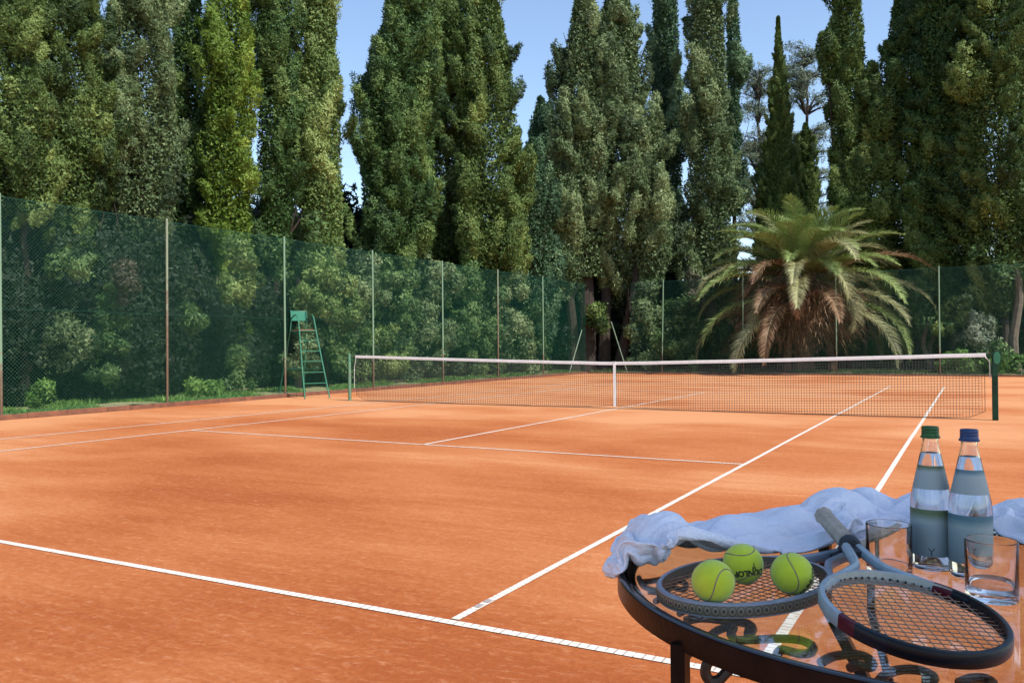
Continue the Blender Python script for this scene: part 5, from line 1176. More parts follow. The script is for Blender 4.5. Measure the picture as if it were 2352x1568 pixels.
7,-6,-82,20,8,-74,14,23,-61,14,33,-2,12,30,-63,8,27,-71,14,27,-56,27,17,-20,26,16,-8,20,11,10,4,28,9,13,17,52,6,17,69,-3,14,82,-1,21,82,2,28,64,7,37,25,7,37,32,12,32,40,21,21,45,24,12,45,25,14,-9,13,18,-54,15,21,-30,9,20,-42,14,21,11,17,16,12,17,12,-19,10,15,29,14,13,20,16,10,10,13,12,20,13,12,19,12,14,-2,13,11,15,15,10,5,15,14,1,14,18,-1,10,23,-22,13,27,-4,14,28,-28,14,34,-5,14,36,18,15,37,1,
12,21,-35,7,24,46,16,28,32,17,19,-45,15,24,-27,25,24,-12,24,18,-15,13,21,-30,15,21,10,10,21,-27,13,11,33,13,19,28,16,18,41,14,23,21,27,16,1,22,14,65,19,19,61,22,18,58,26,13,53,16,23,47,17,22,41,9,16,66,13,18,52,20,20,17,18,20,-11,23,8,6,13,18,30,15,17,24,16,16,-7,8,18,32,12,17,27,10,17,30,8,10,43,9,10,38,12,15,13,14,15,4,13,17,-16,12,20,29,12,25,16,9,27,-35,12,31,23,11,33,30,13,36,5,17,34,-14,
8,1,59,22,-9,-22,24,-3,6,24,12,19,23,9,-4,17,15,-9,17,15,-10,16,12,-7,18,9,1,22,8,-2,-2,12,-46,-5,12,-62,12,13,-22,16,6,-52,18,19,16,19,19,26,14,10,62,10,15,61,10,18,64,15,26,24,14,26,25,17,20,38,18,19,30,14,18,46,14,19,42,3,28,0,0,20,50,2,20,49,10,21,40,15,22,10,7,24,27,3,18,51,6,22,31,15,18,5,16,16,-8,11,20,11,11,22,9,10,24,3,12,25,-19,11,30,0,7,32,-19,13,32,15,16,31,-10,20,26,-24,
22,-4,4,-1,9,61,-16,8,54,-18,-7,54,-5,-4,41,-8,-16,13,-15,-9,6,-14,-5,-4,-2,-10,3,0,-9,36,8,-12,42,-3,-13,20,-8,-6,-19,-1,-11,-27,-2,1,-33,8,9,-20,9,15,-6,15,2,16,9,17,7,7,12,47,4,23,22,14,19,34,10,17,55,9,16,66,9,16,74,12,21,72,14,31,45,11,32,58,5,33,72,4,34,80,6,37,80,16,43,48,13,44,55,17,43,54,19,43,53,23,45,43,26,46,29,29,49,-3,27,53,21,28,51,60,37,53,11,38,56,3,48,48,-23,55,41,-29,
-65,-54,-15,-55,-60,-9,-53,-51,23,-39,-45,28,-43,-38,43,-45,-30,65,-41,-34,65,-41,-29,50,-37,-25,47,-34,-22,30,-13,-24,70,-3,-16,74,-17,-21,-27,-27,1,11,-18,-1,-13,-15,-4,-5,3,-6,26,7,6,22,4,9,-1,3,11,-23,8,14,-9,15,15,-11,19,18,2,23,20,-14,28,24,-9,31,27,-3,35,31,5,38,35,25,39,40,36,40,45,55,41,47,76,37,50,100,41,53,102,31,59,122,32,62,132,32,63,142,39,64,141,50,65,128,64,65,96,86,53,-5,87,57,45,90,59,44,98,54,42,100,57,47,
-18,0,-86,-25,-14,-63,-23,-28,-35,-30,-14,-24,-27,-11,15,-22,-10,-2,-18,2,1,-10,-9,28,-17,-3,16,-17,-7,2,-19,-2,0,-13,-5,-28,6,-1,-23,13,0,0,-12,-2,-9,-7,-10,-6,-2,-13,1,9,-7,3,16,3,12,19,10,-4,19,8,-38,9,21,-39,22,18,-19,25,18,16,27,18,29,30,19,33,32,20,30,32,24,23,34,26,25,35,29,23,38,30,16,41,31,3,45,31,-9,47,32,-8,47,35,-5,53,29,-24,57,12,-49,57,8,-58,61,8,-33,53,18,85,58,15,62,60,11,61,58,13,74,58,14,84,
-6,21,-20,15,7,-32,9,8,-50,16,-10,1,7,-16,-39,14,-11,-4,16,-11,1,19,3,-6,23,-2,-1,22,-2,3,9,-8,-62,8,-6,-54,19,1,-8,15,-5,-31,18,-5,-31,15,-8,-25,18,-6,-29,17,5,-37,19,6,-43,18,8,-45,21,17,-17,20,21,-33,11,26,-40,15,26,-32,22,22,-16,21,22,-26,24,20,-9,23,19,-22,23,21,-10,24,20,0,24,22,-9,26,22,-15,27,23,-14,29,22,-19,31,9,-45,30,6,-47,28,15,-37,27,17,7,24,13,34,22,17,-1,11,0,62,21,-9,8,19,-6,30,14,-17,30,
12,-22,1,-1,13,-51,17,15,-33,15,-4,-49,20,4,-23,17,11,-25,21,5,-22,27,0,-15,22,4,-34,22,3,-49,25,8,-51,22,0,-59,0,-2,-67,11,1,-51,21,-13,22,9,18,-39,16,17,-39,-2,21,-56,17,10,-49,25,13,6,26,14,21,27,15,23,27,17,11,27,19,-2,20,21,-37,22,20,-24,23,19,-18,23,19,-9,22,17,-28,19,10,-61,24,11,-46,24,-1,-61,24,-1,-70,24,-1,-75,26,13,-55,29,21,-5,21,20,57,12,9,81,14,4,72,20,0,50,21,0,39,18,-3,40,11,-21,28,8,-23,35,
22,-5,-10,22,-7,33,23,-1,-33,25,8,-9,26,9,-2,25,11,6,16,27,-6,20,22,-19,18,26,-31,14,26,-24,19,21,-33,18,23,-3,25,13,-14,24,3,46,24,15,14,24,0,-39,-9,16,-72,1,18,-64,-3,25,-44,12,20,-52,19,17,-42,22,18,-36,22,19,-34,22,18,-34,24,17,-21,24,15,-19,18,17,-43,15,9,-64,21,8,-50,21,7,-53,23,8,-48,19,24,-22,24,21,-34,26,24,21,22,6,75,13,-6,95,17,3,82,29,5,14,30,2,14,10,-19,50,21,-16,-5,21,-15,19,23,-10,24,23,-9,27,
25,4,11,25,0,18,27,-5,1,23,18,8,18,20,-35,29,16,-27,29,18,-19,22,28,-13,21,28,-6,23,27,-7,15,30,1,26,12,-38,25,19,14,19,26,-11,6,19,-67,9,31,-15,20,22,17,21,13,-44,7,18,-64,-2,21,-56,2,21,-58,12,16,-60,9,16,-66,12,15,-61,16,14,-55,16,13,-54,21,11,-43,21,0,-46,21,0,-49,21,-1,-52,12,-1,-69,24,-16,-7,27,-2,33,25,-9,44,26,-10,47,29,-2,40,28,-8,33,19,-19,36,14,-27,2,26,-13,-10,15,-17,37,11,-21,36,14,-15,45,10,-18,48,
28,8,11,28,7,11,28,5,11,22,19,-39,28,15,35,26,22,-33,25,23,-30,18,29,-51,23,27,-31,23,25,-27,31,16,-29,21,31,-7,16,29,-38,16,29,-39,16,30,-23,23,23,16,27,17,16,22,20,28,27,9,-8,19,10,-56,10,12,-68,1,17,-65,18,11,-52,11,11,-68,10,10,-68,14,8,-64,19,-9,-46,26,7,-20,18,-8,-54,22,-1,-42,27,1,-26,26,-6,-24,21,-16,27,27,-9,21,29,9,7,27,9,-27,28,6,-20,29,2,-7,24,-5,0,26,-6,0,24,-8,-15,21,-16,18,14,-14,57,20,-9,46,
24,22,-19,30,12,-2,25,21,18,25,21,15,25,20,25,21,22,49,32,14,-12,30,11,-31,24,14,-63,26,19,-48,18,31,-21,18,32,-5,20,31,24,19,30,-30,25,24,30,29,5,37,26,17,9,26,15,19,22,17,31,27,7,17,27,1,-25,23,0,-51,11,7,-71,16,6,-59,17,6,-58,21,-8,-46,22,-5,-46,25,-7,-24,27,-1,-25,28,2,-14,27,1,-18,19,20,-24,18,19,-21,27,8,-13,25,9,-33,21,1,-41,21,-2,-48,24,12,-25,24,7,-27,15,3,-54,20,4,-57,23,1,-47,25,-3,-27,23,11,32,
31,15,2,28,22,-7,22,24,41,27,22,19,26,25,13,26,20,48,16,23,71,13,23,80,10,23,79,10,22,75,13,23,70,17,27,55,20,31,23,20,31,31,25,22,36,31,15,7,28,11,5,26,10,23,21,11,40,20,12,46,24,4,43,28,-7,16,28,-9,3,26,-10,17,26,-8,-16,20,12,-38,14,22,-34,27,2,-29,26,8,32,29,5,14,20,-13,51,26,-6,29,29,0,0,19,20,-35,22,18,-26,26,18,-20,22,8,-34,21,8,-26,23,19,-22,27,2,-21,23,6,-35,23,8,-32,23,14,-28,13,14,-64,
29,22,2,27,25,-4,29,20,12,27,22,26,28,20,28,26,23,-10,26,23,-9,26,23,-10,27,20,-21,27,15,-39,27,14,-47,25,15,-50,26,15,-49,33,0,19,29,16,-24,21,24,-5,29,10,8,27,7,16,26,6,6,17,8,54,14,14,61,15,14,62,24,-10,41,27,-11,-21,19,-15,38,23,-10,28,27,3,-8,11,29,1,29,9,12,18,1,74,24,19,34,30,7,-32,20,5,-57,19,0,-54,17,-3,-72,18,-8,-57,20,-13,-48,17,-21,-45,19,-16,-37,23,11,-44,24,10,-32,21,18,-29,21,22,-24,22,9,-62,
24,27,23,18,31,-21,12,31,-38,30,17,8,18,16,-60,21,17,-48,24,17,-34,25,17,-34,25,14,-41,24,19,-16,23,21,7,22,19,36,30,-3,9,22,12,-46,26,8,-31,25,4,-38,24,2,-41,22,5,-37,25,8,1,26,-6,18,26,-2,32,19,6,60,14,19,54,22,-3,46,25,8,-18,18,-9,51,22,-5,46,26,2,27,11,26,32,18,18,49,20,17,45,20,13,50,25,13,40,21,-8,45,21,-5,45,24,3,31,24,2,34,26,-3,41,25,-3,38,27,0,33,27,-2,52,31,8,20,22,0,-75,26,19,-40,
22,23,37,23,22,32,25,17,-27,5,24,-51,17,25,3,18,12,-54,14,10,-65,18,12,-48,21,18,-3,23,12,21,22,4,47,24,6,27,24,8,25,26,0,-8,26,-4,-1,22,15,-13,23,9,-19,23,10,-16,23,-14,3,27,-2,10,21,-3,42,22,-4,40,17,3,56,18,2,52,23,-13,4,22,9,-30,21,-5,43,24,-2,37,26,2,28,25,10,29,22,9,45,14,14,50,21,5,37,18,20,24,20,5,40,17,6,67,16,19,48,16,14,46,11,20,62,7,18,71,21,27,12,23,7,-68,25,21,-33,25,21,-21,
22,20,-28,19,10,-56,25,12,-1,24,6,10,22,5,4,25,9,2,24,7,17,22,-4,35,22,-2,32,22,-1,46,23,-2,33,24,-4,34,17,11,47,22,-3,46,24,-4,-22,22,-4,-35,16,18,-33,25,3,6,26,-2,8,26,2,0,25,1,-7,25,0,-12,26,0,-4,16,22,-4,25,8,0,24,10,-22,23,11,-24,24,-4,29,23,-6,30,26,4,11,27,3,16,17,6,58,12,10,53,20,10,40,15,14,43,19,5,47,20,10,59,15,26,30,20,17,-12,22,2,-61,30,2,-7,19,24,32,25,21,12,28,10,-21,
24,5,-40,22,0,38,15,-8,50,12,-11,51,19,-17,-6,11,-14,53,17,-10,45,12,-22,31,14,-25,26,17,-19,22,22,-10,13,24,-11,12,21,-13,9,21,6,45,15,-13,52,19,-11,29,22,-8,-10,20,-14,-15,19,16,-29,22,10,-28,25,9,-36,22,-1,-52,18,-5,-61,28,1,0,23,13,2,23,11,-16,24,6,-19,12,14,-51,10,13,-59,11,11,-64,22,-5,-34,25,-6,-27,16,-15,-21,20,-15,-1,25,-7,9,25,5,4,24,6,7,24,7,-9,26,-5,-27,26,-9,-26,5,-2,-79,23,-2,-49,13,-17,-57,7,-22,-48,
22,8,32,21,16,-2,21,15,0,22,11,0,9,-9,56,12,-9,56,16,-22,16,22,-3,-10,23,-1,-5,25,-2,-7,27,-8,0,23,-11,10,22,-8,18,18,-14,-26,21,10,-19,19,-11,-31,19,-10,-28,15,10,-35,21,9,-29,24,3,-30,23,4,-46,23,10,-52,25,13,-41,28,2,-20,19,17,29,24,6,-10,12,15,-45,14,11,-45,14,7,-47,16,4,-46,17,3,-51,20,4,-40,18,6,-26,7,1,-55,11,2,-68,16,-3,-48,21,0,-36,24,5,-27,24,0,-18,19,17,-6,20,2,-43,5,3,-70,17,19,-18,19,17,-18,
-21,-13,-5,-8,-21,30,-1,-20,34,3,-18,33,16,-1,37,17,-2,38,15,2,46,18,-6,32,17,-15,-13,17,-14,-37,16,-8,-41,19,-8,-20,23,-6,12,22,2,36,24,-6,11,25,-1,0,22,1,46,21,8,4,23,-2,9,17,12,-46,20,15,-34,22,20,21,29,6,-8,15,13,-63,18,11,-48,20,13,6,21,7,13,21,-4,21,20,-4,-21,17,-10,-19,7,5,-60,9,3,-64,22,9,-17,19,4,-18,12,4,-40,15,6,-41,21,3,-24,21,5,-5,17,16,-13,21,1,-27,20,12,1,19,-1,-30,16,-2,-40,21,9,-3,
-3,-10,18,-11,-3,15,-4,-11,21,-7,-8,17,-11,-5,9,-10,-4,7,-6,3,19,-1,8,24,3,4,33,4,-1,21,2,-4,-28,-2,-3,-43,5,-2,-36,2,-7,-25,12,2,8,-4,9,56,13,6,28,20,3,-1,12,17,-23,17,16,-1,20,15,24,25,4,-43,24,17,-23,24,17,-2,24,7,34,21,2,51,24,1,36,24,5,-22,26,4,6,22,9,-40,25,6,-18,26,6,-14,26,10,-30,33,18,20,34,17,-2,22,18,-66,20,21,-60,30,22,-39,30,22,-35,31,23,-32,35,3,-60,38,10,28,42,0,-1,42,-1,-8,
-60,11,123,-64,4,50,-67,16,-8,-58,16,-39,-53,14,-67,-50,4,-49,-49,-3,-50,-48,-4,-5,-40,4,25,-37,7,29,-32,5,38,-26,2,-17,-22,-2,-50,-2,-1,-54,-16,-9,24,-9,7,29,-8,7,-7,2,6,-5,9,5,0,6,0,33,15,-4,-26,12,15,26,20,12,26,24,11,16,25,16,-18,25,16,-39,33,10,-30,38,10,-15,38,-1,-60,46,-1,-28,50,-9,-20,50,-7,-61,53,-17,-55,58,-26,-56,66,-19,-25,75,-12,-6,79,-10,-23,82,-12,-21,85,-18,-19,87,-27,-11,89,-11,82,97,-13,26,101,-15,36,100,-38,14,
-36,38,92,-32,40,82,-31,38,74,-31,34,62,-32,32,40,-28,40,-3,-26,36,7,-25,31,-4,-30,8,-5,-28,4,-22,-25,7,-9,-14,12,26,-12,6,17,-14,8,14,-13,-11,7,2,-10,-32,-7,-4,-31,-5,-2,-26,5,2,-26,13,-3,-6,2,6,33,14,-1,19,12,5,43,18,0,39,22,0,21,26,-2,-7,23,1,-55,30,-7,-25,37,0,2,36,-4,-52,37,2,-66,47,-5,-34,42,5,-80,47,12,-84,52,2,-62,60,-11,-22,61,-23,1,58,-33,22,67,-23,28,69,0,74,76,-4,28,71,-18,99,74,-16,121,81,-3,117,
12,15,3,17,-4,7,16,-3,11,14,1,19,14,-8,16,8,-11,49,3,-6,60,6,-1,55,11,18,31,11,14,37,3,-7,34,8,-10,29,11,-7,34,8,-18,31,12,3,30,12,2,45,14,-8,2,15,-9,4,14,-7,-12,6,9,-49,17,2,-24,19,-5,7,12,-11,-28,7,-9,-41,8,-11,-37,11,-11,-23,14,-8,-19,10,0,-41,12,-9,-7,13,-6,31,11,-12,-13,9,-8,-33,16,-11,7,18,-6,-12,9,-18,9,1,-21,22,1,-18,25,14,-12,-13,15,2,13,12,-5,-25,8,-6,-29,9,-4,-48,5,-20,-24,4,-22,20,
19,-8,3,18,-5,-1,16,-5,-9,16,-4,11,16,0,10,20,-1,-16,20,-6,-1,15,-10,14,14,-7,23,14,-13,18,18,7,10,5,-18,-7,4,-16,-12,7,-4,45,13,5,-33,19,1,17,18,-4,21,12,1,45,-4,-1,60,9,-4,43,10,-14,-24,7,-7,-49,17,-6,-7,16,-3,18,14,-1,30,7,1,47,10,-4,46,13,-14,12,17,-7,-23,18,-7,-8,19,1,28,17,-11,5,18,-8,-17,15,-14,10,14,-12,7,14,-11,10,17,-6,5,10,-4,-36,10,-5,-39,15,1,-17,17,0,5,18,9,-12,15,16,-4,14,7,-12,
21,-7,0,19,-6,-4,18,-4,-3,16,-4,18,16,-3,24,16,-12,8,18,-9,-1,20,-9,7,15,-9,27,13,3,40,17,-3,35,15,-2,50,12,-3,52,17,-12,-20,15,-11,-21,9,-19,-3,7,-1,48,2,-1,57,12,-2,39,12,-14,4,0,0,56,4,-9,50,-8,-4,50,-8,-3,51,-2,-4,53,12,-11,29,12,-12,26,14,-14,23,6,-10,53,3,-10,58,4,-11,58,8,-3,64,7,-18,33,14,-13,-3,17,3,-4,17,-5,-8,16,-7,-4,17,-4,13,16,-2,15,2,-4,52,3,-10,52,6,-20,1,11,-11,-42,12,-7,-29,
19,-8,-3,19,-6,-1,19,-5,3,17,-10,16,17,-3,31,17,-8,34,17,-15,5,18,-13,-27,17,-12,-30,14,-15,2,14,-7,35,18,-1,15,12,8,41,11,3,56,13,-1,39,12,12,-33,13,-6,39,17,-5,29,11,-6,42,11,-10,42,13,-9,38,1,3,56,13,-4,41,10,-5,47,11,-18,15,9,-20,6,11,-19,12,15,-11,33,20,-9,27,13,-20,27,13,-20,28,11,-12,49,13,-8,46,7,-21,13,12,-13,-33,17,-6,-27,17,-1,-29,-3,-5,-53,-11,-4,-46,11,-9,-41,14,-13,-33,17,-10,2,1,-21,-16,4,-13,-49,
19,-9,6,20,-6,6,20,-9,3,22,-5,-22,18,-11,25,18,5,48,21,5,50,16,-4,38,18,-14,18,20,-6,7,17,-6,25,19,2,19,15,2,30,0,17,36,6,12,46,17,-8,21,17,9,-28,17,-9,30,16,-9,36,12,7,47,21,-4,2,20,-7,12,7,-5,53,13,-7,42,12,1,50,13,-7,48,12,-14,40,12,-13,47,16,-13,34,16,-10,35,9,-10,52,13,-14,38,8,-18,31,8,3,55,13,-16,23,14,5,-42,13,-12,-34,17,-8,-28,18,-6,-28,4,-22,-13,0,-23,4,-3,-19,25,11,-16,14,9,-18,-3,
22,-5,7,22,-6,6,22,-7,13,24,-9,-9,24,-12,-17,17,-25,12,15,-17,44,16,-3,60,17,3,42,21,-3,9,20,-1,-19,11,18,18,15,-6,-36,19,-6,-22,15,-1,42,14,-8,43,13,-7,45,20,3,-27,21,-1,-20,14,-8,45,14,-5,45,21,-4,8,20,-9,14,16,-9,36,16,-12,32,14,4,54,14,4,55,11,-14,50,12,-21,28,16,-15,30,12,-16,32,9,-19,18,17,-10,21,11,-18,-11,13,-7,43,8,-21,9,6,0,-59,22,-2,1,11,-17,-35,20,1,-38,20,-3,-34,19,-7,-25,17,9,28,6,17,31,
20,-10,15,21,4,30,21,3,35,23,3,41,29,10,16,31,9,6,24,-9,-2,20,-17,21,16,-3,48,11,6,47,11,9,43,20,-1,6,22,0,8,21,-3,-7,21,-9,-1,17,13,26,20,-4,-27,12,-15,38,17,-12,27,22,-3,-15,13,2,51,17,-9,32,22,1,-20,21,-8,-9,13,-7,49,11,-6,56,11,0,60,11,3,59,11,1,59,21,4,19,21,8,14,6,19,24,6,20,23,15,-2,40,14,-16,-12,20,-8,10,18,-6,32,16,-12,-30,20,0,32,18,4,-35,10,18,-42,5,19,-40,10,-12,-46,17,-13,21,
18,-9,-30,20,-7,-16,16,-16,-36,13,-15,-38,13,-23,-21,18,-17,-25,25,4,-19,22,-6,-13,21,-7,3,20,-1,17,20,2,9,20,-5,3,21,3,2,22,0,-9,24,2,-15,21,-7,29,19,-6,34,18,8,-35,21,-11,-2,16,-13,30,22,-9,-1,13,5,53,18,-4,33,21,6,3,23,6,0,17,-10,28,9,-6,60,8,11,56,3,16,51,9,4,52,17,9,19,15,10,29,13,-8,40,15,-5,35,15,5,39,14,2,41,20,-7,15,17,1,40,17,0,40,18,-8,33,20,-3,-11,13,6,-42,11,18,-5,2,21,-11,
14,4,-49,24,2,-10,22,3,4,22,-3,-18,22,3,-40,20,0,-33,15,-16,-13,20,7,-22,21,-2,5,21,1,5,20,3,9,20,4,9,20,7,10,22,2,2,20,6,-28,21,5,-31,17,5,39,21,-7,12,16,14,-25,22,-3,-10,16,-12,35,19,-10,21,16,-2,52,18,-11,22,21,-6,-7,24,0,-14,20,-13,-5,15,-15,33,16,-13,31,2,7,57,4,9,51,19,3,17,19,1,13,17,11,-4,-4,20,8,-10,20,0,-9,19,21,-3,7,54,17,0,34,14,7,39,16,7,34,18,8,16,9,18,19,5,21,-4,
13,1,-52,13,-8,-41,17,-3,-33,16,-8,-34,17,-8,-29,19,-8,-37,21,-3,-23,20,-9,1,19,0,-15,20,1,-7,18,6,10,14,18,20,15,14,13,16,-5,32,18,-7,22,20,-6,-15,18,-13,-10,18,-1,30,20,-4,-18,18,10,-20,20,3,-14,17,-10,28,17,-9,27,17,-7,33,16,-17,3,18,-11,-21,22,-6,-20,21,-6,-18,16,-9,39,20,-8,3,20,-7,-2,20,1,11,19,5,4,-1,19,26,20,4,12,8,6,51,-10,12,40,-13,18,11,-14,18,9,-4,14,48,4,13,49,10,13,45,3,20,-29,-2,14,-48,
22,-12,-16,16,-4,-49,16,-12,-6,18,-4,32,17,-5,19,19,3,-1,19,6,-12,20,0,-4,16,2,-34,19,-2,-15,20,-4,6,19,-3,4,17,-2,-1,16,-7,28,13,-15,8,13,-15,6,18,-11,0,17,-12,-17,18,-10,-3,19,-3,-14,20,1,-12,19,-8,-9,20,-10,14,19,-2,29,17,-7,24,17,-14,3,19,-5,-22,15,-13,-7,17,-9,-16,12,-14,-33,4,-15,-44,13,-17,-16,12,16,12,10,16,19,8,17,15,8,18,1,9,3,47,2,8,52,-5,12,46,-10,17,24,-6,16,39,-11,15,35,-5,18,37,22,1,2,
18,14,12,18,3,41,16,0,31,15,-10,37,14,-3,50,12,-13,28,16,-7,-1,19,1,-14,13,-8,36,15,-10,28,18,-9,0,19,-7,3,18,-6,1,19,-4,-3,13,-17,8,9,-21,1,10,-10,-35,11,-13,-28,5,-16,32,11,-16,11,19,-5,-18,17,-11,-24,17,-13,-13,13,-15,-28,17,0,38,18,-5,29,18,-10,3,15,6,-34,17,1,-20,18,7,7,22,4,1,5,-3,-52,3,-4,-54,19,-6,14,-1,8,51,16,-1,27,15,9,18,11,5,45,8,4,51,1,7,50,-11,10,35,-2,11,45,14,-10,27,9,14,32,
14,-15,-5,17,-6,-30,16,-7,-33,8,-10,-50,2,-24,-25,0,-25,24,-2,-19,36,2,-17,29,18,-8,7,16,-7,14,17,-9,-7,12,-19,-17,22,-8,25,15,0,-10,17,0,20,19,-1,14,17,-3,8,2,-6,42,17,-10,-2,14,-11,-23,15,-9,-26,21,-6,-22,14,-19,-14,14,-16,-18,16,-12,-18,14,6,28,10,16,37,18,-3,-6,4,5,-55,4,4,-53,16,7,-16,10,17,21,18,5,5,6,11,-39,17,3,5,7,14,37,15,10,-18,14,10,-32,21,-3,3,20,-3,28,19,-7,17,9,-5,53,6,8,54,13,-5,45,
13,-8,-11,14,-14,-8,19,-4,-3,18,-6,-2,14,-10,-18,13,-11,-11,15,-10,-13,14,-4,-34,16,-4,-17,-2,0,-47,10,-7,-41,4,2,45,6,-14,39,9,8,30,8,21,2,4,10,46,8,-1,41,13,1,24,-5,1,47,1,-5,45,7,-18,22,18,-3,-34,18,4,-37,16,2,39,11,-3,-44,6,2,-48,16,-9,-2,11,14,11,14,8,-21,12,5,-37,0,8,-48,17,-2,11,0,7,47,14,1,17,13,7,-27,15,-2,7,16,-1,27,18,-8,-13,14,3,-54,20,-6,-34,21,-8,26,11,-20,36,11,-12,54,9,0,63,
-2,15,-8,-8,12,0,-1,8,-12,2,12,6,5,10,8,8,9,-7,-1,22,-7,7,6,-20,-10,0,-25,-5,4,-26,-2,5,-31,0,10,-31,1,16,-9,-2,12,2,2,5,40,5,15,14,0,6,41,9,-5,35,10,-9,-14,4,-11,-30,-7,-1,-50,-14,6,-44,-5,10,-52,10,-6,-49,17,5,28,13,-6,-36,16,-2,-31,17,-1,-24,20,2,-26,20,3,-31,23,2,-17,19,8,-35,26,-8,4,22,-6,43,20,-23,11,22,-22,-48,24,-23,-10,28,-22,-10,28,-26,22,17,-39,37,18,-40,34,36,-28,14,31,-27,60,31,-28,59,
-63,72,38,-57,75,13,-57,70,-12,-43,71,-24,-35,72,-16,-24,64,-14,-15,47,-29,-32,45,-3,-39,40,-10,-23,24,2,-21,18,9,-10,33,-28,-10,36,-6,3,32,44,-2,29,-9,1,25,18,-2,18,16,0,10,15,6,0,15,6,-7,8,10,-7,21,12,-17,2,12,-12,-45,15,2,-61,20,-18,-35,31,-7,-8,18,-2,-89,35,-17,-39,44,-10,-7,50,-12,-8,49,-25,-50,53,-28,-56,59,-25,-79,63,-37,-55,72,-28,-45,74,-36,-52,81,-34,-87,89,-41,-15,90,-41,-74,102,-35,-86,104,-46,-81,105,-63,-50,94,-91,-25,79,-112,57,
-14,-19,74,-15,-21,63,-12,-19,65,-16,-8,65,-15,8,54,-22,30,7,-13,25,-20,-9,26,-3,-11,11,-22,-9,13,-8,-8,10,19,-2,0,32,-3,6,16,3,11,-6,5,11,-9,3,3,-27,9,8,-16,9,7,-15,15,0,20,18,2,24,8,-25,7,8,-27,11,10,-29,17,9,-28,-39,12,-14,-75,17,-32,-1,16,-35,-5,2,-30,-77,8,-35,-72,18,-44,-20,28,-42,12,30,-46,-22,31,-43,-59,32,-45,-66,36,-52,-28,41,-50,-18,24,-63,-47,26,-58,-107,33,-68,-44,37,-64,-89,33,-72,-84,40,-65,-117,49,-62,-120,41,-62,-153,
27,6,9,20,-3,50,18,-5,47,18,-11,29,18,-15,0,17,-13,3,-3,-19,-17,7,-9,-63,25,6,-34,19,-23,-15,11,-25,19,7,-26,51,6,-26,53,6,-25,54,12,-13,76,18,-1,63,24,2,33,25,2,34,24,2,26,13,-19,39,13,-16,45,12,-17,43,12,-23,30,11,-26,19,9,-27,-10,12,-16,-57,22,-16,28,25,-12,42,10,-32,9,3,-32,-44,0,-32,-53,1,-32,-48,1,-36,-4,4,-34,-17,4,-31,-25,6,-30,-8,23,-22,13,21,-22,7,3,-19,-58,2,-23,-50,13,-14,-69,4,-28,-39,14,-18,-58,15,-17,-57,
-11,-28,-24,-4,-20,-63,-5,-15,-55,-2,-15,-57,3,-18,-46,3,-27,7,14,-19,7,17,-21,14,16,-26,15,24,-5,-30,20,-26,-25,23,-29,-35,14,-37,4,4,-39,-34,3,-38,-36,-2,-41,3,-2,-38,19,-2,-34,30,0,-30,38,10,-18,54,18,-8,53,17,-7,51,17,-5,53,16,-6,57,9,-26,31,8,-30,16,11,-31,-28,13,-33,27,26,-17,61,26,-19,62,23,-28,51,13,-39,24,12,-36,-32,10,-27,-67,4,-18,-86,3,-11,-90,3,-14,-78,-4,-25,-27,11,-25,25,8,-26,5,6,-25,-23,13,-18,-39,12,-19,-40,19,-19,-19,
14,-33,-4,9,-32,-11,12,-32,3,10,-29,46,8,-22,66,14,-33,11,21,-34,27,16,-27,15,19,-27,11,16,-31,1,21,-12,-66,20,-32,-57,16,-38,-51,16,-43,24,15,-44,18,9,-41,-47,6,-35,-68,7,-31,-71,2,-31,-54,1,-30,-40,4,-28,-29,2,-26,-36,1,-26,-38,1,-29,16,8,-18,61,6,-20,66,7,-24,65,13,-33,31,13,-37,28,17,-35,46,21,-31,60,26,-19,76,25,-16,81,25,-18,73,26,-23,52,15,-33,25,11,-32,1,18,-24,-19,11,-28,3,14,-26,17,5,-29,0,6,-28,-16,6,-28,-19,20,-18,-20,
2,-38,-4,10,-33,40,9,-29,53,14,-30,40,13,-30,42,12,-15,78,13,-22,70,6,-37,22,13,-32,-16,13,-33,27,10,-35,38,14,-37,-31,21,-37,-47,11,-45,-44,12,-49,-5,19,-43,16,17,-41,6,9,-38,-31,15,-26,-61,16,-19,-62,8,-30,-24,13,-27,-1,6,-30,-14,2,-24,-56,-5,-16,-73,-7,-14,-77,-9,-14,-83,-11,-13,-85,-11,-18,-83,-11,-23,-83,-10,-28,-79,-6,-36,-61,0,-41,-43,6,-42,-19,11,-39,31,20,-30,39,5,-34,39,-3,-33,-2,3,-28,-44,-3,-31,-2,9,-29,18,8,-31,-6,8,-30,-21,10,-29,-27,
21,-10,-81,21,-11,-78,22,-13,-76,22,-16,-73,22,-22,-66,19,-27,-48,17,-26,14,15,-29,23,15,-33,4,11,-34,14,11,-35,24,3,-40,9,7,-39,-46,14,-39,-51,11,-42,-43,10,-42,-48,12,-43,2,18,-37,18,12,-37,-6,11,-30,-40,19,-15,-57,12,-29,-19,20,-24,22,20,-22,34,17,-29,14,18,-27,26,11,-32,6,9,-34,-3,6,-34,30,7,-34,45,3,-37,36,2,-35,53,1,-37,51,1,-39,38,-5,-40,-15,1,-40,13,15,-32,4,11,-32,-1,12,-30,-3,17,-26,-12,15,-26,19,6,-31,6,5,-33,20,6,-33,-19,
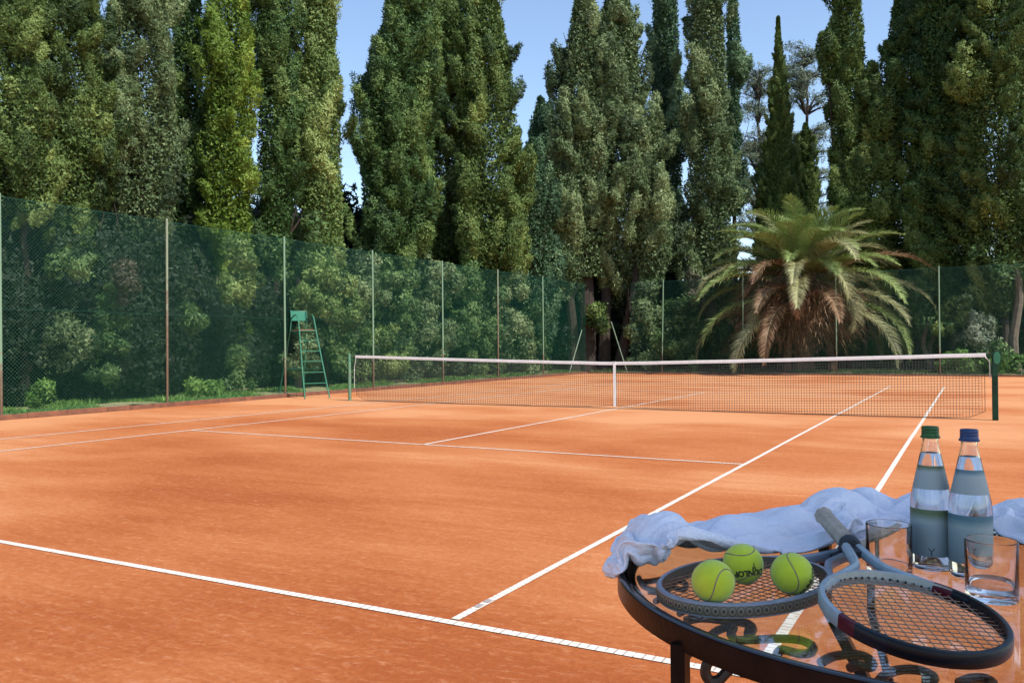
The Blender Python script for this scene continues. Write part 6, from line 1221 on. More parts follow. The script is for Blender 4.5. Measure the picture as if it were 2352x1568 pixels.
16,-34,-11,17,-32,-22,16,-32,-28,15,-31,-30,15,-33,-27,12,-34,-21,8,-34,-17,19,-25,27,8,-31,5,15,-29,-24,12,-32,-6,21,-28,19,10,-36,-6,15,-31,-48,13,-35,-42,16,-36,-31,17,-32,-51,15,-37,6,17,-33,13,18,-30,32,10,-33,-25,17,-19,-63,18,-23,-51,14,-33,-8,18,-28,30,17,-29,18,13,-31,15,8,-34,2,10,-33,-28,0,-36,7,2,-31,44,-2,-37,2,-6,-37,-19,-7,-38,-17,1,-38,21,-9,-36,-14,-4,-35,-5,8,-32,0,-2,-27,49,-4,-24,54,-8,-30,10,-1,-31,27,-2,-35,-6,-2,-36,-9,
18,-31,15,17,-31,17,16,-31,-8,17,-30,-24,17,-28,-28,18,-26,-28,15,-28,-23,14,-28,-9,16,-26,-10,16,-23,-23,13,-26,-15,14,-28,5,16,-27,9,13,-31,-10,21,-25,-38,14,-33,13,9,-34,-22,13,-31,-37,18,-31,6,14,-32,-20,21,-25,37,10,-35,2,11,-35,-21,16,-28,-46,16,-29,-31,14,-31,14,20,-25,17,12,-29,18,11,-29,7,20,-24,-13,15,-29,1,20,-24,38,20,-25,35,3,-36,15,0,-36,-13,8,-32,31,5,-33,18,10,-27,33,17,-23,13,7,-29,19,10,-17,62,15,-9,79,15,-11,75,14,-13,79,
19,-23,-20,15,-28,-1,15,-26,21,15,-27,6,18,-24,-17,14,-27,-12,17,-23,-19,17,-23,-16,17,-22,-15,16,-21,-18,16,-21,-24,10,-26,-6,22,-17,25,21,-19,25,10,-28,-6,16,-20,-52,21,-23,-15,13,-32,2,10,-32,-33,10,-34,24,10,-35,14,20,-29,35,13,-35,10,14,-35,-11,7,-36,7,9,-35,0,6,-34,-2,19,-23,42,15,-27,31,15,-30,-4,21,-25,-22,9,-32,2,10,-28,49,22,-15,55,15,-25,39,13,-29,-3,10,-16,62,6,-10,73,10,-25,16,24,-16,-12,17,-23,4,8,-28,33,8,-29,46,-3,-36,28,
17,-23,-1,20,-16,-24,16,-22,-5,16,-20,20,12,-24,-4,18,-18,-18,20,-12,-33,12,-23,-11,21,-16,19,14,-25,-3,18,-17,-28,20,-15,-30,7,-28,1,12,-24,27,20,-17,36,12,-26,8,10,-28,-17,19,-19,-41,20,-26,5,15,-24,-51,11,-33,-24,11,-34,15,17,-30,32,10,-35,5,17,-30,-25,7,-35,-6,14,-33,6,15,-33,8,21,-27,33,11,-33,23,11,-36,1,20,-31,-6,12,-33,10,8,-33,4,16,-17,60,8,-26,45,14,-26,11,7,-23,47,7,-8,77,-3,-24,36,3,-29,10,-1,-31,13,0,-34,7,0,-36,18,
19,-21,4,19,-22,-4,23,-16,-22,18,-24,-4,21,-20,24,20,-20,-30,19,-21,-33,16,-24,-35,14,-29,3,19,-23,25,13,-29,-4,13,-23,-35,17,-19,-38,10,-27,-20,12,-25,-2,18,-20,14,17,-22,4,15,-21,-28,13,-14,-55,21,-15,-31,22,-5,-48,12,-19,-46,8,-29,-7,15,-24,25,15,-26,-2,16,-25,-4,17,-24,28,14,-30,-17,10,-31,17,21,-24,34,15,-30,20,18,-30,1,21,-29,-3,24,-22,26,8,-30,-36,12,-20,60,11,-27,41,10,-26,39,11,-26,29,-2,-23,46,-9,-26,17,1,-29,-18,0,-28,18,9,-27,39,
18,-25,-5,17,-26,9,16,-27,-19,19,-26,-23,16,-31,-1,19,-29,22,15,-33,-18,25,-21,-46,17,-29,-38,16,-32,-6,20,-26,8,13,-29,-16,18,-18,-42,19,-17,-41,14,-23,-21,16,-19,-6,20,-11,26,18,-15,11,18,-16,5,17,-17,9,16,-17,-24,24,-6,-16,16,-12,-41,14,-20,-6,15,-20,5,14,-22,4,13,-23,15,13,-26,9,17,-23,-29,8,-29,15,12,-22,59,12,-21,56,18,-25,8,19,-29,1,11,-35,15,16,-27,-49,5,-34,41,12,-35,9,14,-33,28,11,-31,25,5,-28,31,-3,-28,6,4,-24,-38,-12,-24,-26,
19,-27,-9,19,-29,-4,21,-29,-3,24,-22,-44,19,-30,-39,13,-39,-5,17,-37,12,8,-39,-27,19,-30,-51,13,-33,-39,14,-33,-2,19,-25,14,6,-29,-17,12,-17,-43,15,-7,-59,14,-9,-48,14,-15,-31,18,-15,13,18,-16,9,18,-18,-6,13,-22,-20,14,-13,-49,23,-4,-23,13,-19,-28,7,-22,13,14,-19,-2,11,-22,10,17,-17,34,12,-25,4,23,-10,-21,19,-18,-15,17,-23,-2,19,-19,34,16,-28,9,31,-14,24,9,-38,11,13,-26,-77,11,-39,-19,12,-37,-12,23,-28,-28,22,-28,1,11,-27,18,-8,-28,-2,15,-22,-12,
17,-32,-1,18,-30,-20,13,-31,-40,17,-33,-28,24,-29,-33,15,-35,-45,13,-41,-9,20,-37,11,10,-38,-30,18,-26,-58,12,-29,-40,15,-27,-11,17,-21,-8,14,-20,13,14,-19,3,14,-16,-24,14,-11,-41,11,-16,-32,8,-16,-41,9,-19,-36,17,-19,-11,17,-20,-4,16,-8,-52,21,6,-33,20,-8,-26,19,-2,-32,15,-13,-34,11,-21,4,18,-14,35,8,-22,-18,17,-13,-33,17,-15,-27,18,-19,-26,26,-13,21,31,-17,18,37,-11,12,21,-37,21,6,-36,-73,5,-42,-49,21,-34,-20,19,-23,-61,23,-24,-35,17,-26,-1,-1,-21,-40,
17,-30,-31,16,-31,-21,15,-31,-28,13,-30,-37,15,-27,-51,26,-22,-42,15,-30,-48,15,-36,-17,23,-30,11,7,-34,-28,9,-17,-73,10,-14,-64,20,-16,-4,16,-11,-41,15,-17,-12,16,-16,7,11,-19,-24,11,-11,-50,13,-22,-7,13,-23,5,12,-23,8,6,-25,-29,6,-25,-28,12,-13,-54,15,3,-56,12,-15,-36,16,-10,-35,13,-11,-38,13,-16,-15,17,-16,-15,16,-8,-31,18,-7,-32,17,-15,-31,18,-23,-24,23,-25,-10,35,-14,5,41,-3,-11,36,-21,10,8,-38,-58,-1,-37,-68,18,-30,-54,11,-15,-85,8,-10,-82,2,-22,-49,
17,-22,-52,13,-28,-30,18,-23,30,11,-29,11,6,-30,-25,10,-23,-53,20,-17,-46,14,-24,-40,14,-28,-10,24,-17,8,9,-26,-20,9,-23,-16,4,-10,-54,12,-17,-15,12,-8,-46,11,-18,-22,15,-16,3,7,-21,-24,9,-15,-54,7,-23,-38,7,-28,-24,8,-28,-20,11,-27,-8,12,-26,-17,14,-22,-31,20,-3,-42,15,-11,-37,15,-9,-39,12,-13,-30,19,-5,19,12,-18,-7,14,-10,-35,17,-4,-47,18,-7,-49,16,-25,-26,21,-29,-13,31,-21,-3,38,-1,-20,39,-2,-18,25,-31,1,0,-39,-9,16,-31,-13,17,-25,-32,18,-23,5,
21,-15,-28,22,-8,-30,15,-17,-11,18,-9,13,14,-14,19,7,-21,-5,11,-14,-33,15,-10,-32,13,-14,-26,13,-14,-25,14,-10,-25,-3,-3,-52,8,-17,-18,7,-11,-35,9,-12,-31,10,-10,-43,8,-19,-23,15,-19,-10,6,-22,-37,8,-18,-60,3,-25,-49,8,-31,-15,9,-31,-2,8,-30,1,10,-28,-9,11,-24,-20,20,1,-37,19,5,-29,14,-3,-48,9,-18,-16,16,-11,13,13,-16,-9,12,-15,-27,5,-24,-13,0,-7,-70,-5,-25,-40,1,-30,-28,14,-30,-15,30,-8,-17,27,8,-43,29,-8,-13,13,-28,-22,24,-16,-10,16,-16,-49,]
NU_, NV_ = 104, 44
q = np.cumsum(np.array(TOWEL).reshape(NU_, NV_, 3), axis=0) / np.array([1500.0, 1200.0, 600.0])
tw = np.array([5.497525691986084, -13.589661598205566, 0.7546811699867249]) + q * np.array([1.0468072891235352, 0.7798118591308594, 0.14883697032928467])
def towel_mat():
    mt = mat('white_terry', (.80, .83, .90), (.76, .79, .88), scale=30, rough=.95, bump=.4, bscale=300)
    p = mt.node_tree.nodes['Principled BSDF']
    p.inputs['Sheen Weight'].default_value = .25
    nt = mt.node_tree; tc = N(nt, 'ShaderNodeTexCoord')
    w = N(nt, 'ShaderNodeTexNoise', ins={'Scale': 22, 'Detail': 4, 'Distortion': 1.4}); nt.links.new(tc.outputs['Object'], w.inputs['Vector'])
    b2 = N(nt, 'ShaderNodeBump', ins={'Strength': .3, 'Distance': .02}); nt.links.new(w.outputs[0], b2.inputs['Height'])
    b1 = p.inputs['Normal'].links[0].from_node; nt.links.new(b2.outputs[0], b1.inputs['Normal'])
    return mt
du, dv = tw[..., 0] - CAM[0], tw[..., 1] - CAM[1]
tu = du * .8738 + dv * .4863; tv = -du * .4862 + dv * .8738
tu = np.where(tu < .24, .24 + (tu - .24) * .78, tu)          # gather the left end on the rim
tw[..., 0] = CAM[0] + tu * .8738 - tv * .4862; tw[..., 1] = CAM[1] + tu * .4863 + tv * .8738
fl = np.clip((.52 - tu) / .25, 0, 1)
tw[..., 2] = np.where(tw[..., 2] > .825, .825 + (tw[..., 2] - .825) * (1 + .22 * fl), tw[..., 2])
low = tw[..., 2] < .805
tw[..., 2] = np.where(low, .805 + (tw[..., 2] - .805) * .15, tw[..., 2])
M_towel = towel_mat()
mb = MB()
me_v = [tuple(a) for a in tw.reshape(-1, 3)]
fs = [(i * NV_ + j, (i + 1) * NV_ + j, (i + 1) * NV_ + j + 1, i * NV_ + j + 1) for i in range(NU_ - 1) for j in range(NV_ - 1)]
mb.add(me_v, fs)
towel = top('towel', mb, M_towel, (6.0, -13.1, .815), 'crumpled white bath towel heaped along the back of the glass table', 'towel', smooth=True)
md = towel.modifiers.new('thickness', 'SOLIDIFY'); md.thickness = .0045; md.offset = 1
md = towel.modifiers.new('smooth', 'SUBSURF'); md.levels = 1; md.render_levels = 1

# ------------------------------------------------------------------ tennis balls
M_ball = mat('yellow_felt', (.50, .64, .03), (.44, .58, .025), scale=60, rough=.95, bump=.25, bscale=900)
M_ball.node_tree.nodes['Principled BSDF'].inputs['Sheen Weight'].default_value = .4
M_seam = mat('ball_seam', (.30, .26, .16), (.22, .18, .11), scale=80, rough=.9)
M_ink = mat('black_ink', (.015, .02, .015), (.03, .035, .03), scale=60, rough=.8)
BR = .0333
def seam_pts(r, n=120):
    P = []
    A = .44
    for k in range(n):
        t = 2 * PI * k / n
        # tennis-ball curve
        a, b = .75, .25
        x = a * math.cos(t) + b * math.cos(3 * t); y = a * math.sin(t) - b * math.sin(3 * t); z = 2 * math.sqrt(a * b) * math.sin(2 * t)
        v = Vector((x, y, z)); v.normalize(); P.append(v * r)
    return P
def text_on_ball(txt, size, lon, lat, roll, centre, rot, parent):
    cu = bpy.data.curves.new('t', 'FONT'); cu.body = txt or 'x'; cu.size = size; cu.align_x = 'CENTER'; cu.align_y = 'CENTER'; cu.resolution_u = 3; cu.offset = size * .045
    ob = bpy.data.objects.new('t', cu); COL.objects.link(ob)
    bpy.context.view_layer.update()
    me = bpy.data.meshes.new_from_object(ob.evaluated_get(bpy.context.evaluated_depsgraph_get()))
    bpy.data.objects.remove(ob)
    bm = bmesh.new()
    if txt: bm.from_mesh(me)
    else:                                                   # small arrow-shaped emblem above the word
        for poly in ([(-.5, .75), (-.08, .75), (-.08, -.05), (-.3, .15)], [(.08, .75), (.5, .75), (.3, .15), (.08, -.05)], [(-.22, .0), (0, -.22), (.22, 0), (0, -.85)]):
            bm.faces.new([bm.verts.new((x * size, y * size, 0)) for x, y in poly])
    bmesh.ops.triangulate(bm, faces=bm.faces[:])
    bmesh.ops.subdivide_edges(bm, edges=[e for e in bm.edges if e.calc_length() > .002], cuts=2)
    vs = []
    for v in bm.verts:
        x, y = v.co.x, v.co.y
        x, y = x * math.cos(roll) - y * math.sin(roll), x * math.sin(roll) + y * math.cos(roll)
        a = x / BR + lon; b = y / BR + lat
        # direction in a frame: right, up, toward viewer
        d = rot[0] * (math.sin(a) * math.cos(b)) + rot[1] * math.sin(b) + rot[2] * (math.cos(a) * math.cos(b))
        vs.append(centre + d * (BR + .0004))
    bm.verts.index_update()
    fs = [tuple(v.index for v in f.verts) for f in bm.faces]
    bm.free(); bpy.data.meshes.remove(me)
    add_child(parent, 'printed_mark', MB().add(vs, fs), M_ink)
def ball(label, c, euler, mark=None):
    root = thing('tennis_ball', c, label, 'tennis ball', 'tennis balls resting on the racket strings')
    E_ = Matrix(euler) if not isinstance(euler, tuple) else (Matrix.Rotation(euler[2], 3, 'Z') @ Matrix.Rotation(euler[1], 3, 'Y') @ Matrix.Rotation(euler[0], 3, 'X'))
    bm = bmesh.new(); bmesh.ops.create_icosphere(bm, subdivisions=5, radius=BR)
    for v in bm.verts:
        v.co *= 1 + .004 * noise.noise(v.co * 900) + .004 * noise.noise(v.co * 300)
    me = bpy.data.meshes.new('felt'); bm.to_mesh(me); bm.free(); me.materials.append(M_ball)
    me.polygons.foreach_set('use_smooth', [True] * len(me.polygons))
    o = bpy.data.objects.new('felt', me); COL.objects.link(o); o.parent = root
    mb = MB(); mb.tube([Vector(c) + E_ @ p for p in seam_pts(BR - .0004)], .00125, 6, closed=True)
    add_child(root, 'seam', mb, M_seam, True)
    if mark:
        cc = Vector(c); vw = (Vector(CAM) - cc).normalized(); rr = Vector((0, 0, 1)).cross(vw).normalized(); uu = vw.cross(rr)
        for (txt, size, lon, lat, roll) in mark:
            text_on_ball(txt, size, lon, lat, roll, cc, (rr, uu, vw), root)
    return root
ball('front left tennis ball, lowest of the three, with its seam curving down the middle', (5.8125, -13.688, .8605), [[0.299, 0.915, 0.272], [-0.95, 0.313, -0.009], [-0.093, -0.255, 0.962]])
ball('rear middle tennis ball with black printed lettering', (5.829, -13.563, .8605), [[-0.345, 0.725, 0.596], [-0.474, 0.414, -0.777], [-0.81, -0.551, 0.201]], [('DUNLOP', .0140, .34, -.42, PI + .16), (None, .0075, .54, -.06, PI + .1)])
ball('right-hand tennis ball with an S-shaped seam facing the camera', (5.913, -13.588, .8605), [[0.208, -0.808, 0.552], [-0.829, -0.445, -0.34], [0.52, -0.386, -0.762]], [('DUNLOP', .012, 1.06, -.36, 1.15)])

# ------------------------------------------------------------------ rackets
def seg_mat(name, stops, rough=.3, ky=0.0):
    """paint scheme that changes along the racket (object x), real decals"""
    mt, nt, p = new_mat(name)
    tc = N(nt, 'ShaderNodeTexCoord'); sx = N(nt, 'ShaderNodeSeparateXYZ'); nt.links.new(tc.outputs['Object'], sx.inputs[0])
    r = N(nt, 'ShaderNodeValToRGB'); r.color_ramp.interpolation = 'CONSTANT'
    e = r.color_ramp.elements
    while len(e) < len(stops): e.new(.5)
    for i, (q_, c) in enumerate(stops):
        e[i].position = q_; e[i].color = (*c, 1)
    ka = N(nt, 'ShaderNodeMath', operation='MULTIPLY_ADD'); ka.inputs[1].default_value = ky
    nt.links.new(sx.outputs[1], ka.inputs[0]); nt.links.new(sx.outputs[0], ka.inputs[2]); nt.links.new(ka.outputs[0], r.inputs[0])
    nz = N(nt, 'ShaderNodeTexNoise', ins={'Scale': 60, 'Detail': 5}); nt.links.new(tc.outputs['Object'], nz.inputs['Vector'])
    mx = N(nt, 'ShaderNodeMix', data_type='RGBA', blend_type='MULTIPLY'); mx.inputs['Factor'].default_value = .35
    nt.links.new(r.outputs[0], mx.inputs['A']); nt.links.new(nz.outputs[0], mx.inputs['B'])
    nt.links.new(mx.outputs['Result'], p.inputs['Base Color'])
    p.inputs['Roughness'].default_value = rough; p.inputs['Specular IOR Level'].default_value = .22
    return mt
M_r2 = seg_mat('silver_to_navy_racket_paint', [(0, (.42, .52, .56)), (.44, (.38, .46, .51)), (.472, (.10, .007, .022)), (.512, (.006, .010, .018)), (.58, (.004, .006, .010))], ky=.927)
M_r2b = seg_mat('racket_inner_wall_white', [(0, (.55, .57, .52)), (.49, (.50, .50, .42)), (.515, (.02, .02, .022))], .5, .927)
M_r1 = seg_mat('silver_grey_racket_paint', [(0, (.30, .36, .43)), (.3, (.32, .37, .45)), (.6, (.27, .31, .38))])
M_grip = mat('worn_tan_grip', (.56, .48, .38), (.40, .34, .27), scale=45, rough=.95, bump=.6, bscale=300)
M_black = mat('black_rubber', (.012, .016, .022), (.02, .025, .03), rough=.5)
M_string = mat('natural_strings', (.30, .17, .10), (.22, .13, .08), scale=40, rough=.45)
M_string2 = mat('amber_strings', (.26, .17, .11), (.36, .25, .17), scale=25, rough=.45)
def chain_mat():
    mt, nt, p = new_mat('patterned_side_band')
    tc = N(nt, 'ShaderNodeTexCoord'); uv = N(nt, 'ShaderNodeUVMap')
    sx = N(nt, 'ShaderNodeSeparateXYZ'); nt.links.new(uv.outputs[0], sx.inputs[0])
    fx = N(nt, 'ShaderNodeMath', operation='FRACT'); nt.links.new(sx.outputs[0], fx.inputs[0])
    a = N(nt, 'ShaderNodeMath', operation='SUBTRACT'); a.inputs[1].default_value = .5; nt.links.new(fx.outputs[0], a.inputs[0])
    b = N(nt, 'ShaderNodeMath', operation='SUBTRACT'); b.inputs[1].default_value = .5; nt.links.new(sx.outputs[1], b.inputs[0])
    a2 = N(nt, 'ShaderNodeMath', operation='MULTIPLY'); nt.links.new(a.outputs[0], a2.inputs[0]); nt.links.new(a.outputs[0], a2.inputs[1])
    b2 = N(nt, 'ShaderNodeMath', operation='MULTIPLY'); nt.links.new(b.outputs[0], b2.inputs[0]); nt.links.new(b.outputs[0], b2.inputs[1])
    s = N(nt, 'ShaderNodeMath', operation='ADD'); nt.links.new(a2.outputs[0], s.inputs[0]); nt.links.new(b2.outputs[0], s.inputs[1])
    r = N(nt, 'ShaderNodeMath', operation='SQRT'); nt.links.new(s.outputs[0], r.inputs[0])
    nt.links.new(ramp(nt, r.outputs[0], [(.0, (.03, .03, .025)), (.17, (.03, .03, .025)), (.21, (.17, .16, .12)), (.34, (.17, .16, .12)), (.40, (.05, .05, .04)), (.6, (.13, .12, .09))]), p.inputs['Base Color'])
    p.inputs['Roughness'].default_value = .45
    return mt
M_chain = chain_mat()

def racket(name_label, pos, yaw, pit, roll, A, B, hc, paint, inner, strm, deep, gripm, side_band=False, grommets=False):
    root = bpy.data.objects.new('tennis_racket', None); COL.objects.link(root)
    a = Vector((math.cos(yaw) * math.cos(pit), math.sin(yaw) * math.cos(pit), math.sin(pit)))
    b0 = Vector((-math.sin(yaw), math.cos(yaw), 0)); n0 = a.cross(b0)
    b = b0 * math.cos(roll) + n0 * math.sin(roll); n = n0 * math.cos(roll) - b0 * math.sin(roll)
    R3 = Matrix(((a.x, b.x, n.x), (a.y, b.y, n.y), (a.z, b.z, n.z)))
    root.rotation_mode = 'XYZ'; root.rotation_euler = R3.to_euler(); root.location = pos
    tag(root, name_label, 'tennis racket', 'tennis rackets on the table')
    def child(nm, mb, mt, smooth=True, bev=0):
        o = mb.build(nm, mt, None, smooth); o.parent = root
        if bev: soft(o, bev)
        return o
    wr = .0086                                             # radial width of the hoop
    prof = [(0, deep), (.25, deep * 1.02), (.8, deep * .98), (1, deep * .72), (1, -deep * .72), (.8, -deep * .98), (.25, -deep * 1.02), (0, -deep), (-.02, -deep * .5), (-.02, deep * .5)]
    K = 120; v = []; f = []; mi = []
    for k in range(K):
        t = 2 * PI * k / K
        er = Vector((math.cos(t) / A, math.sin(t) / B, 0)).normalized()
        p = Vector((hc + A * math.cos(t), B * math.sin(t), 0))
        for (u, z) in prof:
            v.append(p + er * wr * u + Vector((0, 0, z)))
    m = len(prof)
    for k in range(K):
        for e in range(m):
            g = (e + 1) % m
            f.append((k * m + e, ((k + 1) % K) * m + e, ((k + 1) % K) * m + g, k * m + g)); mi.append(1 if e in (7, 8, 9) else (2 if side_band and e in (3,) else 0))
    mb = MB(); mb.v = [tuple(q_) for q_ in v]; mb.f = f; mb.m = mi
    # throat arms and shaft
    def arm(sg):
        T = PI - .78
        p0 = Vector((hc + (A + wr * .5) * math.cos(T), (B + wr * .5) * math.sin(T) * sg, 0))
        tg = Vector((-(A) * math.sin(T), B * math.cos(T) * 1.0, 0)) * -1
        ps = smooth_pts([Vector((hc + (A + .005) * math.cos(T - .35), (B + .005) * math.sin(T - .35) * sg, 0)), p0, Vector((hc - A - .022, (B * .34) * sg, 0)), Vector((hc - A - .062, .020 * sg, 0)), Vector((.222, .0105 * sg, 0)), Vector((.19, .0095 * sg, 0))], 6)
        mb.tube(ps, .01, 8, mi=0, flat=None)
        o0 = len(mb.v) - len(ps) * 8
        for q_ in range(len(ps)):                           # oval section: deeper than wide
            c_ = Vector(ps[q_])
            for e in range(8):
                w_ = Vector(mb.v[o0 + q_ * 8 + e]) - c_
                w_.z *= deep / .0100 * .95; w_.x *= .78; w_.y *= .78
                mb.v[o0 + q_ * 8 + e] = tuple(c_ + w_)
    arm(1); arm(-1)
    fr = child('frame', mb, [paint, inner, M_chain])
    if side_band:
        uvl = fr.data.uv_layers.new(name='uv')
        for pl in fr.data.polygons:
            if pl.material_index == 2:
                k = pl.index // m
                for li, uvv in zip(pl.loop_indices, ((k, 1), (k + 1, 1), (k + 1, 0), (k, 0))):
                    uvl.data[li].uv = (uvv[0] / 1.7, uvv[1])
    # strings woven
    s = MB()
    nm, nc = 16, 19
    for i in range(nm):
        y_ = (i - (nm - 1) / 2) / ((nm - 1) / 2) * B * .86
        xx = A * math.sqrt(max(0, 1 - (y_ / B) ** 2))
        P = [Vector((hc - xx + 2 * xx * k / 8, y_, .0006)) for k in range(9)]
        s.tube(P, .00078, 5)
    for j in range(nc):
        x_ = (j - (nc - 1) / 2) / ((nc - 1) / 2) * A * .88
        yy = B * math.sqrt(max(0, 1 - (x_ / A) ** 2))
        s.tube([Vector((hc + x_, -yy + 2 * yy * k / 8, -.0006)) for k in range(9)], .00078, 5)
    child('strings', s, strm)
    # grip: octagonal, spiral wrapped, flared butt
    gm = MB(); G = 60; P = []; rs = []
    for k in range(G + 1):
        x_ = .004 + .196 * k / G
        P.append(Vector((x_, 0, 0)))
        rs.append((.0168 + .0035 * math.exp(-(x_ / .012) ** 2)) * (1 - .02 * ((k % 7) / 7)) * (1 if k else .86))
    gm.tube(P, rs, 8)
    child('grip', gm, gripm, False, .0012)
    cm = MB(); cm.tube([(.197, 0, 0), (.199, 0, 0), (.216, 0, 0), (.222, 0, 0)], [.0165, .0188, .0182, .0150], 16); child('collar', cm, M_black)
    tm = MB(); tm.add([(.20, -.010, -deep * .5), (.255, -.0075, -deep * .5), (.255, .0075, -deep * .5), (.20, .010, -deep * .5), (.20, -.010, deep * .55), (.255, -.0075, deep * .45), (.255, .0075, deep * .45), (.20, .010, deep * .55)], [(3, 2, 1, 0), (4, 5, 6, 7), (0, 1, 5, 4), (1, 2, 6, 5), (2, 3, 7, 6), (3, 0, 4, 7)])
    child('throat_insert', tm, M_black, False, .001)
    if grommets:
        gr = MB()
        for k in range(64):
            t = 2 * PI * (k + .5) / 64
            er = Vector((math.cos(t) / A, math.sin(t) / B, 0)).normalized()
            p = Vector((hc + A * math.cos(t), B * math.sin(t), 0))
            if math.cos(t) > .97: continue
            gr.tube([p - er * .0022, p + er * .001], .0021, 6)
        child('grommet_strip', gr, M_black, False)
    return root
racket('silver-grey racket lying flat under the three tennis balls', Vector((6.035, -13.075, .8268)), 4.318, 0, 0, .168, .112, .527, M_r1, M_chain, M_string, .0112, M_grip, side_band=True)
racket('silver, red and black racket with its tan handle propped up on the towel', Vector((5.898, -13.174, .879)), -1.1958, -.0693, -.066, .1455, .1135, .5216, M_r2, M_r2b, M_string2, .0106, M_grip, grommets=True)

# ------------------------------------------------------------------ bottles and glasses
M_bg = glass_mat('bottle_glass', (.965, .985, .98), 1.46)
M_wat = glass_mat('water', (.975, .99, .995), 1.333)
M_tumbler = glass_mat('tumbler_glass', (.975, .985, .985), 1.46)
def cap_mat(name, c): return mat(name, c, tuple(x * .8 for x in c), scale=30, rough=.35)
def label_mat(name, band, body, z0, z1):
    mt, nt, p = new_mat(name)
    tc = N(nt, 'ShaderNodeTexCoord'); sx = N(nt, 'ShaderNodeSeparateXYZ'); nt.links.new(tc.outputs['Object'], sx.inputs[0])
    mr = N(nt, 'ShaderNodeMapRange', ins={'From Min': z0, 'From Max': z1}); nt.links.new(sx.outputs[2], mr.inputs[0])
    nz = N(nt, 'ShaderNodeTexNoise', ins={'Scale': 45, 'Detail': 4}); nt.links.new(tc.outputs['Object'], nz.inputs['Vector'])
    ad = N(nt, 'ShaderNodeMath', operation='MULTIPLY_ADD'); ad.inputs[1].default_value = .12; nt.links.new(nz.outputs[0], ad.inputs[0]); nt.links.new(mr.outputs[0], ad.inputs[2])
    nt.links.new(ramp(nt, ad.outputs[0], [(.0, body), (.80, tuple(x * 1.1 for x in body)), (.97, band), (1.0, band)]), p.inputs['Base Color'])
    p.inputs['Roughness'].default_value = .5
    return mt
def bottle(label, u, v, capc, band, seed, mark):
    c = uvz(u, v, TZ + .0003)
    root = thing('water_bottle', c, label, 'bottle', 'water bottles on the table')
    R0 = .0355
    outer = [(0, .004), (.020, .003), (.026, .0), (.0325, .0015), (R0, .007), (R0, .112), (R0 - .0008, .124), (.0335, .136), (.0285, .160), (.0225, .188), (.0175, .213), (.0140, .232), (.0135, .238), (.0135, .243), (.0125, .245), (.0125, .254)]
    inner = [(.0105, .254), (.0110, .235), (.0152, .212), (.0200, .188), (.0262, .159), (.0312, .135), (.0330, .122), (.0332, .11), (.0332, .010), (.030, .0065), (.020, .008), (0, .010)]
    mb = MB(); mb.lathe(outer + inner, c, 48); add_child(root, 'bottle_body', mb, M_bg, True)
    w = [(0, .0095), (.020, .0076), (.030, .0062), (.0334, .0095), (.0334, .11), (.0332, .122), (.0314, .135), (.0264, .159), (.0202, .188), (.0156, .2105), (.0148, .2125), (0, .2125)]
    mb = MB(); mb.lathe(w, c, 48); o = add_child(root, 'water', mb, M_wat, True)
    mc = cap_mat('cap_' + seed, capc)
    cp = [(0, .2605), (.0135, .2605), (.0146, .2590), (.0148, .2550), (.0142, .2540), (.0149, .2525), (.0149, .2500), (.0144, .2490), (.0150, .2475), (.0150, .2440), (.0168, .2425), (.0168, .2400), (.0152, .2392), (.0140, .2392), (.0140, .250), (0, .250)]
    mb = MB(); mb.lathe(cp, c, 40); add_child(root, 'cap', mb, mc, True)
    def lab(prof, z0, z1, band_, nm):
        mb = MB(); n = 44; vs = []; a0 = math.atan2(CAM[1] - c[1], CAM[0] - c[0]); span = 2.75
        for (r, z) in prof:
            for k in range(n + 1):
                an = a0 - span / 2 + span * k / n
                vs.append((c[0] + (r + .0004) * math.cos(an), c[1] + (r + .0004) * math.sin(an), c[2] + z))
        fs_ = [(i * (n + 1) + k, i * (n + 1) + k + 1, (i + 1) * (n + 1) + k + 1, (i + 1) * (n + 1) + k) for i in range(len(prof) - 1) for k in range(n)]
        mb.add(vs, fs_)
        o = add_child(root, nm, mb, label_mat(nm + seed, band_, (.28, .36, .37), z0, z1), True)
        return o
    lab([(.0310, .1485), (.0285, .160), (.0255, .1735), (.0219, .1905)], .148, .1905, band, 'neck_label')
    lab([(R0, .028), (R0, .066), (R0, .1125)], .028, .1125, band, 'body_label')
    # faint printed sign on the big label
    M_print = mat('label_print_' + seed, mark, tuple(x * .8 for x in mark), rough=.5)
    cu = bpy.data.curves.new('t', 'FONT'); cu.body = 'Y'; cu.size = .020; cu.align_x = 'CENTER'; cu.resolution_u = 3
    ob = bpy.data.objects.new('t', cu); COL.objects.link(ob); bpy.context.view_layer.update()
    me = bpy.data.meshes.new_from_object(ob.evaluated_get(bpy.context.evaluated_depsgraph_get())); bpy.data.objects.remove(ob)
    a0 = math.atan2(CAM[1] - c[1], CAM[0] - c[0]); vs = []
    for vv in me.vertices:
        an = a0 + vv.co.x / R0; vs.append((c[0] + (R0 + .0009) * math.cos(an), c[1] + (R0 + .0009) * math.sin(an), c[2] + .030 + vv.co.y))
    add_child(root, 'label_print', MB().add(vs, [tuple(p.vertices) for p in me.polygons]), M_print)
    return root
bottle('clear glass water bottle with a green cap, the left one of the pair', .770, 1.529, (.005, .10, .018), (.11, .17, .09), 'green', (.055, .085, .095))
bottle('clear glass water bottle with a blue cap, the right one of the pair', .811, 1.473, (.008, .05, .17), (.08, .19, .24), 'blue', (.07, .10, .11))
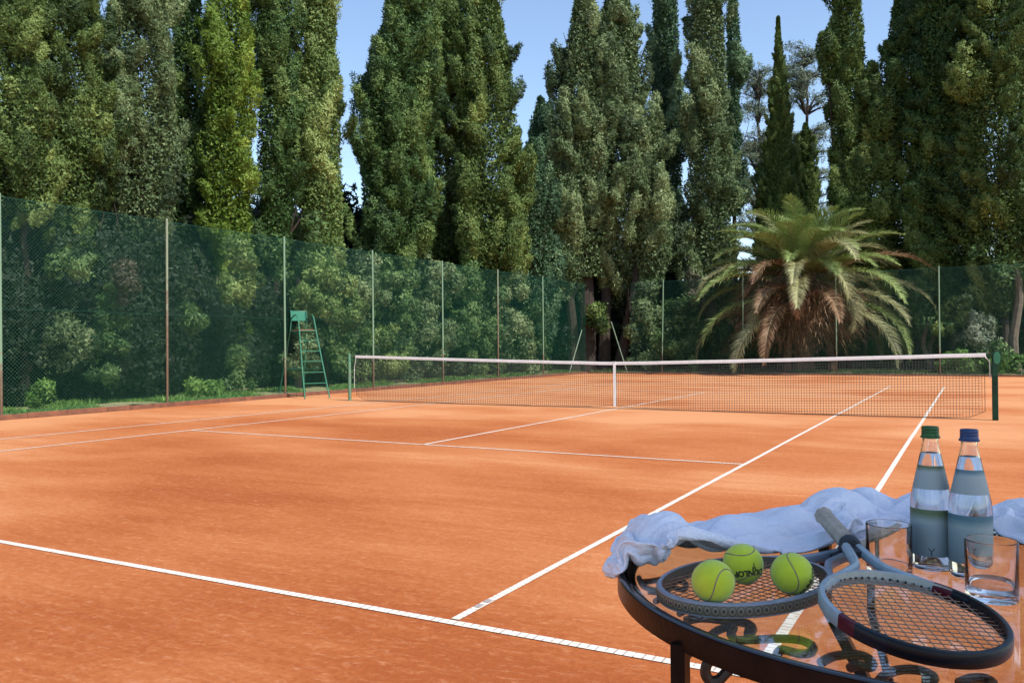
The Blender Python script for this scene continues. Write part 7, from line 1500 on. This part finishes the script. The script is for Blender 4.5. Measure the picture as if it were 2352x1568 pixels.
def tumbler(label, u, v, h, R0, watz=None):
    c = uvz(u, v, TZ + .0003)
    root = thing('drinking_glass', c, label, 'glass', 'tumblers on the table')
    prof = [(0, .0), (R0 - .004, .0), (R0 - .001, .0015), (R0, .005), (R0, h - .001), (R0 - .0008, h), (R0 - .0018, h), (R0 - .0022, h - .002), (R0 - .0026, .017), (R0 - .006, .0125), (0, .0115)]
    mb = MB(); mb.lathe(prof, c, 56); add_child(root, 'glass_body', mb, M_tumbler, True)
    if watz:
        mb = MB(); mb.lathe([(0, .0112), (R0 - .0058, .0122), (R0 - .0024, .0172), (R0 - .0023, watz), (R0 - .0035, watz - .0006), (0, watz - .0008)], c, 56)
        add_child(root, 'water', mb, M_wat, True)
    return root
tumbler('empty clear tumbler behind the throat of the propped racket', .6755, 1.494, .090, .0385)
tumbler('clear tumbler with a little water in front of the blue-capped bottle', .771, 1.340, .096, .0385, .024)

# ------------------------------------------------------------------ unseen parasol, placed and sized to cast the table's shade (stands behind the camera to the right)
M_canvas = mat('cream_canvas', (.62, .58, .50), (.56, .52, .44), scale=3, rough=.9, bump=.2, bscale=200)
M_pole = mat('parasol_pole_wood', (.30, .17, .08), (.22, .12, .05), scale=8, rough=.5)
pu, pv = 2.08, .07
pc_ = uvz(pu, pv, 0)
par = thing('parasol', (pc_[0], pc_[1], 0), 'unseen cream canvas parasol placed to shade the glass table', 'parasol')
mb = MB(); n = 8; RC = .96
ringz = [(0, 3.34), (.5, 3.18), (RC, 3.0)]
vs = [(pc_[0], pc_[1], 3.34)]
for (r, z) in ringz[1:]:
    vs += [(pc_[0] + r * math.cos(2 * PI * k / 48) * (1 - .03 * abs(math.sin(4 * PI * k / 48 * 1.0))), pc_[1] + r * math.sin(2 * PI * k / 48) * (1 - .03 * abs(math.sin(4 * PI * k / 48))), z) for k in range(48)]
vs += [(a[0], a[1], a[2] - .14) for a in vs[49:97]]
fs = [(0, 1 + (k + 1) % 48, 1 + k) for k in range(48)] + [(1 + k, 1 + (k + 1) % 48, 49 + (k + 1) % 48, 49 + k) for k in range(48)] + [(49 + k, 49 + (k + 1) % 48, 97 + (k + 1) % 48, 97 + k) for k in range(48)]
mb.add(vs, fs); o = add_child(par, 'canopy', mb, M_canvas); md = o.modifiers.new('t', 'SOLIDIFY'); md.thickness = .004
mb = MB(); mb.tube([(pc_[0], pc_[1], 0), (pc_[0], pc_[1], 3.4)], .024, 12); add_child(par, 'pole', mb, M_pole, True)
for k in range(8):
    an = 2 * PI * k / 8
    mb = MB(); mb.tube([(pc_[0], pc_[1], 3.30), (pc_[0] + .5 * math.cos(an), pc_[1] + .5 * math.sin(an), 3.155), (pc_[0] + .93 * math.cos(an), pc_[1] + .93 * math.sin(an), 2.985)], .007, 5); add_child(par, 'rib', mb, M_pole)
mb = MB(); mb.lathe([(0, .09), (.06, .09), (.22, .05), (.25, 0), (0, 0)], (pc_[0], pc_[1], 0), 32); add_child(par, 'base', mb, M_iron2, True)
